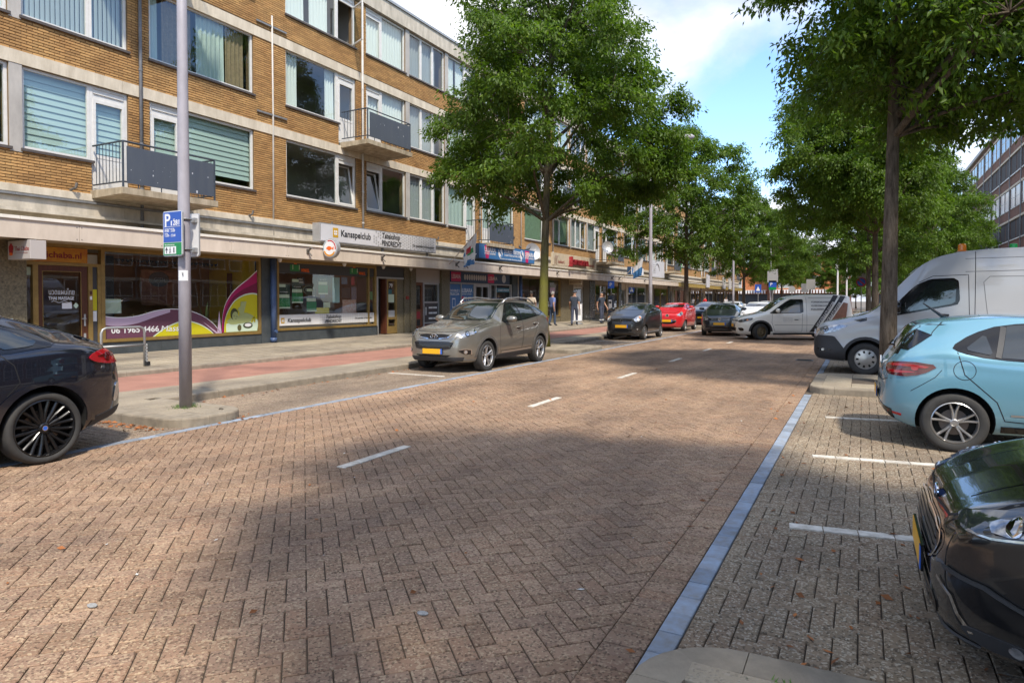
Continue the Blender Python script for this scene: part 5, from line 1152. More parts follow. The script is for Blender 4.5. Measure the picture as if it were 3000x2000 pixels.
MB().tube([(px0+0.14, py-0.008, pz0+0.04), (px0+0.155, py-0.008, pz0+0.08), (px0+0.155, py-0.008, pz0+0.105)], 0.006, 5).tube([(px0+0.155, py-0.008, pz0+0.08), (px0+0.172, py-0.008, pz0+0.04)], 0.005, 5).tube([(px0+0.14, py-0.008, pz0+0.085), (px0+0.155, py-0.008, pz0+0.1), (px0+0.175, py-0.008, pz0+0.085)], 0.004, 5).lathe([(0.008, 0), (0.008, 0.003)], 8, 'y', (px0+0.157, py-0.01, pz0+0.117)).build('icon', m_ink, PS)
yflat('icon', [(px0+0.225, pz0+0.045), (px0+0.245, pz0+0.045), (px0+0.245, pz0+0.115), (px0+0.225, pz0+0.115)], py-0.008, m_ink, PS)
BS = road_sign('road_sign', 'plain grey back of a road sign clamped behind the parking sign', -8.56, -8.16, 6.22, 2.20, 2.80, m_alu); 
for zz in (2.29, 2.70): MB().box(-8.3, -8.18, 6.17, 6.218, zz-0.03, zz+0.03).build('clamp', m_alu, BS); MB().tube([(-8.24+0.09*math.cos(a), 6.05+0.09*math.sin(a), zz) for a in [i*math.pi/8 for i in range(17)]], 0.012, 6).build('clamp_band', m_gutter, BS); 
# bicycle stand with a chain
bs = thing('bicycle_stand', 'galvanised bicycle stand hoop with a chain in front of the massage shop', 'bicycle stand', (-13.2, 8.1, 0.22), world=True)
zt_ = SWZ(-13.2); MB().tube([(-13.2, 7.86, zt_), (-13.2, 7.86, zt_+0.72), (-13.2, 7.89, zt_+0.79), (-13.2, 7.96, zt_+0.82), (-13.2, 8.65, zt_+0.82), (-13.2, 8.72, zt_+0.79), (-13.2, 8.75, zt_+0.72), (-13.2, 8.75, zt_)], 0.025, 10).build('hoop', M('galvanised', (0.33,0.33,0.32), 0.5, metal=0.6), bs, smooth=True); MB().tube([(-13.2, 7.86, zt_+0.45), (-13.2, 8.75, zt_+0.45)], 0.022, 10).build('crossbar', MATS['galvanised'], bs, smooth=True)
ch_ = MB(); [ch_.lathe([(0.02, -0.012), (0.026, 0), (0.02, 0.012)], 8, 'xyz'[i % 2], (-13.165, 8.77, zt_+0.06+0.035*i)) for i in range(12)]; ch_.build('chain', MATS['galvanised'], bs); MB().box(-13.19, -13.12, 8.74, 8.82, zt_+0.02, zt_+0.10).build('padlock', m_blk, bs)
# parking meter by the far shop
pm = thing('parking_meter', 'dark blue parking ticket machine with a white panel on the shop pavement', 'parking meter', (-13.6, 39.0, 0.25), world=True)
MB().box(-13.75, -13.45, 38.85, 39.15, 0.24, 1.85).build('case', M('meter_navy', (0.03,0.045,0.075), 0.4), pm, bevel=0.03); MB().box(-13.7, -13.5, 38.83, 38.848, 1.05, 1.6).build('panel', m_lite, pm); MB().box(-13.67, -13.53, 38.82, 38.828, 1.38, 1.5).build('screen', m_blk, pm); MB().tube([(-13.6, 39.0, 1.85), (-13.6, 39.0, 2.3)], 0.03, 8).build('mast', m_gutter, pm); MB().box(-13.8, -13.4, 38.97, 39.0, 2.3, 2.75).build('sign', m_sb, pm); text('lettering', 'P', 0.3, m_lite, (-13.7, 38.965, 2.42), (1,0,0), (0,0,1), pm)
# ------------------------------------------------------------------ trees
def bark_mat(name, c1, c2, moss=None):
    m = bpy.data.materials.new(name); nt, p = nodes_of(m); N = nt.nodes; L = nt.links
    tcn = N.new('ShaderNodeTexCoord'); mp = N.new('ShaderNodeMapping'); mp.inputs['Scale'].default_value = (9, 9, 1.6); L.new(tcn.outputs['Object'], mp.inputs[0])
    n = N.new('ShaderNodeTexNoise'); n.inputs['Scale'].default_value = 2.2; n.inputs['Detail'].default_value = 8; n.inputs['Roughness'].default_value = 0.7; L.new(mp.outputs[0], n.inputs['Vector'])
    r = N.new('ShaderNodeValToRGB'); r.color_ramp.elements[0].position = 0.36; r.color_ramp.elements[1].position = 0.66; r.color_ramp.elements[0].color = c1+(1,); r.color_ramp.elements[1].color = c2+(1,); L.new(n.outputs['Fac'], r.inputs[0]); src = r.outputs[0]
    if moss:
        n2 = N.new('ShaderNodeTexNoise'); n2.inputs['Scale'].default_value = 1.7; n2.inputs['Detail'].default_value = 6; L.new(tcn.outputs['Object'], n2.inputs['Vector'])
        sz = N.new('ShaderNodeSeparateXYZ'); L.new(tcn.outputs['Object'], sz.inputs[0]); mr = N.new('ShaderNodeMapRange'); mr.inputs[1].default_value = 4.2; mr.inputs[2].default_value = 1.5; mr.inputs[3].default_value = 0; mr.inputs[4].default_value = 0.42; L.new(sz.outputs[2], mr.inputs[0])
        ad = N.new('ShaderNodeMath'); ad.operation = 'ADD'; L.new(n2.outputs['Fac'], ad.inputs[0]); L.new(mr.outputs[0], ad.inputs[1]); rr_ = N.new('ShaderNodeValToRGB'); rr_.color_ramp.elements[0].position = 0.55; rr_.color_ramp.elements[1].position = 0.95; L.new(ad.outputs[0], rr_.inputs[0])
        mm = N.new('ShaderNodeMix'); mm.data_type = 'RGBA'; L.new(rr_.outputs[0], mm.inputs['Factor']); L.new(src, mm.inputs['A']); mm.inputs['B'].default_value = moss+(1,); src = mm.outputs['Result']
    L.new(src, p.inputs['Base Color']); p.inputs['Roughness'].default_value = 0.95; p.inputs['Specular IOR Level'].default_value = 0.2
    b = N.new('ShaderNodeBump'); b.inputs['Strength'].default_value = 0.9; b.inputs['Distance'].default_value = 0.025; L.new(n.outputs['Fac'], b.inputs['Height']); L.new(b.outputs[0], p.inputs['Normal']); return m
m_bark = bark_mat('tree_bark', (0.055,0.042,0.03), (0.155,0.125,0.095)); m_barkm = bark_mat('tree_bark_mossy', (0.055,0.045,0.028), (0.15,0.125,0.085), (0.15,0.145,0.03))
def leaf_mat(name, cols):
    m = bpy.data.materials.new(name); m.use_nodes = True; nt = m.node_tree; N = nt.nodes; L = nt.links; N.clear()
    o = N.new('ShaderNodeOutputMaterial'); ge = N.new('ShaderNodeNewGeometry'); oi = N.new('ShaderNodeObjectInfo')
    r = N.new('ShaderNodeValToRGB'); e = r.color_ramp.elements; e[0].color = cols[0]+(1,); e[1].color = cols[-1]+(1,)
    for i, c in enumerate(cols[1:-1]): q = e.new((i+1)/(len(cols)-1)); q.color = c+(1,)
    L.new(ge.outputs['Random Per Island'], r.inputs[0])
    n = N.new('ShaderNodeTexNoise'); n.inputs['Scale'].default_value = 0.9; n.inputs['Detail'].default_value = 3; L.new(ge.outputs['Position'], n.inputs['Vector'])
    mr = N.new('ShaderNodeMapRange'); mr.inputs[1].default_value = 0.3; mr.inputs[2].default_value = 0.7; mr.inputs[3].default_value = 0.72; mr.inputs[4].default_value = 1.3; L.new(n.outputs['Fac'], mr.inputs[0])
    mm = N.new('ShaderNodeMix'); mm.data_type = 'RGBA'; mm.blend_type = 'MULTIPLY'; mm.inputs['Factor'].default_value = 1; L.new(r.outputs[0], mm.inputs['A']); L.new(mr.outputs[0], mm.inputs['B'])
    p = N.new('ShaderNodeBsdfPrincipled'); p.inputs['Roughness'].default_value = 0.5; p.inputs['Specular IOR Level'].default_value = 0.3; L.new(mm.outputs['Result'], p.inputs['Base Color'])
    t = N.new('ShaderNodeBsdfTranslucent'); hs = N.new('ShaderNodeMix'); hs.data_type = 'RGBA'; hs.blend_type = 'MULTIPLY'; hs.inputs['Factor'].default_value = 1; L.new(mm.outputs['Result'], hs.inputs['A']); hs.inputs['B'].default_value = (1.5, 1.7, 0.6, 1); L.new(hs.outputs['Result'], t.inputs[0])
    x = N.new('ShaderNodeMixShader'); x.inputs[0].default_value = 0.42; L.new(p.outputs[0], x.inputs[1]); L.new(t.outputs[0], x.inputs[2]); L.new(x.outputs[0], o.inputs[0]); return m
m_leaf = leaf_mat('street_tree_leaf', [(0.058,0.108,0.012),(0.092,0.154,0.018),(0.07,0.126,0.014),(0.135,0.192,0.026)]); m_leaf2 = leaf_mat('pale_tree_leaf', [(0.10,0.19,0.03),(0.15,0.25,0.045),(0.125,0.22,0.035)])
def np_mesh(name, V, F, mat, smooth=False):
    me = bpy.data.meshes.new(name); nv, nf, k = len(V), len(F), F.shape[1]
    me.vertices.add(nv); me.vertices.foreach_set('co', V.astype(np.float32).ravel()); me.loops.add(nf*k); me.loops.foreach_set('vertex_index', F.astype(np.int32).ravel())
    me.polygons.add(nf); me.polygons.foreach_set('loop_start', np.arange(0, nf*k, k, dtype=np.int32)); me.polygons.foreach_set('loop_total', np.full(nf, k, dtype=np.int32))
    me.materials.append(mat); me.update(calc_edges=True); return me
def tree_meshes(seed, H, z0, R, nclump, per, leaf=0.17, trunk_r=0.165, lean=(0.0, 0.0), mat=None, bark=None, coff=(0.0, 0.0), extra=()):
    r = np.random.default_rng(seed); wood = MB()
    tp = [Vector((lean[0]*t+0.05*math.sin(3*t+seed), lean[1]*t+0.05*math.cos(2.3*t+seed), H*0.82*t)) for t in np.linspace(0, 1, 12)]; tp[0].x = tp[0].y = 0
    wood.tube(tp, [trunk_r*(1.30 if i == 0 else 1)*(1-0.80*i/11) for i in range(12)], 14)
    def axis(z): 
        t = min(max(z/(H*0.82), 0), 1); i = min(int(t*11), 10); f = t*11-i; return tp[i].lerp(tp[i+1], f)
    C = []
    tries = 0
    while len(C) < nclump and tries < 40000:
        tries += 1; t = r.random()**0.9; ang = r.random()*2*math.pi; z = z0+(H-z0)*t
        prof = R*max(0.10, math.sin(math.pi*min(1, t*0.76+0.24)))**0.7*(0.90+0.14*math.sin(ang*2+seed)+0.14*math.sin(ang*5+seed*2+t*6))
        q = r.random()**0.42*prof
        c = Vector((q*math.cos(ang), q*math.sin(ang), z)); a = axis(z); c.x += a.x+coff[0]; c.y += a.y+coff[1]
        if all((c-d).length > 0.62 for d in C): C.append(c)
    for (a0, a1, r0_, r1_, za_, zb_, ne) in extra:
        for _ in range(ne): an = a0+(a1-a0)*r.random(); q = r0_+(r1_-r0_)*r.random(); C.append(Vector((q*math.cos(an), q*math.sin(an), za_+(zb_-za_)*r.random())))
    LV = []; nl = 0
    order = sorted(range(len(C)), key=lambda i: -math.hypot(C[i].x, C[i].y)); main = []; mains = []
    for i in order:
        if len(main) < 16 and all((C[i]-C[j]).length > 2.0 for j in main): main.append(i)
    def limb(c):
        hd_ = math.hypot(c.x, c.y); za = max(z0-0.5, c.z-0.4-hd_*0.55); a = axis(za); mid = a.lerp(c, 0.5)+Vector((r.normal(0, .15), r.normal(0, .15), 0.18)); return [a, a.lerp(mid, 0.5)+Vector((0, 0, 0.07)), mid, mid.lerp(c, 0.55)+Vector((0, 0, 0.08)), c]
    for i in main:
        P = limb(C[i]); r0 = 0.05*(0.7+0.5*r.random()); wood.tube(P, [r0*1.3, r0, r0*0.7, r0*0.4, 0.008], 6, caps=False); mains += P[1:4]
    mains += [axis(z) for z in np.linspace(z0+0.5, H*0.8, 14)]
    for ci, c in enumerate(C):
        if ci not in main:
            q = min((m_ for m_ in mains if m_.z < c.z+0.6), key=lambda m_: (m_-c).length, default=axis(c.z)); mid = q.lerp(c, 0.5)+Vector((r.normal(0, .08), r.normal(0, .08), 0.12)); wood.tube([q, mid, c], [0.020, 0.013, 0.006], 4, caps=False)
        out = Vector((c.x, c.y, 0))
        n_tw = 6; n = int(per*(0.75+0.5*r.random())); out = Vector((c.x, c.y, 0)); out = out.normalized() if out.length > 0.1 else Vector((1, 0, 0))
        tw = []
        for k in range(n_tw):
            d = Vector((r.normal(), r.normal(), r.normal()*0.5))+out*0.7; d.normalize(); e = c+d*(0.5+0.45*r.random())+Vector((0, 0, -0.12)); tw.append((c, e))
            wood.tube([c, c.lerp(e, 0.5)+Vector((0, 0, 0.06)), e], [0.008, 0.005, 0.003], 3, caps=False)
        k = r.integers(0, n_tw, n); s = r.random(n)**0.7
        A = np.array([t_[0][:] for t_ in tw])[k]; B = np.array([t_[1][:] for t_ in tw])[k]
        P = A+(B-A)*s[:, None]*1.12+r.normal(0, 0.135, (n, 3))*np.array([1, 1, 0.75]); P[:, 2] += 0.06*np.sin(s*3.14)
        D = (B-A); D /= np.linalg.norm(D, axis=1)[:, None]+1e-6
        D = D*0.55+r.normal(0, 0.55, (n, 3)); D[:, 2] -= 0.55; D /= np.linalg.norm(D, axis=1)[:, None]+1e-6
        U = np.cross(D, np.array([0, 0, 1.0])+r.normal(0, 0.5, (n, 3))); U /= np.linalg.norm(U, axis=1)[:, None]+1e-6; Nn = np.cross(U, D)
        l = leaf*(0.65+0.6*r.random(n)); w = l*(0.19+0.05*r.random(n)); mid_ = P+D*(l*0.45)[:, None]
        q = np.stack([P, mid_+U*w[:, None]+Nn*(w*0.35)[:, None], P+D*l[:, None]-Nn*(l*0.10)[:, None], mid_-U*w[:, None]+Nn*(w*0.35)[:, None]], 1)
        LV.append(q.reshape(-1, 3)); nl += n
    LV = np.concatenate(LV); idx = np.arange(nl)[:, None]*4
    Fq = np.concatenate([idx+np.array([[0, 1, 2]]), idx+np.array([[0, 2, 3]])], 1).reshape(-1, 3)
    wm = wood.mesh('trunk', bark or m_bark, smooth=True); lm = np_mesh('crown', LV, Fq, mat or m_leaf); return wm, lm
TREES = {'a': tree_meshes(11, 12.8, 4.5, 3.85, 175, 640, leaf=0.135, lean=(0.15, 0.35), bark=m_barkm, extra=((-.45, .5, 2.8, 4.2, 4.9, 7.7, 20),)), 'b': tree_meshes(5, 12.4, 4.9, 3.05, 175, 620, leaf=0.135, trunk_r=0.15, coff=(0.95, -0.1), extra=((-.2, 1.1, 2.4, 4.9, 5.0, 9.5, 34),)), 'c': tree_meshes(23, 11.8, 4.0, 4.1, 140, 420, leaf=0.175), 'd': tree_meshes(31, 12.0, 3.2, 4.6, 120, 230, leaf=0.26, mat=m_leaf2)}
def tree(kind, x, y, label, rz=0.0, sc=1.0, group=None, z=0.1, name='street_tree'):
    t = thing(name, label, 'tree', (x, y, z), rz, group=group); t.scale = (sc, sc, sc)
    for nm, me in zip(('trunk', 'crown'), TREES[kind]): o = bpy.data.objects.new(nm, me); link(o, t)
    return t
tree('a', -8.98, 19.35, 'broad green street tree with yellow mossy trunk beside the grey brown car', 0.4, 1.0)
tree('b', 0.46, 13.75, 'street tree with bare brown trunk on the kerbed island by the big van', 0.15, 1.0)
tree('b', 0.62, 2.15, 'street tree on the concrete island beside the black car', -0.5, 0.74)
GL = 'street trees along the kerbside bays'; GR = 'street trees along the cross parking bays'
tree('c', -9.0, 38.9, 'street tree behind the red car', 1.3, 0.97, GL); tree('c', -9.0, 59.6, 'street tree by the lamp post whose arm shows', 3.9, 0.93, GL)
for (x, y, rz, s, lb) in ((-9.0, 80.5, 5.1, 0.9, 'distant street tree just past the lamp post with small parking signs'), (-9.0, 90.0, 2.0, 0.88, 'distant street tree near the end of the yellow canopy'), (-6.5, 103, 0.3, 0.85, 'farthest shop side tree, in front of the orange block with awning')): tree('c', x, y, lb, rz, s, 'distant trees on the shop side')
tree('b', 0.35, 27.5, 'slender street tree rising behind the big van', 4.0, 0.88, GR); tree('c', 0.3, 41.0, 'darker street tree farther behind the big van', 0.9, 0.9, GR)
for (x, y, rz, s, lb) in ((0.8, 56, 2.9, 0.86, 'distant street tree beside the round no parking sign'), (4.8, 62, 1.9, 0.9, 'distant tree whose crown shows just above the van roof'), (6.5, 80, 4.4, 0.9, 'distant tree beside the far end of the dark brick flats'), (3.6, 47, 5.2, 0.85, 'tree behind the van, its crown overlapping the thin white mast')): tree('c', x, y, lb, rz, s, 'distant trees by the dark flats')
for (x, y, rz, s, lb) in ((-2.0, 104, 0.2, 0.75, 'pale green bushy tree right of the dark red brick pier'), (1.4, 100, 3.0, 0.8, 'pale green bushy tree behind the two masts'), (5.5, 118, 1.2, 0.95, 'pale green tree before the orange block beside the dark flats'), (9.5, 112, 5.5, 0.9, 'pale green tree at the far corner of the dark flats'), (-1.0, 128, 1.5, 0.7, 'pale green tree behind the dark red brick pier')): tree('d', x, y, lb, rz, s, 'pale trees at the end of the street', name='far_tree')

# ------------------------------------------------------------------ dark flats on the right, low block opposite, orange block at the street end
m_dbrick = M('dark_brick', (0.20,0.10,0.068), 0.9, var=0.25, vscale=1.5); m_wframe = M('frame_cream', (0.62,0.60,0.55), 0.5); m_wglass = M('far_glass', (0.07,0.08,0.09), 0.1, spec=0.4); m_wdark = M('loggia_dark', (0.05,0.045,0.045), 0.8)
def flats(name, label, X, ya, yb, H, nst, bay, m_wall, loggia_rows=(), x_back=10, face=-1, windows=True):
    t = thing(name, label, 'building', (X, (ya+yb)/2, 0), world=True); x1 = X-face*x_back
    MB().box(min(X, x1), max(X, x1), ya, yb, 0, H).build('wall', m_wall, t); MB().box(min(X, x1)-0.3, max(X, x1)+0.3, ya-0.3, yb+0.3, H+0.002, H+0.35).build('roof', M('roof_pale', (0.45,0.45,0.45), 0.7), t)
    st = (H-0.6)/nst
    for f in range(nst):
        z = 0.3+st*f
        MB().box(X+face*0.12 if face < 0 else X, X if face < 0 else X+0.12, ya, yb, z+st-0.28, z+st-0.1).build('concrete_band', m_conc, t)
        y = ya+0.4; i = 0
        while y+bay < yb:
            w0, w1 = y+0.25, y+bay-0.25
            if f in loggia_rows: 
                MB().box(X+face*0.02, X+0.001 if face < 0 else X+0.02, w0-0.1, w1+0.1, z+0.9, z+st-0.3).build('loggia', m_wdark, t)
                MB().box(X+face*0.10, X+face*0.07, w0-0.2, w1+0.2, z+0.8, z+0.9).build('loggia_rail', m_wframe, t)
            else:
                wd = MB(); xx = sorted((X+face*0.06, X+face*0.002)); wd.box(xx[0], xx[1], w0, w1, z+0.75, z+st-0.3); w_ = wd.build('window', m_wframe, t)
                nn = 3 if i % 2 == 0 else 2
                for q in range(nn):
                    a = w0+0.08+(w1-w0-0.08)*q/nn; b = w0+(w1-w0-0.08)*(q+1)/nn; xx = sorted((X+face*0.07, X+face*0.061)); MB().box(xx[0], xx[1], a, b, z+0.83, z+1.55).build('pane', m_wglass, w_); MB().box(xx[0], xx[1], a, b, z+1.63, z+st-0.38).build('pane', m_wglass, w_)
            if i % 2 == 0: MB().tube([(X+face*0.12, y, z), (X+face*0.12, y, z+st)], 0.05, 6).build('downpipe', m_gutter, t)
            y += bay; i += 1
    return t
flats('apartment_building', 'dark red brown brick flats with loggias and white window frames beyond the van', 11.5, 58, 106, 17.5, 6, 2.4, m_dbrick, (2, 4))
flats('shop_building', 'low red brick block with white bands across the street', 15.0, -22, 48, 9.5, 3, 2.6, M('low_brick', (0.2,0.085,0.05), 0.9, var=0.2, vscale=1.5), ())
m_obrick = M('orange_brick', (0.42,0.155,0.06), 0.9, var=0.15, vscale=2)
def endblock(name, label, x0, x1, y, H, m_wall, ws):
    t = thing(name, label, 'building', ((x0+x1)/2, y, 0), world=True); MB().box(x0, x1, y, y+9, 0, H).build('wall', m_wall, t); MB().box(x0-0.3, x1+0.3, y-0.3, y+9.3, H+0.002, H+0.3).build('roof', M('roof_pale', (0.45,0.45,0.45), 0.7), t)
    x = x0+1.2
    while x+ws < x1-0.5:
        for z in (3.6, 6.4):
            if z+1.9 < H:
                w_ = MB().box(x, x+2.4, y-0.06, y-0.002, z, z+2.0).build('window', m_wframe, t)
                for q in range(3): MB().box(x+0.08+q*0.77, x+0.78+q*0.77, y-0.075, y-0.061, z+0.75, z+1.92).build('pane', m_wglass, w_); MB().box(x+0.08+q*0.77, x+0.78+q*0.77, y-0.075, y-0.061, z+0.08, z+0.67).build('pane', M('spandrel', (0.34,0.36,0.36), 0.6), w_)
        x += ws
    aw = MB()
    for i in range(int((x1-x0)/0.45)): aw.box(x0+i*0.45, x0+i*0.45+0.26, y-1.0, y-0.95, 2.7, 3.25)
    MB().box(x0, x1, y-1.0, y-0.01, 3.25, 3.32).build('awning', m_lite, t); aw.build('awning_valance', m_lite, t); MB().box(x0, x1, y-0.05, y-0.004, 0.1, 2.6).build('shop_glazing', m_wglass, t)
    return t
endblock('brick_building', 'orange brick block with white awning at the end of the street', -14.0, -3.2, 122, 9.0, m_obrick, 4.3)
endblock('brick_building', 'orange brick block behind the distant trees past the shops', -44.0, -15.2, 128, 8.0, m_obrick, 5.2)
endblock('brick_building', 'orange brick block half hidden by trees beside the dark flats', 2.5, 22.0, 135, 9.0, m_obrick, 4.6)
st = thing('brick_pier', 'dark red brick tower pier at the corner of the orange block', 'tower', (-2.6, 121.5, 0), world=True); MB().prism([(-3.15,0),(-1.6,0),(-1.9,10.6),(-3.15,10.6)], 'y', 120.5, 124).build('shaft', m_dbrick, st); MB().box(-3.3,-1.8,120.3,124.2,10.602,10.8).build('cap', m_conc, st)
# ------------------------------------------------------------------ vehicles
def paint(name, col, metal=0.0, rough=0.32, flake=0.0):
    if name in MATS: return MATS[name]
    m = bpy.data.materials.new(name); nt, p = nodes_of(m); N = nt.nodes; L = nt.links
    p.inputs['Base Color'].default_value = tuple(col)+(1,); p.inputs['Metallic'].default_value = metal; p.inputs['Roughness'].default_value = rough; p.inputs['Coat Weight'].default_value = 1.0; p.inputs['Coat Roughness'].default_value = 0.02; p.inputs['Specular IOR Level'].default_value = 0.5
    # road dust towards the ground as fine grain
    tcn = N.new('ShaderNodeTexCoord'); n = N.new('ShaderNodeTexNoise'); n.inputs['Scale'].default_value = 5; n.inputs['Detail'].default_value = 6; L.new(tcn.outputs['Object'], n.inputs['Vector']); sz = N.new('ShaderNodeSeparateXYZ'); L.new(tcn.outputs['Object'], sz.inputs[0])
    mr = N.new('ShaderNodeMapRange'); mr.inputs[1].default_value = 0.65; mr.inputs[2].default_value = 0.15; mr.inputs[3].default_value = 0.0; mr.inputs[4].default_value = 0.30; L.new(sz.outputs[2], mr.inputs[0]); mu = N.new('ShaderNodeMath'); mu.operation = 'MULTIPLY'; L.new(mr.outputs[0], mu.inputs[0]); L.new(n.outputs['Fac'], mu.inputs[1])
    x = N.new('ShaderNodeMix'); x.data_type = 'RGBA'; x.inputs['A'].default_value = tuple(col)+(1,); x.inputs['B'].default_value = (0.20,0.17,0.135,1); L.new(mu.outputs[0], x.inputs['Factor']); L.new(x.outputs['Result'], p.inputs['Base Color'])
    n2 = N.new('ShaderNodeTexNoise'); n2.inputs['Scale'].default_value = 1.6; L.new(tcn.outputs['Object'], n2.inputs['Vector']); b = N.new('ShaderNodeBump'); b.inputs['Strength'].default_value = 0.04; b.inputs['Distance'].default_value = 0.02; L.new(n2.outputs['Fac'], b.inputs['Height']); L.new(b.outputs[0], p.inputs['Coat Normal'])
    MATS[name] = m; return m
m_cglass = M('car_glass', (0.012,0.016,0.016), 0.02, spec=0.9, coat=0.6); m_ctrim = M('car_trim_black', (0.010,0.010,0.011), 0.10); m_plast = M('car_plastic', (0.032,0.032,0.034), 0.6, bump=0.1, bscale=300); m_tyre = M('tyre_rubber', (0.022,0.022,0.022), 0.8, var=0.35, vscale=9, vcol=(0.045,0.042,0.038)); m_alloy = M('alloy_silver', (0.52,0.51,0.50), 0.30, metal=0.85); m_alloyb = M('alloy_black', (0.012,0.012,0.013), 0.25, metal=0.3); m_chrome = M('chrome', (0.75,0.75,0.76), 0.08, metal=1.0); m_well = M('wheel_well', (0.008,0.008,0.008), 0.9); m_red = M('tail_red', (0.35,0.006,0.012), 0.12, coat=0.8); m_redd = M('tail_dark', (0.10,0.004,0.008), 0.12, coat=0.8); m_lampc = M('lamp_clear', (0.50,0.51,0.52), 0.08, metal=0.55, coat=1.0, var=0.7, vscale=17, vcol=(0.12,0.12,0.13)); m_lampd = M('lamp_dark', (0.03,0.032,0.036), 0.06, coat=1.0); m_plate = M('plate_yellow', (0.80,0.40,0.01), 0.4); m_eu = M('plate_blue', (0.03,0.12,0.50), 0.4); m_seam = M('panel_gap', (0.006,0.006,0.007), 0.7); m_rustw = M('steel_wheel', (0.20,0.15,0.08), 0.7, metal=0.3, var=0.5, vscale=14); m_disc = M('brake_disc', (0.16,0.14,0.13), 0.4, metal=0.8); m_amber = M('amber_lens', (0.75,0.22,0.01), 0.2, coat=0.5)
def pchip(pts, x):
    P = np.array(pts, float); X, Y = P[:, 0], P[:, 1]; h = np.diff(X); d = np.diff(Y)/h; n = len(X); m = np.zeros(n)
    for i in range(1, n-1):
        if d[i-1]*d[i] > 0: w1, w2 = 2*h[i]+h[i-1], h[i]+2*h[i-1]; m[i] = (w1+w2)/(w1/d[i-1]+w2/d[i])
    m[0], m[-1] = d[0], d[-1]; x = np.clip(np.asarray(x, float), X[0], X[-1]); i = np.clip(np.searchsorted(X, x)-1, 0, n-2); t = (x-X[i])/h[i]
    return (2*t**3-3*t**2+1)*Y[i]+(t**3-2*t**2+t)*h[i]*m[i]+(-2*t**3+3*t**2)*Y[i+1]+(t**3-t**2)*h[i]*m[i+1]
def chaikin(poly, it=2, q=0.22):
    for _ in range(it): poly = [p for i in range(len(poly)) for p in ((poly[i][0]*(1-q)+poly[(i+1) % len(poly)][0]*q, poly[i][1]*(1-q)+poly[(i+1) % len(poly)][1]*q), (poly[i][0]*q+poly[(i+1) % len(poly)][0]*(1-q), poly[i][1]*q+poly[(i+1) % len(poly)][1]*(1-q)))]
    return poly
def in_poly(p, poly):
    x, y = p; c = False
    for i in range(len(poly)):
        (x1, y1), (x2, y2) = poly[i], poly[i-1]
        if (y1 > y) != (y2 > y) and x < (x2-x1)*(y-y1)/(y2-y1)+x1: c = not c
    return c
def catmull(P, n=4):
    P = np.array(P, float); out = []
    for i in range(len(P)-1):
        p0, p1, p2, p3 = (P[i-1] if i else 2*P[0]-P[1]), P[i], P[i+1], (P[i+2] if i+2 < len(P) else P[i+1])
        for k in range(n):
            t = k/n; out.append(0.5*((2*p1)+(-p0+p2)*t+(2*p0-5*p1+4*p2-p3)*t*t+(-p0+3*p1-3*p2+p3)*t**3))
    out.append(P[-1]); return np.array(out)
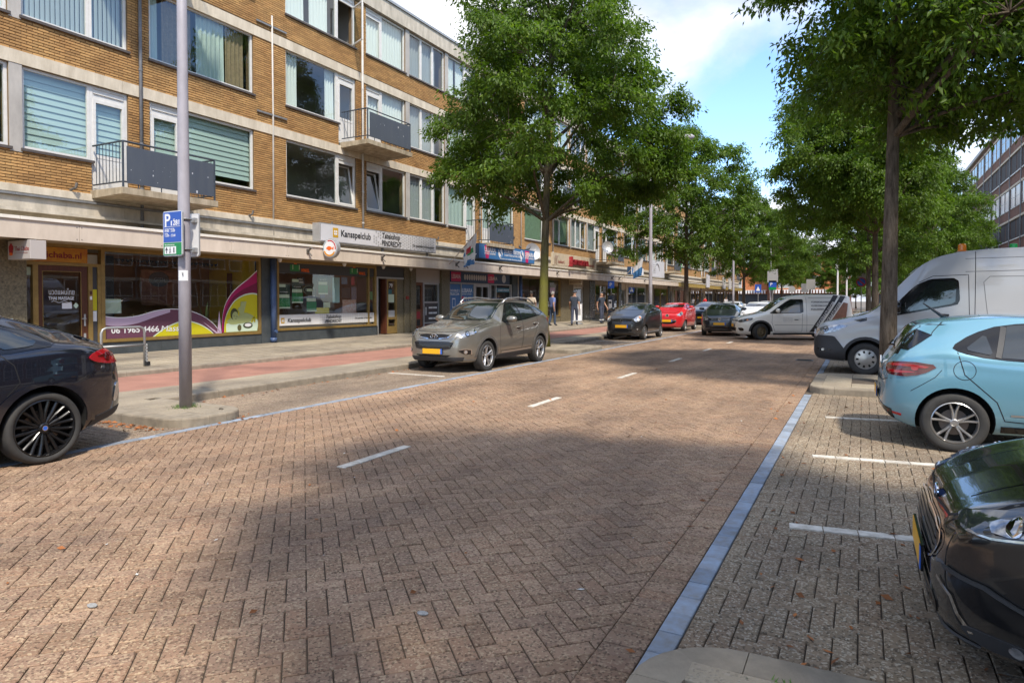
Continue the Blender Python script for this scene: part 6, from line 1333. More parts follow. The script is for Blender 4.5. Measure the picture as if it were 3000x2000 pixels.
class Car:
    def __init__(c, name, label, cat, spec, loc, heading, group=None, n_st=64, nsec=4):
        c.sp = spec; c.L = spec['L']; c.fine = n_st > 60; c.root = thing(name, label, cat, loc, heading, group)
        L = c.L; c.mat = spec['paint']
        s = np.unique(np.concatenate([np.linspace(0, L, n_st), np.array([0.008, 0.02, 0.04, 0.07, 0.11, L-0.008, L-0.02, L-0.04, L-0.07, L-0.11])])); s.sort()
        zt, zb, bl, w, rw = (pchip(spec[k], s) for k in ('top', 'bot', 'belt', 'w', 'rw')); rings = []
        sill = spec.get('tuck', 0.93); boxy = spec.get('boxy', 0.5); crown = spec.get('crown', 0.05)
        for i in range(len(s)):
            b, t, e, W, R = zb[i], zt[i], min(bl[i], zt[i]-0.03), w[i], min(rw[i], w[i]*0.97)
            h = e-b; te = t-crown*min(1, R/0.5)*(0.6 if (t-e) < 0.2 else 1)
            te = max(te, e+0.012); q = 0.5+0.1*boxy
            P = [(0, b), (0.80*W*sill, b), (0.97*W*sill, b+0.025), (W*(sill+0.05), b+0.25*h), (W, b+0.55*h), (W*0.992, b+0.80*h), (W*0.962, e), (W*0.962*(1-q)+R*q+0.03*(1 if te-e > 0.2 else 0), e*(1-q)+te*q), (R, te-0.004), (R*0.93, te+(t-te)*0.45), (R*0.55, t-0.012), (0, t)]
            rings.append(catmull(P, nsec))
        n = len(rings[0]); V = []; F = []
        def ring_pts(r, x): return [(x, p[0], p[1]) for p in r]+[(x, -p[0], p[1]) for p in r[-2:0:-1]]
        allr = [ring_pts(r, L/2-s[i]) for i, r in enumerate(rings)]
        def shrink(r, k, dx): 
            A = np.array(r); cz = A[:, 2].mean(); return [(p[0]+dx, p[1]*k, cz+(p[2]-cz)*k) for p in r]
        allr = [shrink(allr[0], 0.3, 0.012), shrink(allr[0], 0.65, 0.009)]+allr+[shrink(allr[-1], 0.65, -0.009), shrink(allr[-1], 0.3, -0.012)]
        m = len(allr[0]); mb = MB()
        for r in allr: mb.v.extend(r)
        for i in range(len(allr)-1): mb.f += [(i*m+k, i*m+(k+1) % m, (i+1)*m+(k+1) % m, (i+1)*m+k) for k in range(m)]
        mb.f += [tuple(range(m-1, -1, -1)), tuple((len(allr)-1)*m+k for k in range(m))]; mb.m = [0]*len(mb.f)
        me = mb.mesh('body', c.mat); bm = bmesh.new(); bm.from_mesh(me); bmesh.ops.recalc_face_normals(bm, faces=bm.faces); bm.to_mesh(me); c.bvh = BVHTree.FromBMesh(bm); bm.free()
        ob = bpy.data.objects.new('body', me); COL.objects.link(ob)
        for wi, ws in enumerate(spec['wheels']):
            ra = spec['r']+spec.get('arch', 0.05); cu = MB(); Wm = float(pchip(spec['w'], ws))
            for sg in (1, -1): cu.lathe([(ra, -0.2), (ra, 0.2)], 40, 'y', (L/2-ws, sg*(Wm-0.09), spec['r']+spec.get('arch_up', 0.01)))
            co = cu.build('cutter', m_well); md = ob.modifiers.new('arch', 'BOOLEAN'); md.operation = 'DIFFERENCE'; md.object = co; md.solver = 'EXACT'; md.material_mode = 'TRANSFER'
        dg = bpy.context.evaluated_depsgraph_get(); me2 = bpy.data.meshes.new_from_object(ob.evaluated_get(dg)); cut = [md.object for md in ob.modifiers]
        bpy.data.objects.remove(ob)
        for o in cut: bpy.data.objects.remove(o)
        me2.name = 'body'; c.body = bpy.data.objects.new('body', me2); link(c.body, c.root); auto_smooth(c.body, 32)
    def X(c, s): return c.L/2-s
    def hit(c, o, d):
        p, n, _, _ = c.bvh.ray_cast(Vector(o), Vector(d).normalized())
        if p is None: p, n, _, _ = c.bvh.find_nearest(Vector(o)+Vector(d).normalized()*((Vector(o)).length*0.7))
        if n.dot(Vector(d)) > 0: n = -n
        return p, n
    def view(c, v):
        """returns f(u, v)->(origin, dir) for 2D coordinates: L/R (s,z); F/B (y,z); T (s,y); ('Q', az) quarter view"""
        if v in ('L', 'R'): sg = 1 if v == 'L' else -1; return lambda a, b: ((c.X(a), 3*sg, b), (0, -sg, 0))
        if v == 'F': return lambda a, b: ((c.L, a, b), (-1, 0, 0))
        if v == 'B': return lambda a, b: ((-c.L, a, b), (1, 0, 0))
        if v == 'T': return lambda a, b: ((c.X(a), b, 4), (0, 0, -1))
        az = math.radians(v[1]); out = Vector((math.cos(az), math.sin(az), 0)); u = Vector((-math.sin(az), math.cos(az), 0))
        return lambda a, b: (tuple(out*5+u*a+Vector((0, 0, b))), tuple(-out))
    def q2(c, az, pts):
        """(s,y,z) guesses -> 2D coordinates of the quarter view"""
        az = math.radians(az); u = Vector((-math.sin(az), math.cos(az), 0)); return [(u.dot(Vector((c.X(p[0]), p[1], 0))), p[2]) for p in pts]
    def decal(c, name, poly, v, mat, off=0.004, res=0.07, parent=None, skirt=0.012, rnd=0):
        if rnd: poly = chaikin(poly, rnd)
        if c.fine: res = min(res, 0.045); off = off*1.25+0.001
        f = c.view(v); out = []
        for i in range(len(poly)):
            a, b = poly[i], poly[(i+1) % len(poly)]; n = max(1, int(math.hypot(b[0]-a[0], b[1]-a[1])/res)); out += [(a[0]+(b[0]-a[0])*k/n, a[1]+(b[1]-a[1])*k/n) for k in range(n)]
        xs = [p[0] for p in out]; ys = [p[1] for p in out]; pts = list(out); no = len(out); x = min(xs)+res/2
        while x < max(xs):
            y = min(ys)+res/2
            while y < max(ys):
                if in_poly((x, y), out) and min((x-q[0])**2+(y-q[1])**2 for q in out) > (res*0.45)**2: pts.append((x, y))
                y += res
            x += res
        vs, es, fs, ov, _, _ = delaunay_2d_cdt([Vector(p) for p in pts], [], [list(range(no))], 1, 1e-6)
        V = []; D = []
        for p in vs: o, d = f(p.x, p.y); h, n = c.hit(o, d); V.append(h+n*off); D.append(-n)
        mb = MB(); mb.add(V, [tuple(q) for q in fs])
        cnt = {}
        for q in fs:
            for k in range(len(q)): e = (q[k], q[(k+1) % len(q)]); cnt[e] = cnt.get(e, 0)+1
        bd = [e for e in cnt if (e[1], e[0]) not in cnt]; idx = {}
        for e in bd:
            for k in e:
                if k not in idx: idx[k] = len(mb.v); mb.v.append(tuple(V[k]+D[k]*skirt))
        for (a, b) in bd: mb.f.append((b, a, idx[a], idx[b])); mb.m.append(0)
        o = mb.build(name, mat, parent or c.root, fix=True); auto_smooth(o, 40); return o
    def seam(c, pts, v, w=0.009, mat=None, off=0.0018, name='panel_gap', closed=False, parent=None):
        f = c.view(v); P = []
        for a, b in zip(pts[:-1], pts[1:]):
            n = max(1, int(math.hypot(b[0]-a[0], b[1]-a[1])/0.05)); P += [(a[0]+(b[0]-a[0])*k/n, a[1]+(b[1]-a[1])*k/n) for k in range(n)]
        P.append(pts[-1]); V = []
        for i, p in enumerate(P):
            a, b = P[max(0, i-1)], P[min(len(P)-1, i+1)]; dx_, dy_ = b[0]-a[0], b[1]-a[1]; l = math.hypot(dx_, dy_) or 1; nx, ny = -dy_/l*w/2, dx_/l*w/2
            for sg in (1, -1): o, d = f(p[0]+sg*nx, p[1]+sg*ny); h, n = c.hit(o, d); V.append(h+n*off)
        return MB().add(V, [(2*i, 2*i+1, 2*i+3, 2*i+2) for i in range(len(P)-1)]).build(name, mat or m_seam, parent or c.root)
    def both(c, fn, *a, **k): 
        for v in ('L', 'R'): fn(v, *a, **k)
    def wheels(c, style='alloy', n=5, mat=None, width=0.2, steer=0.0, r=None, track=None):
        r = r or c.sp['r']; w = width; rr = r*c.sp.get('rim', 0.70); mat = mat or m_alloy
        ty = MB(); ty.lathe([(rr, -w/2+0.012), (rr+0.012, -w/2+0.004), (r*0.90, -w/2-0.002), (r*0.965, -w/2+0.012), (r*0.992, -w/2+0.035), (r, -w/2+0.06), (r, w/2-0.06), (r*0.992, w/2-0.035), (r*0.965, w/2-0.012), (r*0.90, w/2+0.002), (rr+0.012, w/2-0.004), (rr, w/2-0.012)], 48, 'y'); ty.f = [q for q in ty.f if len(q) == 4]; ty.m = [0]*len(ty.f); tm = ty.mesh('tyre', m_tyre)
        bmx = bmesh.new(); bmx.from_mesh(tm); bmesh.ops.recalc_face_normals(bmx, faces=bmx.faces); bmx.to_mesh(tm); bmx.free()
        rm = MB(); o = w/2-0.012
        rm.lathe([(rr*0.90, -w/2+0.03), (rr*0.995, -w/2+0.02), (rr*0.995, o), (rr*0.955, o+0.006), (rr*0.93, o-0.01), (rr*0.90, o-0.05)], 48, 'y'); rm.f = [f for f in rm.f if len(f) == 4]; rm.m = [0]*len(rm.f)
        bk = MB(); bk.lathe([(rr*0.93, o-0.095), (rr*0.93, o-0.085)], 32, 'y'); dsc = MB(); dsc.lathe([(rr*0.62, o-0.08), (rr*0.62, o-0.07), (rr*0.3, o-0.068)], 28, 'y')
        spk = MB()
        if style in ('alloy', 'double'):
            for k in range(n):
                for sg in ((-1, 1) if style == 'double' else (0,)):
                    a = 2*math.pi*k/n+math.pi/2; da = 0.17*sg*(10/n if n > 5 else 1.25); pts = []
                    for (q, wd) in ((0.16, 0.12 if style != 'double' else 0.07), (0.55, 0.085 if style != 'double' else 0.055), (0.955, 0.13 if style != 'double' else 0.062)):
                        ang = a+da*(0.35+0.65*q); cx, cz = rr*q*math.cos(ang), rr*q*math.sin(ang); tx_2, tz_2 = -math.sin(ang)*rr*wd, math.cos(ang)*rr*wd; dep = o-0.002-0.028*(1-q)
                        pts.append([(cx+tx_2, dep-0.012, cz+tz_2), (cx+tx_2*0.35, dep, cz+tz_2*0.35), (cx-tx_2*0.35, dep, cz-tz_2*0.35), (cx-tx_2, dep-0.012, cz-tz_2), (cx-tx_2, dep-0.04, cz-tz_2), (cx+tx_2, dep-0.04, cz+tz_2)])
                    V = [p for q in pts for p in q]; spk.add(V, [(i*6+j, i*6+(j+1) % 6, (i+1)*6+(j+1) % 6, (i+1)*6+j) for i in range(2) for j in range(6)])
        elif style == 'cover':
            spk.lathe([(rr*0.97, o-0.012), (rr*0.9, o+0.0), (rr*0.45, o+0.012), (rr*0.2, o+0.016), (0.001, o+0.018)], 36, 'y')
        elif style == 'steel': spk.lathe([(rr*0.92, o-0.06), (rr*0.72, o-0.03), (rr*0.45, o-0.012), (rr*0.33, o-0.04), (0.001, o-0.04)], 32, 'y')
        hub = MB(); hub.lathe([(rr*0.18, o-0.035), (rr*0.18, o-0.012), (rr*0.14, o-0.004), (0.001, o-0.003)], 20, 'y')
        wheels = []
        for i, ws in enumerate(c.sp['wheels']):
            Wm = float(pchip(c.sp['w'], ws)); tr_ = track or (Wm-w/2-0.022)
            for sg in (1, -1):
                t = bpy.data.objects.new('wheel', tm); link(t, c.root); t.location = (c.X(ws), sg*tr_, r-0.004); t.rotation_euler = (0, 0, (0 if sg == 1 else math.pi)+(steer if i == 0 else 0)); 
                for nm, g_, m_ in (('rim', rm, mat), ('rim_back', bk, m_well), ('brake_disc', dsc, m_disc), ('spokes' if style != 'cover' else 'wheel_cover', spk, mat), ('hub_cap', hub, mat)):
                    key = nm+str(id(tm)); me = bpy.data.meshes.get(key) 
                    if me is None:
                        me = g_.mesh(key, m_); bmx = bmesh.new(); bmx.from_mesh(me); bmesh.ops.recalc_face_normals(bmx, faces=bmx.faces); bmx.to_mesh(me); bmx.free()
                    o_ = bpy.data.objects.new(nm, me); link(o_, t)
                if style in ('cover', 'steel'):
                    ho = MB(); nn = 9 if style == 'cover' else 12
                    for k in range(nn):
                        a = 2*math.pi*k/nn; q0, q1 = (0.60, 0.84) if style == 'cover' else (0.60, 0.70); aw = 0.13 if style == 'cover' else 0.1; d0 = o+0.0085 if style == 'cover' else o-0.022
                        ho.add([(rr*q0*math.cos(a-aw), d0+0.004, rr*q0*math.sin(a-aw)), (rr*q1*math.cos(a-aw), d0+0.0, rr*q1*math.sin(a-aw)), (rr*q1*math.cos(a+aw), d0+0.0, rr*q1*math.sin(a+aw)), (rr*q0*math.cos(a+aw), d0+0.004, rr*q0*math.sin(a+aw))], [(0,1,2,3)])
                    ho.build('wheel_slot', m_well, t)
                wheels.append(t)
        auto = tm.polygons; tm.polygons.foreach_set('use_smooth', [True]*len(tm.polygons)); return wheels
    def mirror(c, s, z, mat, y=None, big=1.0):
        for sg in (1, -1):
            p, n = c.hit((c.X(s), 3*sg, z-0.06), (0, -sg, 0)); o = MB(); k = big
            prof = [(0.0, 0.035), (0.03, 0.06), (0.10, 0.075), (0.17, 0.068), (0.215, 0.045), (0.23, 0.015)]
            V = []; cy = p.y+sg*0.03; N_ = 14
            for (dy_, r_) in prof:
                for i in range(N_): a = 2*math.pi*i/N_; V.append((p.x-0.02+(r_*1.15*k*math.cos(a) if math.cos(a) > 0 else r_*0.5*math.cos(a)), cy+sg*dy_*k, z+0.03+r_*k*0.95*math.sin(a)))
            o.add(V, [(i*N_+j, i*N_+(j+1) % N_, (i+1)*N_+(j+1) % N_, (i+1)*N_+j) for i in range(len(prof)-1) for j in range(N_)]+[tuple(range(N_)), tuple((len(prof)-1)*N_+j for j in range(N_))])
            mo = o.build('mirror', mat, c.root, smooth=True)
            MB().obox((p.x+0.0, p.y+sg*0.02, z-0.035), (0.03, 0, 0), (0, 0.045, 0), (0, 0, 0.015)).build('mirror_foot', m_ctrim, mo)
            MB().obox((p.x-0.062*k, cy+sg*0.115*k, z+0.03), (0.002, 0, 0), (0, 0.085*k, 0), (0, 0, 0.052*k)).build('mirror_glass', m_cglass, mo)
    def handle(c, s, z, mat, ln=0.2):
        for v in ('L', 'R'):
            sg = 1 if v == 'L' else -1; c.decal('handle_recess', chaikin([(s, z-0.025), (s+ln*0.8, z-0.025), (s+ln*0.8, z+0.03), (s, z+0.03)], 2), v, m_seam, 0.0012, 0.05, skirt=0.004)
            pts = []
            for k in range(7): q = s+ln*k/6; p, n = c.hit((c.X(q), 3*sg, z+0.012), (0, -sg, 0)); pts.append(p+n*(0.008+0.026*math.sin(math.pi*k/6)))
            MB().tube(pts, [0.010, 0.015, 0.017, 0.017, 0.017, 0.015, 0.010], 8).build('door_handle', mat, c.root, smooth=True)
    def plate(c, v, z, y=0.0, tilt=0.0):
        f = c.view(v); p = [c.hit(*f(y+q, z))[0].x for q in (-0.2, 0, 0.2)]; sg = 1 if v == 'F' else -1; x = (max(p) if sg > 0 else min(p))+sg*0.012
        b = MB().box(min(x, x+sg*0.012), max(x, x+sg*0.012), y-0.265, y+0.265, z-0.062, z+0.062).build('number_plate', m_ctrim, c.root); x2 = x+sg*0.012
        MB().box(min(x2, x2+sg*0.003), max(x2, x2+sg*0.003), y-0.258, y+0.258, z-0.055, z+0.055).build('plate_face', m_plate, b)
        ex = y+sg*0.258-sg*0.02; MB().box(min(x2, x2+sg*0.004), max(x2, x2+sg*0.004), ex-0.022, ex+0.022, z-0.055, z+0.055).build('plate_band', m_eu, b)
    def roundel(c, v, z, r, y=0.0, parts='disc', name='badge', off=0.01, m1=None, m2=None):
        f = c.view(v); p, n = c.hit(*f(y, z)); o, d = f(y, z); dv = -Vector(d); C_ = p+dv*off; up = Vector((0, 0, 1)); u = up.cross(dv).normalized(); m1 = m1 or m_chrome
        def ring(r0, r1, m_, nm, ry=1.0, parent=None, d0=0.0):
            V = []; N_ = 24
            for (q, h) in ((r1, -0.004), (r1, 0.003), ((r0+r1)/2, 0.006), (r0, 0.003), (r0, -0.004)):
                for i in range(N_): a = 2*math.pi*i/N_; V.append(C_+u*q*math.cos(a)+up*q*ry*math.sin(a)+dv*(h+d0))
            return MB().add(V, [(i*N_+j, i*N_+(j+1) % N_, (i+1)*N_+(j+1) % N_, (i+1)*N_+j) for i in range(4) for j in range(N_)]).build(nm, m_, parent or c.root)
        def bar(a, b, wd, m_, par, d0=0.004): A = C_+u*a[0]*r+up*a[1]*r+dv*d0; B = C_+u*b[0]*r+up*b[1]*r+dv*d0; return MB().tube([A, B], wd*r, 6).build('badge_stroke', m_, par)
        def disc(q, m_, nm, par=None, d0=0.0, ry=1.0): N_ = 24; V = [C_+u*q*math.cos(2*math.pi*i/N_)+up*q*ry*math.sin(2*math.pi*i/N_)+dv*d0 for i in range(N_)]; return MB().add(V, [tuple(range(N_))]).build(nm, m_, par or c.root, fix=False)
        if parts == 'vw':
            b = ring(r*0.84, r, m1, name); disc(r*0.86, m_lampd, 'badge_disc', b, -0.002); bar((-.5, .6), (-.22, 0), .09, m1, b); bar((-.22, 0), (0, .5), .09, m1, b); bar((0, .5), (.22, 0), .09, m1, b); bar((.22, 0), (.5, .6), .09, m1, b); bar((-.75, .15), (-.35, -.65), .09, m1, b); bar((-.35, -.65), (0, -.1), .09, m1, b); bar((0, -.1), (.35, -.65), .09, m1, b); bar((.35, -.65), (.75, .15), .09, m1, b)
        elif parts == 'hyundai':
            b = ring(r*0.84, r, m1, name, 0.52); bar((-.45, -.4), (-.25, .42), .10, m1, b); bar((.25, -.42), (.45, .4), .10, m1, b); bar((-.4, -.05), (.4, .08), .09, m1, b)
        elif parts == 'mercedes':
            b = ring(r*0.86, r, m1, name); [bar((0, 0), (0.86*math.sin(k*2.094), 0.86*math.cos(k*2.094)), .09, m1, b) for k in range(3)]
        elif parts == 'bmw':
            b = ring(r*0.8, r, m_ctrim, name); disc(r*0.82, m_lite, 'badge_disc', b, 0.002)
            for (a0) in (0, math.pi): V = [C_+dv*0.004]+[C_+u*r*0.8*math.cos(a0+math.pi/2*i/6)+up*r*0.8*math.sin(a0+math.pi/2*i/6)+dv*0.004 for i in range(7)]; MB().add(V, [tuple(range(8))]).build('badge_quarter', m_eu, b, fix=False)
        elif parts == 'renault':
            b = bar((0, 1.3), (-.7, 0), .2, m1, c.root); b.name = name; bar((0, 1.3), (.7, 0), .2, m1, b); bar((-.7, 0), (0, -1.3), .2, m1, b); bar((.7, 0), (0, -1.3), .2, m1, b)
        elif parts == 'nissan':
            b = ring(r*0.82, r, m1, name); bar((-1.25, 0), (1.25, 0), .16, m1, b)
        elif parts == 'ford': b = ring(r*0.9, r, m1, name, 0.48); disc(r*0.92, m_eu, 'badge_disc', b, 0.001, 0.48); MB().tube([C_+u*(r*(-.55+1.1*i/10))+up*(r*0.14*math.sin(i*1.3))+dv*0.005 for i in range(11)], r*0.04, 5).build('badge_script', m1, b)
        elif parts == 'lion':
            b = disc(r, m1, name, None, 0.002); N_ = 18; V = [C_+u*r*q[0]+up*r*q[1]+dv*0.006 for q in ((-.3,.75),(.1,.8),(.35,.45),(.75,.35),(.35,.15),(.55,-.3),(.2,-.2),(.15,-.75),(-.15,-.3),(-.55,-.6),(-.3,.0),(-.65,.3),(-.3,.3))]; MB().add(V, [tuple(range(13))]).build('badge_stroke', m_ctrim, b)
        return b
    def lamp(c, name, az, pts, mat, inner=None, rnd=2, off=0.006):
        for sg in (1, -1):
            P = c.q2(az*sg if abs(az) < 91 else (az if sg > 0 else -az), [(p[0], p[1]*sg, p[2]) for p in pts]); o = c.decal(name, P, ('Q', az*sg), mat, off, 0.05, rnd=rnd)
            for (s, y, z, r, m_) in (inner or []): q = c.q2(az*sg, [(s, y*sg, z)])[0]; c.decal('lens', circle(q[0], q[1], r, 16), ('Q', az*sg), m_, off+0.004, 0.04, parent=o, skirt=0.004)
def P2(poly): return [(-a, b) for a, b in poly][::-1]
def sym(half): return half+[(-a, b) for a, b in half[::-1]]

# heading: rotation about z so that the local +x (front) points there
H_left = math.pi; H_cam = -math.pi/2
# --- light blue hatchback (rear towards the street)
p_blue = paint('paint_light_blue', (0.155,0.34,0.435), 0.25, 0.26)
CL = dict(L=4.05, r=0.312, rim=0.70, wheels=(0.80, 3.38), arch=0.045, paint=p_blue, boxy=0.2, crown=0.055,
  top=[(0,.52),(.05,.68),(.2,.79),(.6,.90),(1.05,.97),(1.85,1.35),(2.3,1.425),(2.9,1.44),(3.4,1.40),(3.70,1.345),(3.745,1.30),(3.90,1.04),(3.965,.95),(4.02,.86),(4.045,.62),(4.05,.55)],
  bot=[(0,.3),(.15,.2),(3.6,.2),(3.9,.27),(4.05,.40)], belt=[(0,.45),(.2,.68),(.6,.80),(1.05,.87),(2,.92),(3.0,.98),(3.5,1.03),(3.8,.99),(3.95,.86),(4.05,.50)],
  w=[(0,.52),(.06,.66),(.25,.81),(.7,.885),(1.5,.868),(2.5,.868),(3.3,.90),(3.65,.872),(3.88,.80),(3.98,.72),(4.03,.62),(4.05,.50)], rw=[(0,.42),(.3,.58),(1.05,.66),(1.85,.56),(2.5,.55),(3.4,.51),(3.72,.47),(3.9,.60),(4.05,.42)])
c = Car('parked_car', 'light blue hatchback parked nose in beside the tree island', 'car', CL, (0.21+4.05/2-0.03, 9.245, 0), 0.02, n_st=90, nsec=6)
trim_side = [(1.30,.925),(2.4,.945),(3.08,.985),(3.34,1.045),(3.42,1.10),(3.22,1.235),(2.95,1.335),(2.35,1.375),(2.0,1.35)]
for v in ('L', 'R'):
    c.decal('window_trim', chaikin(trim_side, 1), v, m_ctrim, 0.0025, 0.08)
    c.decal('window', [(1.44,.950),(2.37,.970),(2.35,1.358),(2.04,1.335)], v, m_cglass, 0.007, 0.08); c.decal('window', [(2.43,.972),(2.98,1.0),(2.90,1.318),(2.41,1.358)], v, m_cglass, 0.007, 0.08); c.decal('window', chaikin([(3.05,1.02),(3.30,1.075),(3.10,1.235)], 1, .12), v, m_cglass, 0.007, 0.06); c.seam([(3.01,1.0),(2.93,1.31)], v, .05, m_plast, .010, 'pillar_trim')
    c.seam([(1.28,.92),(1.22,.70),(1.30,.34),(2.42,.33),(2.46,.6),(2.42,.94)], v); c.seam([(2.42,.94),(2.47,.6),(2.44,.33),(2.95,.36),(3.02,.55),(3.30,.82),(3.36,1.05)], v)
    c.seam([(3.78,.62),(3.56,.78),(3.50,.86)], v, 0.006); c.decal('sill_trim', [(1.2,.235),(2.98,.235),(2.98,.30),(1.2,.285)], v, m_ctrim, 0.006, 0.1); c.seam([(1.4,.40),(2.9,.42)], v, 0.02, m_alloy, 0.004, 'sill_strip')
c.seam(circle(3.30, .865, .098, 24)+[(3.398, .865)], 'R', 0.006)
c.both(lambda v: c.decal('pillar_wedge', [(3.57,1.215),(3.745,1.29),(3.90,1.06),(3.80,1.05)], v, m_ctrim, .004, .05))
c.both(lambda v: c.seam([(3.46,1.36),(3.56,1.25),(3.58,1.215)], v, .007))
c.decal('rear_screen_trim', sym([(.64,1.0),(.47,1.305)]), 'B', m_ctrim, 0.003, 0.08); c.decal('rear_screen', chaikin(sym([(.555,1.035),(.43,1.285)]), 1, .1), 'B', m_cglass, 0.007, 0.07)
c.lamp('tail_light', 138, [(3.52,.885,.905),(3.80,.84,.94),(3.985,.60,.905),(4.01,.52,.86),(3.99,.58,.80),(3.86,.80,.765),(3.68,.87,.80)], m_redd, [(3.75,.85,.87,.03,m_red)], rnd=1)
c.lamp('tail_lens', 138, [(3.60,.87,.89),(3.82,.82,.915),(3.975,.62,.89),(3.98,.60,.87),(3.82,.81,.885),(3.66,.87,.865)], m_red, rnd=1, off=0.010); c.lamp('tail_lens', 138, [(3.70,.86,.825),(3.88,.77,.80),(3.98,.6,.82),(3.98,.6,.84),(3.86,.79,.835)], m_red, rnd=1, off=0.010)
c.decal('bumper_insert', sym([(.70,.30),(.72,.40),(.5,.46)]), 'B', m_ctrim, 0.004, 0.08); c.seam([(-.74,.74),(-.5,.70),(0,.68),(.5,.70),(.74,.74)], 'B', 0.008); c.plate('B', .53); c.roundel('B', .86, .055, parts='renault')
c.seam([(-.52,1.325),(0,1.34),(.52,1.325)], 'B', .012); MB().tube([(c.X(3.35),0,1.40),(c.X(3.42),0,1.42),(c.X(3.60),0.0,1.56)], [.035,.02,.006], 8).build('antenna', m_ctrim, c.root); MB().tube([(c.X(3.90),0,1.07),(c.X(3.94),.1,1.06),(c.X(3.885),.38,1.10)], .012, 6).build('wiper', m_ctrim, c.root)
c.decal('reflector', [(3.86,.335),(3.98,.36),(3.98,.385),(3.86,.36)], 'R', m_red, .004, .05)
c.decal('windscreen', sym([(.60,1.0),(.50,1.325)]), 'F', m_cglass, .005, .08); c.mirror(1.5, 1.0, p_blue); c.handle(2.15, .80, p_blue); c.wheels('double', 5, m_alloy, .205); c.both(lambda v: c.seam([(.42,.50),(.6,.62)], v))

# --- black hatchback nose (front towards the street)
p_blk = paint('paint_black', (0.006,0.006,0.007), 0.0, 0.2)
FD = dict(L=4.25, r=0.33, rim=.7, wheels=(0.86, 3.40), arch=.05, paint=p_blk, boxy=.2, crown=.05,
  top=[(0,.48),(.02,.58),(.08,.68),(.20,.755),(.40,.835),(.75,.915),(1.15,.975),(1.95,1.38),(2.4,1.46),(3.0,1.46),(3.7,1.36),(4.1,.98),(4.22,.85),(4.25,.6)], bot=[(0,.22),(.08,.17),(.3,.15),(3.8,.2),(4.1,.28),(4.25,.4)],
  belt=[(0,.44),(.08,.61),(.20,.69),(.40,.755),(.75,.82),(1.15,.87),(2,.93),(3.2,1.02),(3.9,.98),(4.15,.8),(4.25,.5)], w=[(0,.46),(.04,.58),(.12,.69),(.28,.79),(.5,.855),(.9,.90),(1.6,.89),(2.6,.89),(3.4,.90),(3.9,.84),(4.15,.7),(4.25,.5)], rw=[(0,.38),(.08,.48),(.3,.60),(1.15,.68),(1.95,.56),(3.2,.53),(3.7,.5),(4.1,.58),(4.25,.4)])
c = Car('parked_car', 'glossy black hatchback parked with its nose towards the road', 'car', FD, (0.29+4.25/2, 3.93, 0), H_left, n_st=110, nsec=7)
c.decal('grille', chaikin(sym([(.40,.585),(.47,.53),(.38,.43)]), 2), 'F', m_ctrim, .004, .05)
for k in range(4): c.seam([(-.41+.01*k,.56-.032*k),(0,.555-.032*k),(.41-.01*k,.56-.032*k)], 'F', .009, m_plast, .012, 'grille_bar')
c.seam(chaikin(sym([(.41,.592),(.485,.53),(.39,.422)]), 2)+[chaikin(sym([(.41,.592),(.485,.53),(.39,.422)]), 2)[0]], 'F', .010, m_chrome, .010, 'grille_surround')
c.decal('lower_grille', chaikin(sym([(.44,.33),(.50,.27),(.42,.20)]), 1), 'F', m_ctrim, .005, .05)
for k in range(3): c.seam([(-.42,.305-.034*k),(.42,.305-.034*k)], 'F', .012, m_plast, .013, 'grille_bar')
c.decal('front_lip', sym([(.66,.195),(.60,.165)]), 'F', m_plast, .012, .08)
c.seam([(-.56,.70),(-.40,.645),(0,.625),(.40,.645),(.56,.70)], 'F', .011)
for sg in (1, -1):
    c.seam([(.07,sg*.46),(.20,sg*.56),(.45,sg*.63),(.80,sg*.66),(1.12,sg*.67)], 'T', .010); c.seam([(.15,sg*.30),(.5,sg*.36),(1.0,sg*.42)], 'T', .020, p_blk, .006, 'bonnet_crease'); c.seam([(sg*.55,.60),(sg*.56,.42),(sg*.64,.22)], 'F', .009); c.seam([(sg*.50,.40),(sg*.60,.36),(sg*.66,.24)], 'F', .016, m_chrome, .008, 'bumper_trim')
c.lamp('headlight', 50, [(.09,.45,.685),(.18,.58,.725),(.42,.73,.785),(.80,.84,.835),(.95,.87,.835),(.74,.85,.765),(.42,.785,.690),(.20,.66,.640),(.10,.52,.635)], m_lampd, rnd=1)
c.lamp('headlight_reflector', 50, [(.20,.60,.700),(.40,.73,.755),(.62,.80,.79),(.60,.81,.745),(.42,.77,.705),(.24,.66,.668)], m_lampc, [(.30,.68,.708,.028,m_chrome),(.46,.76,.738,.030,m_chrome),(.60,.80,.765,.026,m_chrome)], rnd=1, off=.010)
c.lamp('running_light', 50, [(.12,.53,.649),(.22,.66,.657),(.44,.785,.703),(.74,.845,.778),(.80,.85,.775),(.44,.79,.696),(.22,.67,.650),(.12,.54,.642)], m_lampc, rnd=0, off=.012)
c.lamp('side_intake', 42, [(.06,.56,.46),(.18,.70,.45),(.40,.80,.36),(.34,.79,.30),(.12,.64,.34)], m_ctrim, rnd=2); c.lamp('intake_trim', 42, [(.05,.55,.475),(.18,.70,.465),(.42,.805,.37),(.36,.79,.285),(.34,.785,.30),(.40,.795,.365),(.18,.695,.45),(.06,.555,.46)], m_plast, rnd=0, off=.014); c.lamp('fog_surround', 42, [(.08,.60,.27),(.30,.77,.26),(.42,.81,.215),(.16,.66,.19)], m_plast, [(.26,.74,.235,.022,m_lampc)], rnd=2)
c.plate('F', .385, 0.0); c.roundel('F', .655, .066, parts='ford', off=.014); c.decal('windscreen', sym([(.64,1.03),(.52,1.37)]), 'F', m_cglass, .005, .08); c.mirror(1.62, 1.05, p_blk); c.handle(2.2, .84, p_blk); c.wheels('double', 5, m_alloy, .21)
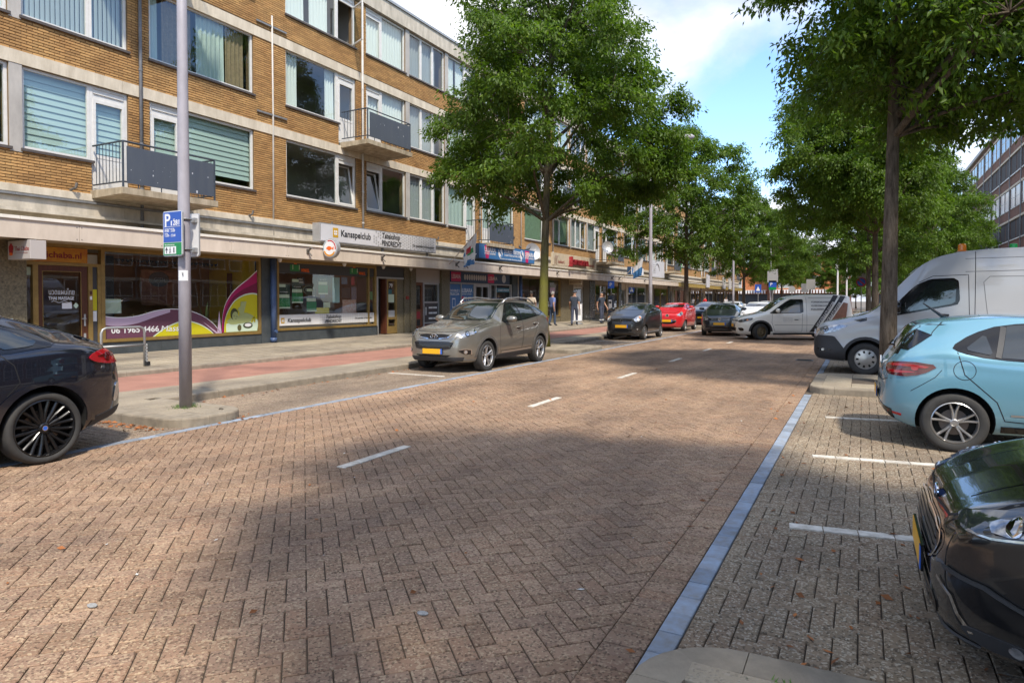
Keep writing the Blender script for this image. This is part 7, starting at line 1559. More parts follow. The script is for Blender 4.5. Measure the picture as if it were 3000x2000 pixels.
for v in ('L', 'R'): c.decal('window', chaikin([(1.62,.96),(2.45,.985),(2.43,1.37),(2.15,1.35)], 1, .08), v, m_cglass, .005, .08); c.decal('window', chaikin([(2.52,.99),(3.35,1.05),(3.1,1.28),(2.5,1.375)], 1, .08), v, m_cglass, .005, .08); c.seam([(1.5,.95),(1.45,.5),(1.55,.3),(2.5,.3),(2.5,.97)], v); c.seam([(.50,.72),(.62,.56),(.66,.42)], v, .008); c.decal('sill_trim', [(1.3,.19),(3.0,.19),(3.0,.26),(1.3,.26)], v, m_plast, .006, .1)
c.both(lambda v: c.decal('arch_trim', [(0.86+.43*math.cos(a), .34+.43*math.sin(a)) for a in [math.pi*k/14 for k in range(15)]]+[(0.86+.385*math.cos(a), .34+.385*math.sin(a)) for a in [math.pi-math.pi*k/14 for k in range(15)]], v, m_ctrim, .004, .06))

# --- black coupe-like SUV (rear quarter at the left edge)
p_bmw = paint('paint_blue_black', (0.008,0.009,0.016), 0.2, 0.22)
BM = dict(L=4.75, r=.352, rim=.80, wheels=(.85, 3.79), arch=.055, arch_up=.015, paint=p_bmw, boxy=.15, crown=.06,
  top=[(0,.62),(.06,.82),(.25,.94),(.8,1.06),(1.35,1.12),(2.1,1.56),(2.6,1.62),(3.1,1.585),(3.6,1.475),(4.1,1.31),(4.45,1.185),(4.56,1.14),(4.60,1.07),(4.66,.92),(4.72,.80),(4.75,.62)], bot=[(0,.3),(.2,.2),(4.1,.22),(4.45,.30),(4.66,.34),(4.75,.44)],
  belt=[(0,.55),(.25,.80),(.8,.95),(1.35,1.02),(2.4,1.05),(3.4,1.09),(4.0,1.12),(4.4,1.06),(4.6,.95),(4.75,.55)], w=[(0,.6),(.1,.78),(.35,.92),(.9,.975),(2,.965),(3,.965),(3.7,1.0),(4.1,.985),(4.42,.90),(4.6,.80),(4.70,.68),(4.75,.52)], rw=[(0,.5),(.3,.7),(1.35,.76),(2.1,.62),(3.1,.60),(3.8,.58),(4.3,.60),(4.6,.62),(4.75,.45)])
c = Car('parked_car', 'black coupe-roofed SUV with black wheels parked by the lamp post island', 'car', BM, (-8.02, 4.47-4.75/2+.14, 0), H_cam, n_st=90, nsec=6)
for v in ('L', 'R'):
    c.decal('window_trim', chaikin([(1.75,1.045),(3.0,1.085),(3.75,1.12),(3.90,1.16),(3.80,1.26),(3.45,1.37),(2.9,1.47),(2.35,1.48)], 1, .15), v, m_ctrim, .003, .08)
    c.decal('window', [(1.95,1.07),(2.62,1.09),(2.60,1.455),(2.40,1.455)], v, m_cglass, .007, .08); c.decal('window', [(2.70,1.095),(3.36,1.12),(3.24,1.385),(2.90,1.445),(2.68,1.46)], v, m_cglass, .007, .08); c.decal('window', chaikin([(3.43,1.125),(3.70,1.15),(3.76,1.19),(3.60,1.28),(3.34,1.365)], 1, .12), v, m_cglass, .007, .07)
    c.seam([(2.66,1.07),(2.70,.7),(2.66,.36),(3.2,.38)], v); c.seam([(3.40,1.10),(3.52,.98),(3.56,.82),(3.45,.70)], v, .010); c.seam([(4.05,.76),(4.40,.93),(4.50,1.0)], v, .006, m_lampd, .003)
    c.decal('arch_trim', [(3.79+.50*math.cos(a), .35+.46*math.sin(a)) for a in [math.pi*k/16 for k in range(17)]]+[(3.79+.408*math.cos(a), .36+.408*math.sin(a)) for a in [math.pi-math.pi*k/16 for k in range(17)]], v, p_bmw, .012, .06)
    c.seam([(1.75,1.04),(2.6,1.07),(3.5,1.10),(3.86,1.145),(3.93,1.17),(3.84,1.25),(3.5,1.37)], v, .012, m_ctrim, .006, 'window_line'); c.decal('sill_trim', [(1.3,.25),(3.35,.25),(3.30,.36),(1.3,.34)], v, m_plast, .008, .1)
    c.decal('lower_bumper', [(4.22,.28),(4.62,.36),(4.72,.46),(4.30,.38)], v, m_plast, .004, .08)
c.lamp('tail_light', 118, [(4.18,.93,1.0),(4.28,.91,1.06),(4.46,.84,1.075),(4.60,.72,1.045),(4.62,.66,1.0),(4.60,.70,.925),(4.46,.84,.92),(4.28,.91,.95)], m_red, [(4.42,.86,1.0,.04,m_redd)], rnd=2, off=.012)
c.lamp('tail_lens', 118, [(4.26,.91,1.01),(4.44,.85,1.04),(4.60,.71,1.025),(4.60,.71,1.0),(4.44,.85,1.01)], MATS['tail_dark'], rnd=1, off=.018)
c.lamp('rear_vent', 118, [(4.52,.85,.50),(4.60,.80,.52),(4.62,.76,.72),(4.55,.80,.70)], m_chrome, rnd=2, off=.008)
c.decal('rear_screen', sym([(.60,1.16),(.46,1.40)]), 'B', m_cglass, .006, .08); c.seam([(-.60,1.20),(0,1.215),(.60,1.20)], 'B', .03, m_ctrim, .012, 'spoiler_lip')
c.handle(3.02, .93, p_bmw, .26); c.mirror(1.95, 1.12, p_bmw); c.plate('B', .70); c.roundel('B', 1.0, .05, parts='bmw'); c.decal('windscreen', sym([(.70,1.16),(.58,1.49)]), 'F', m_cglass, .005, .09)
ws = c.wheels('double', 10, m_alloyb, .25)
for v in (1, -1): MB().tube([(c.X(1.9), v*.60, 1.49), (c.X(2.3), v*.62, 1.575), (c.X(3.2), v*.60, 1.535), (c.X(3.6), v*.585, 1.43)], .016, 8).build('roof_rail', m_alloy, c.root, smooth=True)
for w_ in ws:
    MB().lathe([(.026, .108), (.026, .1115)], 20, 'y').build('hub_emblem', m_chrome, w_); MB().lathe([(.020, .1115), (.020, .1125)], 16, 'y').build('hub_emblem', m_eu, w_)

# --- grey brown compact SUV
p_bei = paint('paint_grey_brown', (0.24,0.226,0.195), 0.6, 0.28)
IX = dict(L=4.41, r=.345, rim=.70, wheels=(.88, 3.52), arch=.05, paint=p_bei, boxy=.3, crown=.06,
  top=[(0,.66),(.04,.80),(.14,.90),(.5,1.0),(1.12,1.10),(1.95,1.54),(2.4,1.62),(3.0,1.63),(3.6,1.57),(3.98,1.46),(4.02,1.42),(4.22,1.10),(4.32,1.0),(4.39,.75),(4.41,.6)], bot=[(0,.36),(.06,.26),(.3,.23),(3.9,.25),(4.25,.36),(4.41,.48)],
  belt=[(0,.60),(.14,.78),(.5,.90),(1.12,1.0),(2,1.06),(3,1.12),(3.7,1.21),(4.0,1.16),(4.25,.98),(4.41,.56)], w=[(0,.44),(.05,.58),(.18,.72),(.36,.82),(.6,.885),(1,.90),(3.2,.90),(3.8,.885),(4.15,.81),(4.33,.70),(4.41,.56)], rw=[(0,.5),(.18,.60),(1.12,.70),(1.95,.60),(3.0,.58),(3.7,.56),(4.0,.54),(4.22,.62),(4.41,.46)])
c = Car('parked_car', 'grey brown compact SUV with silver roof rails parked at the kerb', 'car', IX, (-8.30, 13.02-.88+4.41/2+.05, 0), H_cam-.02, n_st=90, nsec=6)
c.decal('windscreen', chaikin(sym([(.685,1.125),(.585,1.52)]), 1, .06), 'F', m_cglass, .005, .07); c.decal('roof_panel', [(2.05,.5),(3.3,.5),(3.3,-.5),(2.05,-.5)], 'T', m_ctrim, .004, .1)
c.decal('upper_grille', chaikin(sym([(.44,.845),(.36,.765),(.18,.74)]), 1), 'F', m_ctrim, .004, .05); c.decal('grille', chaikin(sym([(.53,.69),(.44,.515)]), 1, .12), 'F', m_ctrim, .004, .05)
for k in range(4): c.seam([(-.50+.02*k,.665-.042*k),(0,.66-.042*k),(.50-.02*k,.665-.042*k)], 'F', .012, m_plast, .010, 'grille_bar')
c.seam([(-.46,.85),(-.36,.775),(-.14,.745)], 'F', .026, m_chrome, .010, 'grille_trim'); c.seam([(.46,.85),(.36,.775),(.14,.745)], 'F', .026, m_chrome, .010, 'grille_trim'); c.roundel('F', .80, .10, parts='hyundai', off=.012); c.plate('F', .475)
c.decal('lower_intake', sym([(.46,.40),(.38,.36)]), 'F', m_ctrim, .004, .07); c.decal('lower_bumper', sym([(.70,.355),(.66,.27)]), 'F', m_plast, .006, .07)
c.lamp('headlight', 42, [(.10,.50,.80),(.16,.60,.83),(.42,.76,.95),(.62,.84,.985),(.60,.85,.945),(.40,.80,.845),(.18,.68,.785)], m_lampc, [(.27,.72,.855,.055,m_lampd),(.27,.72,.855,.035,m_chrome),(.44,.81,.90,.03,m_chrome)], rnd=1)
c.lamp('fog_surround', 36, [(.05,.60,.50),(.14,.74,.53),(.26,.83,.51),(.26,.84,.42),(.12,.75,.415)], m_ctrim, [(.14,.76,.465,.042,m_chrome),(.14,.76,.465,.03,m_lampc)], rnd=1)
c.lamp('fog_trim', 36, [(.05,.60,.50),(.14,.74,.535),(.26,.83,.515),(.27,.84,.41),(.24,.83,.415),(.25,.825,.505),(.14,.745,.52)], m_chrome, rnd=0, off=.010)
for v in ('L', 'R'):
    c.decal('window_trim', chaikin([(1.52,1.055),(2.6,1.10),(3.5,1.20),(3.78,1.28),(3.62,1.40),(3.2,1.50),(2.4,1.545),(2.1,1.52)], 1, .12), v, m_ctrim, .003, .09)
    c.decal('window', [(1.70,1.085),(2.50,1.115),(2.46,1.515),(2.14,1.495)], v, m_cglass, .007, .09); c.decal('window', [(2.58,1.12),(3.26,1.185),(3.14,1.48),(2.54,1.518)], v, m_cglass, .007, .09); c.decal('window', chaikin([(3.34,1.20),(3.66,1.27),(3.50,1.395),(3.24,1.46)], 1, .1), v, m_cglass, .007, .07)
    c.seam([(1.46,1.05),(1.40,.8),(1.44,.42),(2.48,.42),(2.56,.75),(2.54,1.10)], v); c.seam([(2.54,1.10),(2.57,.75),(2.50,.42),(3.05,.44),(3.12,.62),(3.34,.95),(3.34,1.18)], v); c.seam([(.60,.97),(.95,1.03),(1.3,1.08)], v, .007); c.seam([(1.5,.50),(2.2,.62),(3.0,.74)], v, .010, p_bei, .006, 'door_crease')
    c.decal('sill_trim', [(1.32,.245),(3.08,.25),(3.10,.37),(1.30,.345)], v, m_plast, .008, .1); c.seam([(1.5,.385),(3.0,.40)], v, .035, m_alloy, .006, 'sill_strip')
    for wx_ in (.88, 3.52): c.decal('arch_trim', [(wx_+.46*math.cos(a), .34+.46*math.sin(a)) for a in [math.pi*k/14 for k in range(15)]]+[(wx_+.398*math.cos(a), .35+.398*math.sin(a)) for a in [math.pi-math.pi*k/14 for k in range(15)]], v, M('cladding_grey', (0.09,0.085,0.078), .5), .005, .06)
c.lamp('tail_light', 125, [(3.92,.86,1.10),(4.10,.80,1.16),(4.24,.66,1.10),(4.28,.64,.98),(4.14,.80,.98)], m_red, rnd=2)
for sg in (1, -1): MB().tube([(c.X(2.0),sg*.60,1.52),(c.X(2.2),sg*.615,1.63),(c.X(2.8),sg*.605,1.655),(c.X(3.4),sg*.585,1.625),(c.X(3.75),sg*.57,1.50)], .020, 8).build('roof_rail', m_alloy, c.root, smooth=True)
c.handle(2.22, .93, p_bei); c.handle(3.08, 1.0, p_bei); c.mirror(1.72, 1.12, p_bei, big=1.15); c.wheels('double', 5, m_alloy, .225)
for sg in (.1, .5): MB().tube([(c.X(1.16), sg*1.0, 1.125), (c.X(1.22), sg-.42, 1.145)], .010, 6).build('wiper', m_ctrim, c.root)
c.seam([(-.62,.96),(-.5,.90),(0,.885),(.5,.90),(.62,.96)], 'F', .008); c.seam([(.45,.60),(.9,.62),(1.12,.70)], 'T', .008); c.seam([(.45,-.60),(.9,-.62),(1.12,-.70)], 'T', .008)

# --- tall van with tree shadows
p_van = paint('paint_van_grey', (0.40,0.405,0.415), 0.05, 0.38)
SV = dict(L=5.95, r=.345, rim=.62, wheels=(1.0, 4.66), arch=.055, arch_up=.02, paint=p_van, boxy=.9, crown=.03, tuck=.97,
  top=[(0,.80),(.05,1.0),(.2,1.10),(.6,1.20),(1.02,1.31),(1.75,2.06),(2.05,2.34),(2.4,2.50),(2.9,2.58),(3.6,2.61),(5.9,2.62),(5.95,2.5)], bot=[(0,.42),(.08,.32),(.5,.28),(5.7,.32),(5.95,.42)],
  belt=[(0,.72),(.2,.98),(.6,1.08),(1.02,1.20),(1.6,1.26),(2.4,1.28),(5.9,1.28),(5.95,1.2)], w=[(0,.70),(.05,.80),(.2,.90),(.6,.985),(1.2,1.0),(2,1.005),(5.7,1.005),(5.95,.95)], rw=[(0,.6),(.2,.72),(1.02,.80),(1.75,.84),(2.4,.84),(3,.85),(5.9,.86),(5.95,.82)])
c = Car('delivery_van', 'tall light grey panel van with dark bumper and orange roof beacon', 'van', SV, (0.064-1.0+5.95/2, 16.95, 0), H_left, n_st=90)
c.decal('windscreen', chaikin(sym([(.80,1.36),(.78,2.14)]), 1, .06), 'F', m_cglass, .006, .1)
for v in ('L', 'R'):
    c.decal('window_trim', chaikin([(1.32,1.27),(1.55,1.27),(2.62,1.50),(2.66,1.60),(2.64,1.98),(2.55,2.04),(2.15,2.02),(1.9,1.9)], 1, .1), v, m_ctrim, .003, .1); c.decal('window', chaikin([(1.70,1.34),(2.58,1.53),(2.60,1.97),(2.18,1.975)], 1, .07), v, m_cglass, .008, .1)
    c.decal('front_bumper', chaikin([(.0,.34),(.62,.30),(.62,.52),(.52,.66),(.40,.82),(.05,.84)], 1, .1), v, m_plast, .006, .08); c.decal('rub_panel', [(1.42,.70),(3.2,.80),(3.2,.36),(1.44,.32)], v, M('van_navy_stripe', (0.015,0.015,0.05), .3), .003, .12)
    c.decal('sill_trim', [(1.44,.29),(4.2,.31),(4.2,.42),(1.44,.40)], v, m_plast, .006, .12)
    c.seam([(1.40,1.30),(1.36,.9),(1.42,.40),(2.78,.40),(2.82,1.2),(2.80,2.10),(2.2,2.08),(1.95,1.95)], v, .012); c.seam([(2.90,.42),(2.92,2.56)], v, .012); c.seam([(2.75,2.16),(5.85,2.20)], v, .014, M('van_groove', (0.16,0.165,0.17), .5)); c.seam([(2.75,2.42),(5.85,2.46)], v, .012, MATS['van_groove']); c.seam([(3.15,2.06),(5.4,2.06),(5.55,1.95),(5.55,1.25),(5.4,1.13),(3.25,1.13),(3.12,1.25),(3.05,1.95),(3.15,2.06)], v, .012, MATS['van_groove'])
    c.seam([(3.2,1.16),(5.7,1.17)], v, .035, M('rail_dark', (0.10,0.10,0.105), .4), .008, 'door_rail'); c.decal('bonnet_vent', [(.78,1.16),(1.02,1.22),(1.02,1.16),(.9,1.13)], v, m_ctrim, .004, .06)
    c.decal('arch_trim', [(1.0+.47*math.cos(a), .35+.47*math.sin(a)) for a in [math.pi*k/14 for k in range(15)]]+[(1.0+.40*math.cos(a), .36+.40*math.sin(a)) for a in [math.pi-math.pi*k/14 for k in range(15)]], v, m_plast, .006, .06)
c.decal('front_bumper', sym([(.80,.80),(.84,.36)]), 'F', m_plast, .006, .08); c.decal('grille', chaikin(sym([(.52,.98),(.42,.62)]), 1, .1), 'F', m_ctrim, .010, .07); c.seam([(-.5,.88),(.5,.88)], 'F', .03, m_chrome, .016, 'grille_bar'); c.seam([(-.46,.74),(.46,.74)], 'F', .03, m_chrome, .016, 'grille_bar'); c.roundel('F', .82, .12, parts='mercedes', off=.03)
c.lamp('headlight', 48, [(.06,.66,.90),(.10,.72,.98),(.30,.88,1.05),(.66,.98,1.07),(.60,.97,.99),(.36,.92,.90),(.14,.82,.84)], m_lampc, [(.26,.86,.96,.055,m_lampd),(.26,.86,.96,.04,m_chrome)], rnd=1); c.lamp('fog_lamp', 45, [(.10,.78,.56),(.26,.90,.57),(.40,.95,.52),(.26,.90,.48),(.12,.80,.50)], m_ctrim, [(.22,.87,.525,.03,m_lampc)], rnd=2)
c.plate('F', .50); c.handle(2.30, 1.05, m_ctrim, .28); c.mirror(1.58, 1.42, m_ctrim, big=1.9)
bk_ = MB(); bk_.box(c.X(2.86)-.02, c.X(2.62), .50, .74, 2.575, 2.585); bk_.lathe([(.055, .0), (.075, .02), (.07, .13), (.05, .15)], 16, 'z', (c.X(2.72), .62, 2.585)); bk_.build('beacon', m_amber, c.root, smooth=False)
bk_ = MB(); bk_.lathe([(.06, 0), (.07, .02), (.065, .10), (.05, .11)], 14, 'z', (c.X(3.62), .3, 2.62)); bk_.build('beacon', M('green_lens', (0.02,0.42,0.08), .2), c.root)
mb = MB(); mb.tube([(c.X(3.55), 1.05, 1.2), (c.X(3.60), 1.05, 1.26), (c.X(3.9), 1.05, 1.19)], .014, 6); mb.box(c.X(3.62), c.X(3.52), .995, 1.07, 1.16, 1.20); mb.build('door_latch', m_ctrim, c.root); MB().box(c.X(4.35), c.X(4.31), 1.0, 1.04, 1.14, 1.22).build('door_latch', m_ctrim, c.root)
c.wheels('cover', 9, m_alloy, .22); 

# --- white floor layer's van crossing the road
p_cad = paint('paint_dirty_white', (0.78,0.75,0.68), 0.0, 0.38)
CD = dict(L=4.41, r=.325, rim=.64, wheels=(.88, 3.56), arch=.055, arch_up=.02, paint=p_cad, boxy=.8, crown=.045,
  top=[(0,.66),(.04,.80),(.2,.90),(.6,1.01),(1.0,1.10),(1.75,1.60),(2.1,1.74),(2.6,1.81),(3.4,1.82),(4.2,1.78),(4.30,1.70),(4.38,1.2),(4.41,.9)], bot=[(0,.30),(.08,.22),(.4,.20),(4.1,.24),(4.35,.34),(4.41,.42)],
  belt=[(0,.58),(.2,.78),(.6,.88),(1.0,.98),(1.5,1.06),(2.4,1.08),(4.2,1.08),(4.41,.8)], w=[(0,.48),(.05,.62),(.2,.76),(.5,.86),(1,.90),(2,.90),(4.0,.90),(4.3,.86),(4.41,.76)], rw=[(0,.5),(.2,.6),(1.0,.70),(1.75,.68),(2.4,.68),(4.2,.67),(4.41,.6)])
hd = Vector((-.94, -.34)); c = Car('delivery_van', 'dirty white small van of a floor layer with black diagonal stripes crossing the road', 'van', CD, (-3.60+.94*(4.41/2-.88)-.34*(-.80)*0-0.28, 28.25+.34*(4.41/2-.88)+.76, 0), math.atan2(-.34, -.94))
c.decal('windscreen', chaikin(sym([(.68,1.13),(.64,1.66)]), 1, .06), 'F', m_cglass, .006, .1)
for v in ('L', 'R'):
    c.decal('window_trim', chaikin([(1.18,1.045),(2.50,1.075),(2.50,1.62),(2.05,1.62),(1.85,1.52)], 1, .07), v, m_ctrim, .003, .1); c.decal('window', [(1.62,1.09),(2.38,1.10),(2.36,1.58),(2.06,1.57),(1.9,1.46)], v, m_cglass, .007, .1); c.decal('window', [(1.26,1.075),(1.55,1.085),(1.55,1.27)], v, m_cglass, .007, .08)
    c.seam([(1.32,1.03),(1.30,.7),(1.42,.34),(2.44,.34),(2.46,1.06)], v); c.seam([(2.62,.34),(2.62,1.70)], v, .008); c.seam([(2.7,1.68),(4.15,1.68)], v, .012); c.seam([(2.66,1.06),(3.6,1.06)], v, .008, M('van_groove2', (0.3,0.29,0.27), .5)); c.seam([(1.40,.60),(3.2,.60)], v, .02, MATS['van_groove2'], .004, 'rub_strip')
    c.decal('sill_trim', [(1.36,.21),(3.10,.22),(3.10,.30),(1.36,.285)], v, m_plast, .006, .12)
    for wx_ in (.88, 3.56): c.decal('arch_trim', [(wx_+.455*math.cos(a), .335+.455*math.sin(a)) for a in [math.pi*k/14 for k in range(15)]]+[(wx_+.38*math.cos(a), .345+.38*math.sin(a)) for a in [math.pi-math.pi*k/14 for k in range(15)]], v, p_cad if v == 'x' else m_plast, .004, .06)
    c.decal('stripe', [(2.72,.33),(2.90,.33),(3.85,1.76),(3.66,1.78)], v, M('stripe_black', (0.03,0.028,0.027), .5), .003, .1); c.decal('stripe', [(2.98,.33),(3.15,.33),(4.13,1.74),(3.93,1.76)], v, MATS['stripe_black'], .003, .1); c.decal('floor_picture', [(3.5,.75),(4.05,.70),(4.18,1.46),(4.02,1.5)], v, M('parquet_print', (0.33,0.14,0.075), .5, var=.4, vscale=8), .003, .1)
    c.handle(2.15, .82, p_cad)
for (s_, z_) in ((3.02, .52), (3.26, .50)):
    ux_ = Vector((-(3.85-2.9), 0, 1.43)).normalized(); o_ = Vector((c.X(s_+.02), .915, z_))
    text('lettering', 'HOOGRAATLEGGER', .17, m_lite, o_+Vector((0,.0,.0)), ux_, Vector((-ux_.z*-1, 0, ux_.x*-1)) if False else Vector((ux_.z, 0, -ux_.x)), c.root, width=1.15, bold=.003)
for i, s_ in enumerate(('STOFFEERDERSWERKEN', 'VLOERVERKOOP', 'EGALISEREN')): text('lettering', s_, .085, m_ink, (c.X(2.76), .93, 1.48-.14*i), (-1,0,0), (0,0,1), c.root, width=.72-.12*i, bold=.002)
for i in range(3): text('lettering', 'Vloeren op maat', .04, m_clov2, (c.X(1.72), .915, .86-.06*i), (-1,0,0), (0,0,1), c.root, width=.36)
c.lamp('headlight', 46, [(.06,.56,.72),(.10,.62,.80),(.34,.80,.86),(.58,.87,.88),(.55,.87,.80),(.30,.82,.72),(.10,.66,.69)], m_lampd, [(.22,.76,.77,.045,m_lampc),(.38,.82,.79,.03,m_amber)], rnd=1); c.seam([(-.56,.76),(.56,.76)], 'F', .05, m_ctrim, .006, 'grille'); c.decal('lower_grille', sym([(.50,.48),(.46,.34)]), 'F', m_ctrim, .004, .08); c.lamp('fog_surround', 40, [(.06,.60,.48),(.22,.78,.48),(.24,.79,.36),(.10,.68,.36)], m_ctrim, rnd=1); c.plate('F', .56); c.roundel('F', .78, .06, parts='vw'); c.mirror(1.50, 1.14, p_cad, big=1.25); c.wheels('steel', 12, m_rustw, .2, steer=.42)
c.seam([(-.6,.86),(0,.84),(.6,.86)], 'F', .01); MB().tube([(c.X(1.12), .35, 1.165), (c.X(1.25), -.2, 1.235)], .012, 6).build('wiper', m_ctrim, c.root)
# --- small hatchbacks facing the camera
def hatch(name, label, paintm, loc, heading, L, W, H, r, wb0, wb1, nose, cowl, kind, big=True, group=None, wheel=('cover', 9), taper=1.0):
    k = H/1.46; kw = W/.80
    sp = dict(L=L, r=r, rim=.66, wheels=(wb0, wb1), arch=.045, paint=paintm, boxy=.3, crown=.06,
      top=[(0,nose-.22),(.04,nose-.06),(.15,nose+.02),(.45,nose+.12),(cowl,nose+.26),(cowl+.72,H-.09),(cowl+1.15,H-.01),(cowl+1.6,H),(L-.62,H-.07),(L-.42,H-.13),(L-.38,H-.18),(L-.2,.98*k),(L-.1,.88*k),(L-.02,.7),(L,.55)],
      bot=[(0,.28),(.1,.2),(L-.4,.2),(L-.15,.28),(L,.42)], belt=[(0,nose-.28),(.15,nose-.10),(.45,nose+.0),(cowl,nose+.15),(cowl+.9,nose+.2),(L-.7,nose+.27),(L-.3,nose+.22),(L-.1,nose),(L,.5)],
      w=[(0,.52*W),(.05,.66*W),(.18,.82*W),(.45,.95*W),(.8,W),(L-.9,W),(L-.35,.94*W),(L-.12,.84*W),(L,.6*W)], rw=[(0,.5*W),(.18,.66*W),(cowl,.78*W),(cowl+.72,.66*W),(L-.8,.62*W),(L-.42,.58*W),(L-.2,.68*W),(L,.5*W)])
    c = Car(name, label, 'car', sp, loc, heading, group, n_st=48, nsec=3)
    c.decal('windscreen', chaikin(sym([(.76*W,nose+.295),(.63*W,H-.125)]), 1, .07), 'F', m_cglass, .006, .1); c.decal('rear_screen', sym([(.62*W,1.0*k),(.54*W,H-.2)]), 'B', m_cglass, .006, .1)
    b0 = nose+.22
    for v in ('L', 'R'):
        c.decal('window', chaikin([(cowl+.40,b0),(cowl+1.22,b0+.03),(cowl+1.20,H-.115),(cowl+.86,H-.13)], 1, .08), v, m_cglass, .006, .1); c.decal('window', chaikin([(cowl+1.30,b0+.03),(L-.78,b0+.09),(L-.72,b0+.2),(L-.95,H-.15),(cowl+1.28,H-.115)], 1, .1), v, m_cglass, .006, .1)
        c.seam([(cowl+.32,b0-.02),(cowl+.28,.6),(cowl+.36,.32),(cowl+1.24,.32),(cowl+1.26,b0)], v); c.seam([(cowl+1.28,.32),(L-1.1,.34),(L-.92,.6),(L-.74,b0+.05)], v); c.decal('sill_trim', [(wb0+.42,.205),(wb1-.42,.205),(wb1-.42,.27),(wb0+.42,.265)], v, m_plast, .006, .12)
    c.mirror(cowl+.58, b0+.06, paintm); c.handle(cowl+1.0, b0-.12, paintm); c.lamp('tail_light', 130, [(L-.35,.90*W,b0+.08),(L-.12,.72*W,b0+.08),(L-.08,.7*W,b0-.12),(L-.28,.90*W,b0-.10)], m_red, rnd=1); c.wheels(wheel[0], wheel[1], m_alloy, .18); c.seam([(-.7*W,nose+.10),(-.5*W,nose+.02),(.5*W,nose+.02),(.7*W,nose+.10)], 'F', .009)
    return c
p_dk = paint('paint_anthracite', (0.028,0.029,0.032), .5, .28); p_redc = paint('paint_red', (0.50,0.012,0.018), 0.0, .3); p_pol = paint('paint_dark_grey', (0.045,0.048,0.055), .6, .28)
c = hatch('parked_car', 'small black hatchback with round pale headlamps parked at the kerb', p_dk, (-8.44, 26.12-.66+3.56/2, 0), H_cam, 3.56, .80, 1.47, .285, .66, 3.02, .90, .86, 'pixo')
c.lamp('headlight', 44, [(.10,.46,.74),(.10,.46,.86),(.28,.62,.96),(.42,.70,.97),(.34,.70,.82),(.16,.60,.72)], m_lampc, [(.2,.6,.82,.05,m_lite),(.3,.66,.9,.035,m_amber)], rnd=2); c.decal('grille', chaikin(sym([(.40,.83),(.36,.73)]), 1), 'F', m_ctrim, .004, .07); c.seam([(-.38,.78),(.38,.78)], 'F', .01, m_plast, .01, 'grille_bar'); c.roundel('F', .78, .058, parts='nissan', off=.012); c.plate('F', .55); c.decal('lower_grille', chaikin(sym([(.44,.46),(.40,.34)]), 1), 'F', m_ctrim, .004, .07); c.lamp('fog_surround', 30, [(.04,.56,.50),(.10,.66,.50),(.12,.68,.38),(.06,.58,.38)], m_ctrim, [(.08,.62,.44,.035,m_lampc)], rnd=2)
c = hatch('parked_car', 'small bright red hatchback with a grinning grille parked at the kerb', p_redc, (-8.72, 34.1-.62+3.43/2, 0), H_cam, 3.43, .81, 1.465, .28, .64, 2.98, .92, .80, '107')
c.lamp('headlight', 44, [(.12,.42,.80),(.12,.46,.86),(.32,.66,.99),(.42,.72,1.0),(.36,.72,.88),(.18,.60,.78)], m_lampc, [(.24,.62,.87,.05,m_lampd)], rnd=1); c.decal('grille', chaikin(sym([(.48,.60),(.44,.46),(.22,.38)]), 2), 'F', m_ctrim, .004, .06); c.seam([(-.46,.565),(0,.535),(.46,.565)], 'F', .022, m_clov2, .012, 'grille_bar'); c.roundel('F', .80, .085, parts='lion'); c.plate('F', .545)
c = hatch('car', 'dark grey hatchback driving towards the camera past the parked cars', p_pol, (-5.75, 30.3+3.97/2-.1, 0), H_cam+.10, 3.97, .84, 1.46, .30, .80, 3.27, .88, .98, 'polo', wheel=('alloy', 7))
c.lamp('headlight', 42, [(.06,.46,.70),(.08,.50,.79),(.36,.74,.83),(.44,.77,.82),(.36,.76,.72),(.16,.66,.68)], m_lampc, [(.18,.64,.75,.045,m_lampd),(.28,.70,.76,.03,m_chrome)], rnd=1); c.decal('grille', sym([(.44,.775),(.42,.70)]), 'F', m_ctrim, .004, .06); c.seam([(-.42,.735),(.42,.735)], 'F', .008, m_chrome, .01, 'grille_bar'); c.roundel('F', .74, .072, parts='vw', off=.012); c.plate('F', .545); c.decal('lower_grille', chaikin(sym([(.50,.44),(.44,.33)]), 1, .1), 'F', m_ctrim, .004, .07); c.lamp('fog_surround', 30, [(.03,.56,.44),(.14,.72,.46),(.16,.74,.37),(.06,.60,.37)], m_ctrim, [(.09,.66,.41,.03,m_lampc)], rnd=1)
# --- cars queueing and parked farther away
p_wh = paint('paint_white', (0.62,0.63,0.64), 0.0, .3); p_sil = paint('paint_silver', (0.36,0.37,0.38), .8, .3); p_nav = paint('paint_navy_grey', (0.03,0.035,0.05), .4, .28)
for (lab, pm_, x, y, hd_, sc) in (('dark blue grey hatchback parked behind the red car', p_nav, -8.45, 42.5, H_cam, 1.0), ('white estate car waiting behind the dark grey hatchback', p_wh, -5.4, 41.5, H_cam, 1.0), ('white hatchback parked at the kerb far past the red car', p_wh, -8.4, 50.5, H_cam, 1.0), ('silver hatchback queueing behind the white estate car', p_sil, -5.6, 52.0, H_cam, 1.0), ('small white car far down the street by the signs', p_wh, -8.4, 70.0, H_cam, 1.0), ('silver car parked among the distant trees on the right', p_sil, 1.6, 34.0, H_left, 1.0)):
    c = hatch('parked_car' if x < -8 or x > 0 else 'car', lab, pm_, (x, y, 0), hd_, 4.2, .86, 1.50, .31, .82, 3.40, .92, 1.0, 'far'); c.lamp('headlight', 42, [(.06,.46,.74),(.08,.50,.83),(.36,.74,.87),(.44,.77,.86),(.36,.76,.76),(.16,.66,.72)], m_lampc, rnd=1); c.decal('grille', sym([(.44,.79),(.40,.66)]), 'F', m_ctrim, .004, .08); c.plate('F', .55)
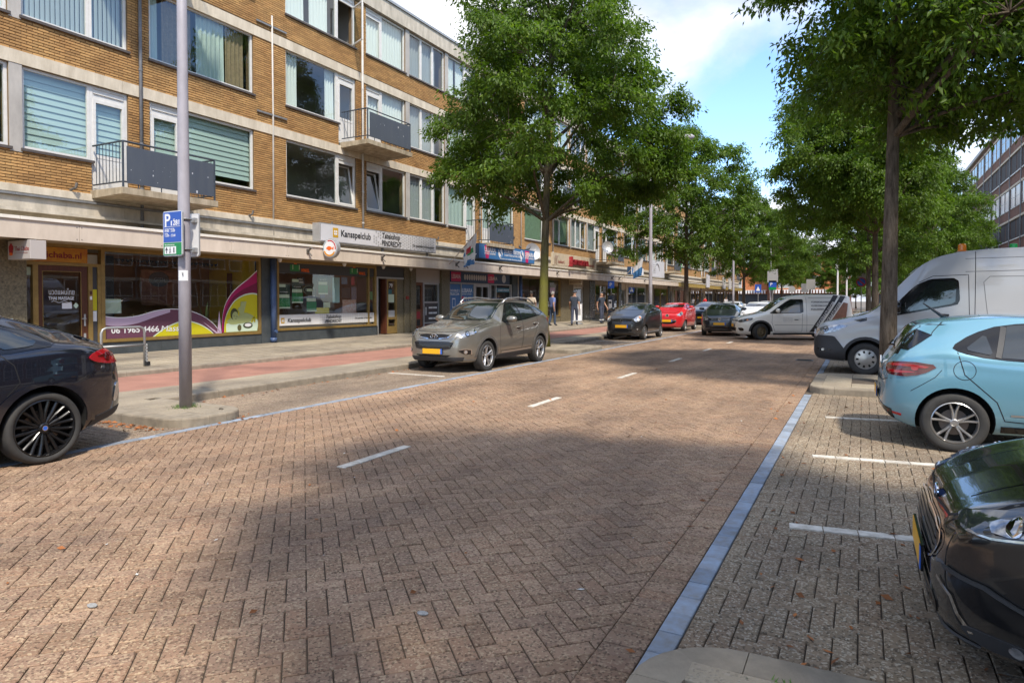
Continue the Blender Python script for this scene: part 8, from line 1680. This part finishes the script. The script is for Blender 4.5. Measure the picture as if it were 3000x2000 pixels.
# ------------------------------------------------------------------ people
m_skin = M('skin_tone', (0.36,0.20,0.13), 0.6); m_skin2 = M('skin_tone_dark', (0.12,0.065,0.04), 0.6)
def person(label, x, y, z, heading, h, shirt, trousers, skin, shoe, hair=None, stride=0.25, sleeve=0.55, cap=None, shorts=False, arm=0.12, group=None, bag=None):
    """one skinned body; heading = direction the figure faces"""
    t = thing('person', label, 'person', (x, y, z), heading-math.pi/2, group); k = h/1.80
    J = {'pel': (0,0,.95,.145), 'waist': (0,0,1.10,.135), 'chest': (0,.01,1.34,.165), 'neck': (0,.0,1.50,.062), 'head0': (0,.02,1.60,.085), 'head1': (0,.02,1.72,.088)}
    E_ = [('pel','waist'),('waist','chest'),('chest','neck'),('neck','head0'),('head0','head1')]
    for sg, n in ((1,'r'),(-1,'l')):
        st = stride*sg; J.update({'sh'+n: (.18*sg,0,1.42,.075), 'el'+n: (.25*sg,-.05-arm*sg*.6,1.14,.047), 'wr'+n: (.26*sg,.06-arm*sg*1.2,.90,.034), 'ha'+n: (.255*sg,.09-arm*sg*1.3,.82,.036),
          'hip'+n: (.095*sg,0,.90,.105), 'kn'+n: (.10*sg,st*.45+.03,.50,.075), 'an'+n: (.105*sg,st*.85-.03,.09,.052), 'to'+n: (.11*sg,st*.85+.13,.035,.038)})
        E_ += [('chest','sh'+n),('sh'+n,'el'+n),('el'+n,'wr'+n),('wr'+n,'ha'+n),('pel','hip'+n),('hip'+n,'kn'+n),('kn'+n,'an'+n),('an'+n,'to'+n)]
    names = list(J); me = bpy.data.meshes.new('body'); me.from_pydata([(J[n][0]*k, J[n][1]*k, J[n][2]*k) for n in names], [(names.index(a), names.index(b)) for a, b in E_], [])
    ob = bpy.data.objects.new('tmp', me); COL.objects.link(ob); md = ob.modifiers.new('skin', 'SKIN'); md.use_smooth_shade = True
    for i, n in enumerate(names): r = J[n][3]*k; me.skin_vertices[0].data[i].radius = (r*(1.25 if n in ('pel','waist','chest') else 1), r*(.82 if n in ('pel','waist','chest') else 1)); me.skin_vertices[0].data[i].use_root = n == 'pel'
    sb = ob.modifiers.new('sub', 'SUBSURF'); sb.levels = 2; sb.render_levels = 2
    dg = bpy.context.evaluated_depsgraph_get(); m2 = bpy.data.meshes.new_from_object(ob.evaluated_get(dg)); bpy.data.objects.remove(ob); m2.name = 'body'; m2.materials.clear()
    for q in (shirt, trousers, skin, shoe): m2.materials.append(q)
    for p in m2.polygons:
        c_ = p.center/k; ax = abs(c_.x)
        if c_.z > 1.485: i = 2
        elif c_.z < .10: i = 3
        elif ax > .185 and c_.z < 1.42-(1-0)*(.32*sleeve) and c_.z > .75: i = 2
        elif c_.z < .98: i = 1 if not (shorts and c_.z < .52) else 2
        else: i = 0
        p.material_index = i; p.use_smooth = True
    b = bpy.data.objects.new('body', m2); link(b, t)
    for sg, n in ((1,'r'),(-1,'l')):
        hx, hy, hz = [q*k for q in J['ha'+n][:3]]; mb = MB()
        for f in range(4): mb.tube([(hx, hy+(f-1.5)*.018*k, hz), (hx-.004*sg, hy+(f-1.5)*.019*k+.008, hz-.05*k), (hx-.018*sg, hy+(f-1.5)*.018*k+.012, hz-(.085-.008*abs(f-1))*k)], [.009*k,.008*k,.006*k], 5)
        mb.tube([(hx, hy+.03*k, hz+.03*k), (hx-.01*sg, hy+.055*k, hz-.005*k), (hx-.015*sg, hy+.06*k, hz-.035*k)], [.010*k,.009*k,.007*k], 5); mb.build('fingers', skin, b, smooth=True)
    fc = MB(); fc.lathe([(.004,.0),(.012,.012),(.016,.03),(.010,.045)], 8, 'z', (0,.105*k,1.615*k))
    for sg in (1, -1): fc.lathe([(.010,-.03),(.016,0),(.010,.03)], 8, 'z', (sg*.088*k,.01*k,1.65*k))
    fc.build('face', skin, b, smooth=True)
    ey = MB(); [ey.lathe([(.008,0),(.008,.004)], 8, 'y', (sg*.033*k,.102*k,1.665*k)) for sg in (1,-1)]; ey.box(-.022*k,.022*k,.100*k,.106*k,1.583*k,1.592*k); ey.build('features', m_hairp, b)
    if hair or cap:
        m_ = cap or hair; V = []; N_ = 16
        for i in range(6):
            a = math.pi/2*i/5
            for j in range(N_): q = 2*math.pi*j/N_; V.append((.099*k*math.sin(a)*math.cos(q), (-.0+.108*math.sin(a)*math.sin(q)-.0)*k+.012*k, (1.70+.118*math.cos(a)-(.06*(1-math.sin(q))*.5*(i/5) if not cap else 0))*k))
        hb_ = MB().add(V, [(i*N_+j, i*N_+(j+1) % N_, (i+1)*N_+(j+1) % N_, (i+1)*N_+j) for i in range(5) for j in range(N_)]).build('cap' if cap else 'hair', m_, b, smooth=True)
        if cap: MB().prism([(.08*k*math.cos(a), (.09+.10*math.sin(a))*k) for a in [math.pi*i/10 for i in range(11)]], 'z', 1.70*k, 1.712*k).build('cap_peak', cap, hb_)
    if bag: MB().box(.19*k,.30*k,-.12*k,.12*k,.72*k,1.02*k).build('bag', bag, t, bevel=.02); MB().tube([(.25*k,0,1.02*k),(.2*k,.02,1.44*k)], .012, 6).build('bag_strap', bag, t)
    return t
m_navy = M('cloth_navy', (0.035,0.045,0.065), .9, var=.3, vscale=8); m_work = M('cloth_work_blue', (0.05,0.06,0.095), .9, var=.35, vscale=9); m_beige = M('cloth_beige', (0.46,0.38,0.29), .9); m_polo = M('cloth_blue', (0.13,0.17,0.36), .9); m_jean = M('cloth_jeans', (0.045,0.07,0.12), .9, var=.3, vscale=9); m_shoe = M('shoe_black', (0.015,0.014,0.014), .6); m_hair = M('hair_dark', (0.02,0.015,0.012), .7); m_hairg = M('hair_grey', (0.22,0.2,0.18), .8); m_redt = M('cloth_red', (0.5,0.015,0.02), .9); m_refl = M('reflective_band', (0.55,0.56,0.56), .4)
up_st = math.pi/2
p = person('person in a dark work T-shirt, cap and navy trousers walking away along the shops', -13.55, 33.0, SWZ(-13.55), up_st+.25, 1.86, m_navy, m_work, m_skin, m_shoe, cap=M('cap_grey', (0.05,0.055,0.065), .8), stride=.22)
for sg in (1, -1): MB().lathe([(.082, 0), (.08, .05)], 12, 'z', (.105*sg, .22*sg*.6, .22)).build('reflective_band', m_refl, p)
p = person('bald person in a navy T-shirt and work trousers standing by the ticket machine', -13.35, 36.6, SWZ(-13.35), -.3, 1.84, m_navy, m_work, m_skin, m_shoe, stride=.05)
for sg in (1, -1): MB().lathe([(.085, 0), (.083, .05)], 12, 'z', (.105*sg, .0, .2)).build('reflective_band', m_refl, p)
person('person in dark shorts half hidden behind the bald one', -14.3, 39.6, SWZ(-14.3), .6, 1.78, M('cloth_black', (0.02,0.02,0.022), .9), m_navy, m_skin, m_shoe, hair=m_hair, shorts=True, stride=.2)
person('person in a beige shirt with a shoulder strap behind the grey brown SUV', -14.3, 29.3, SWZ(-14.3), -up_st+.2, 1.76, m_beige, M('cloth_sand', (0.35,0.29,0.21), .9), m_skin2, m_shoe, hair=m_hair, stride=.15)
person('person in a blue polo shirt and jeans beside the mossy tree trunk', -14.2, 31.6, SWZ(-14.2), up_st-.5, 1.78, m_polo, m_jean, m_skin, m_shoe, hair=m_hairg, stride=.12)
person('person in a red top far down the shop pavement', -14.0, 68.5, SWZ(-14.0), -.4, 1.72, m_redt, m_navy, m_skin, m_shoe, hair=m_hair, sleeve=1.4)
person('person in dark clothes beside the one in the red top', -14.3, 66.5, SWZ(-14.3), .4, 1.75, MATS['cloth_black'], m_navy, m_skin2, m_shoe, hair=m_hair, sleeve=1.4)
person('person in a pale blouse near the end of the yellow canopy', -14.0, 80.0, SWZ(-14.0), -1.2, 1.7, M('cloth_pale', (0.5,0.47,0.48), .9), m_navy, m_skin, m_shoe, hair=m_hair, sleeve=1.4)

# ------------------------------------------------------------------ small street things
pv = thing('pavement_sign', 'narrow pavement sign on a round grey foot by the bakery', 'sign', (-14.0, 34.6, SWZ(-14.0)), 0.5); MB().lathe([(.28,0),(.27,.05),(.08,.09)], 20, 'z').build('foot', m_gutter, pv, smooth=True); MB().box(-.25,.25,-.015,.015,.15,1.15).build('frame', m_alu, pv); MB().box(-.21,.21,-.02,-.0155,.2,1.1).build('poster', m_lite, pv); MB().box(-.15,.15,-.0225,-.0205,.5,.85).build('print', m_clov2, pv)
def bike(label, x, y, z, rz, m_, group=None):
    t = thing('bicycle', label, 'bicycle', (x, y, z), rz, group)
    for xx in (-.53, .53): w_ = MB().tube([(xx+.33*math.cos(a), 0, .34+.33*math.sin(a)) for a in [2*math.pi*i/24 for i in range(25)]], .014, 6).build('wheel', m_tyre, t); sp_ = MB(); [sp_.tube([(xx,0,.34),(xx+.33*math.cos(a),0,.34+.33*math.sin(a))], .003, 3) for a in [2*math.pi*i/10 for i in range(10)]]; sp_.build('spokes', m_alu, w_)
    f = MB(); [f.tube(q, .014, 6) for q in ([(-.53,0,.34),(-.08,0,.30),(-.18,0,.82)], [(-.08,0,.30),(.36,0,.78)], [(-.16,0,.72),(.36,0,.80)], [(.53,0,.34),(.36,0,.78),(.32,0,1.0)], [(-.53,0,.34),(-.17,0,.76)])]; f.build('frame', m_, t); MB().tube([(.26,-.28,1.03),(.34,0,1.0),(.26,.28,1.03)], .012, 6).build('handlebar', m_ctrim, t); MB().lathe([(.03,.0),(.07,.02),(.05,.05)], 10, 'z', (-.19,0,.83)).build('saddle', m_ctrim, t)
for i, (x, y, rz, lab) in enumerate(((-13.6, 58.0, 1.2, 'dark bicycle parked on the shop pavement near the yellow canopy'), (-13.6, 60.2, 1.4, 'second bicycle on the pavement by the yellow canopy, next to the dark one'), (-14.2, 37.9, .5, 'bicycle leaning by the ticket machine'))): bike(lab, x, y, SWZ(x), rz, [m_blk, MATS['meter_navy'], m_blk][i])
def post_sign(name, label, x, y, ht, plates):
    t = thing(name, label, 'sign', (x, y, 0), world=True); MB().tube([(x, y, 0), (x, y, ht)], .035, 8).build('post', m_gutter, t)
    for (kind, z, s_, m_) in plates:
        if kind == 'disc': d_ = MB().lathe([(s_, 0), (s_, .02)], 24, 'y', (x, y-.07, z)).build('disc', m_, t); return_ = d_
        else: MB().box(x-s_, x+s_, y-.06, y-.04, z-s_*1.3, z+s_*1.3).build('plate', m_, t)
    return t
t = post_sign('no_stopping_sign', 'round blue and red no parking sign under a pale plate by the far trees', -.1, 58.0, 3.9, (('disc', 2.95, .36, MATS['poster_red']), ('rect', 3.62, .3, m_clov2))); MB().lathe([(.28, 0), (.28, .01)], 24, 'y', (-.1, 57.915, 2.95)).build('disc_field', m_sb, t); MB().obox((-.1, 57.905, 2.95), (.25, 0, -.25), (0, .004, 0), (.035, 0, .035)).build('slash', MATS['poster_red'], t)
t = post_sign('parking_sign', 'small blue and green parking sign on the distant lamp post', -8.0, 71.6, 3.6, (('rect', 3.05, .36, m_sb), ('rect', 4.0, .5, m_clov2))); MB().box(-8.35, -7.65, 71.53, 71.538, 2.6, 2.85).build('green_field', m_sg, t); text('lettering', 'P', .45, m_lite, (-8.25, 71.53, 3.0), (1,0,0), (0,0,1), t)
t = post_sign('crossing_sign', 'square blue pedestrian crossing sign left of the distant lamp post', -9.3, 71.0, 3.0, (('rect', 2.75, .3, m_sb),)); MB().prism([(-9.5, 2.5), (-9.1, 2.5), (-9.3, 2.95)], 'y', 70.925, 70.935).build('triangle', m_lite, t)
for (x, y, z, lab) in ((-6.6, 76.0, 2.7, 'grey back of a round road sign near the distant lamp post'), (-3.9, 62.0, 2.9, 'grey plate on a slim post in front of the orange block'), (-5.2, 74.0, 2.8, 'dark square sign back between distant trunks')): post_sign('road_sign', lab, x, y, z+.4, (('disc' if 'round' in lab else 'rect', z, .34, m_gutter if 'dark' in lab else m_clov2),))
for (x, y, h_, lab) in ((-2.4, 80.0, 8.0, 'white traffic mast with a camera box before the pale tree'), (-1.6, 84.0, 6.5, 'slim grey mast beside the white traffic mast'), (8.0, 70.0, 7.5, 'thin white mast behind the van before the dark flats')):
    t = thing('mast', lab, 'mast', (x, y, 0), world=True); MB().tube([(x, y, 0), (x, y, h_*.45), (x, y, h_)], [.12, .09, .05], 10).build('pole', m_lite if 'white' in lab else m_gutter, t); MB().box(x-.2, x+.2, y-.15, y+.15, h_*.62, h_*.68).build('box', m_lite, t)
# litter and leaves on the ground
def scatter(name, label, pts, m_, size, kind='stuff', z=.006, curl=.5):
    mb = MB(); r_ = random.Random(len(pts))
    for (x, y, zz) in pts:
        a = r_.random()*6.28; s_ = size*(.5+r_.random()); c1, s1 = math.cos(a)*s_, math.sin(a)*s_; w_ = .42; u = curl*s_*r_.random()
        mb.add([(x-c1, y-s1, zz+z+u*.5), (x-s1*w_, y+c1*w_, zz+z+u), (x+c1, y+s1, zz+z+.002), (x+s1*w_, y-c1*w_, zz+z+.001)], [(0,1,2),(0,2,3)])
    o = mb.build(name, m_, None, fix=False); tag(o, label, 'litter', kind=kind); return o
R_ = random.Random(9); pts = []
for i in range(150): pts.append((-9.25+abs(R_.gauss(0, .12)), 6.5+R_.random()*12, 0))
for i in range(170): pts.append((-7.6-R_.random()*1.6, 5.28-abs(R_.gauss(0, .12)), 0))
for i in range(40): pts.append((-7.45+R_.gauss(0, .12), 6.2+R_.gauss(0, .25), 0))
for i in range(70): pts.append((-.55+R_.random()*2.2, 3.0+R_.random()*2.3, 0))
for i in range(50): pts.append((-.7+R_.random()*2.5, 5+R_.random()*7.3, 0))
for i in range(40): pts.append((-7+R_.random()*6, 1.5+R_.random()*14, 0))
for i in range(30): pts.append((-1.05+R_.gauss(0, .05), 2+R_.random()*10, 0))
scatter('fallen_leaves', 'scattered curled orange brown leaves along kerbs and bays', pts, M('dry_leaf', (0.25,0.085,0.02), .8, island=.5), .026, curl=.8)
pts = [(-7+R_.random()*6, 2+R_.random()*16, 0) for _ in range(40)]+[(-15.4+R_.random()*2.5, 8+R_.random()*20, SWZ(-14.2)) for _ in range(60)]+[(-12.4+R_.random()*1.8, 8+R_.random()*20, .112) for _ in range(15)]
scatter('paper_litter', 'tiny pale scraps and gum spots on the paving', pts, M('pale_scrap', (0.55,0.54,0.5), .8), .018, curl=.05)
pts = []
mb = MB()
for i in range(160):
    a = R_.random()*6.28; q = .085+abs(R_.gauss(0, .06)); x, y = -8.24+q*math.cos(a), 6.05+q*math.sin(a); h_ = .02+.05*R_.random(); dx_, dy_ = R_.gauss(0, .02), R_.gauss(0, .02)
    mb.add([(x-.004, y, KT), (x+.004, y, KT), (x+dx_, y+dy_, KT+h_)], [(0,1,2)])
for i in range(45):
    x, y = -.1+R_.gauss(0, .12), 2.745+R_.gauss(0, .006); h_ = .008+.016*R_.random(); mb.add([(x-.004, y, KT), (x+.004, y, KT), (x+R_.gauss(0, .015), y+R_.gauss(0, .015), KT+h_)], [(0,1,2)])
tag(mb.build('grass_tufts', M('weed_green', (0.09,0.16,0.03), .8), None, fix=False), 'small green weeds at the lamp post foot and kerb joints', 'weeds', kind='stuff')
for (x, y, lab) in ((-3.55, 2.05, 'flat round pale paint spot on the road by the lane dash'), (-1.97, 2.78, 'small round pale spot on the road near the concrete island')):
    tag(MB().prism(circle(x, y, .032, 11, .02), 'z', .004, .0085).build('paint_spot', M('spot_pale', (0.36,0.355,0.34), .85, var=.5, vscale=40)), lab, 'paint spot')

dc = thing('drain_cover', 'dark slotted iron drain cover in the road edge by the big van', 'drain cover', (-1.35, 19.3, 0), world=True, kind='structure'); MB().box(-1.56, -1.14, 19.05, 19.55, -.01, .006).build('plate', M('cast_iron', (0.06,0.055,0.05), .6), dc)
for i in range(6): MB().box(-1.52, -1.18, 19.09+.075*i, 19.12+.075*i, .0062, .008).build('slot', m_well, dc)
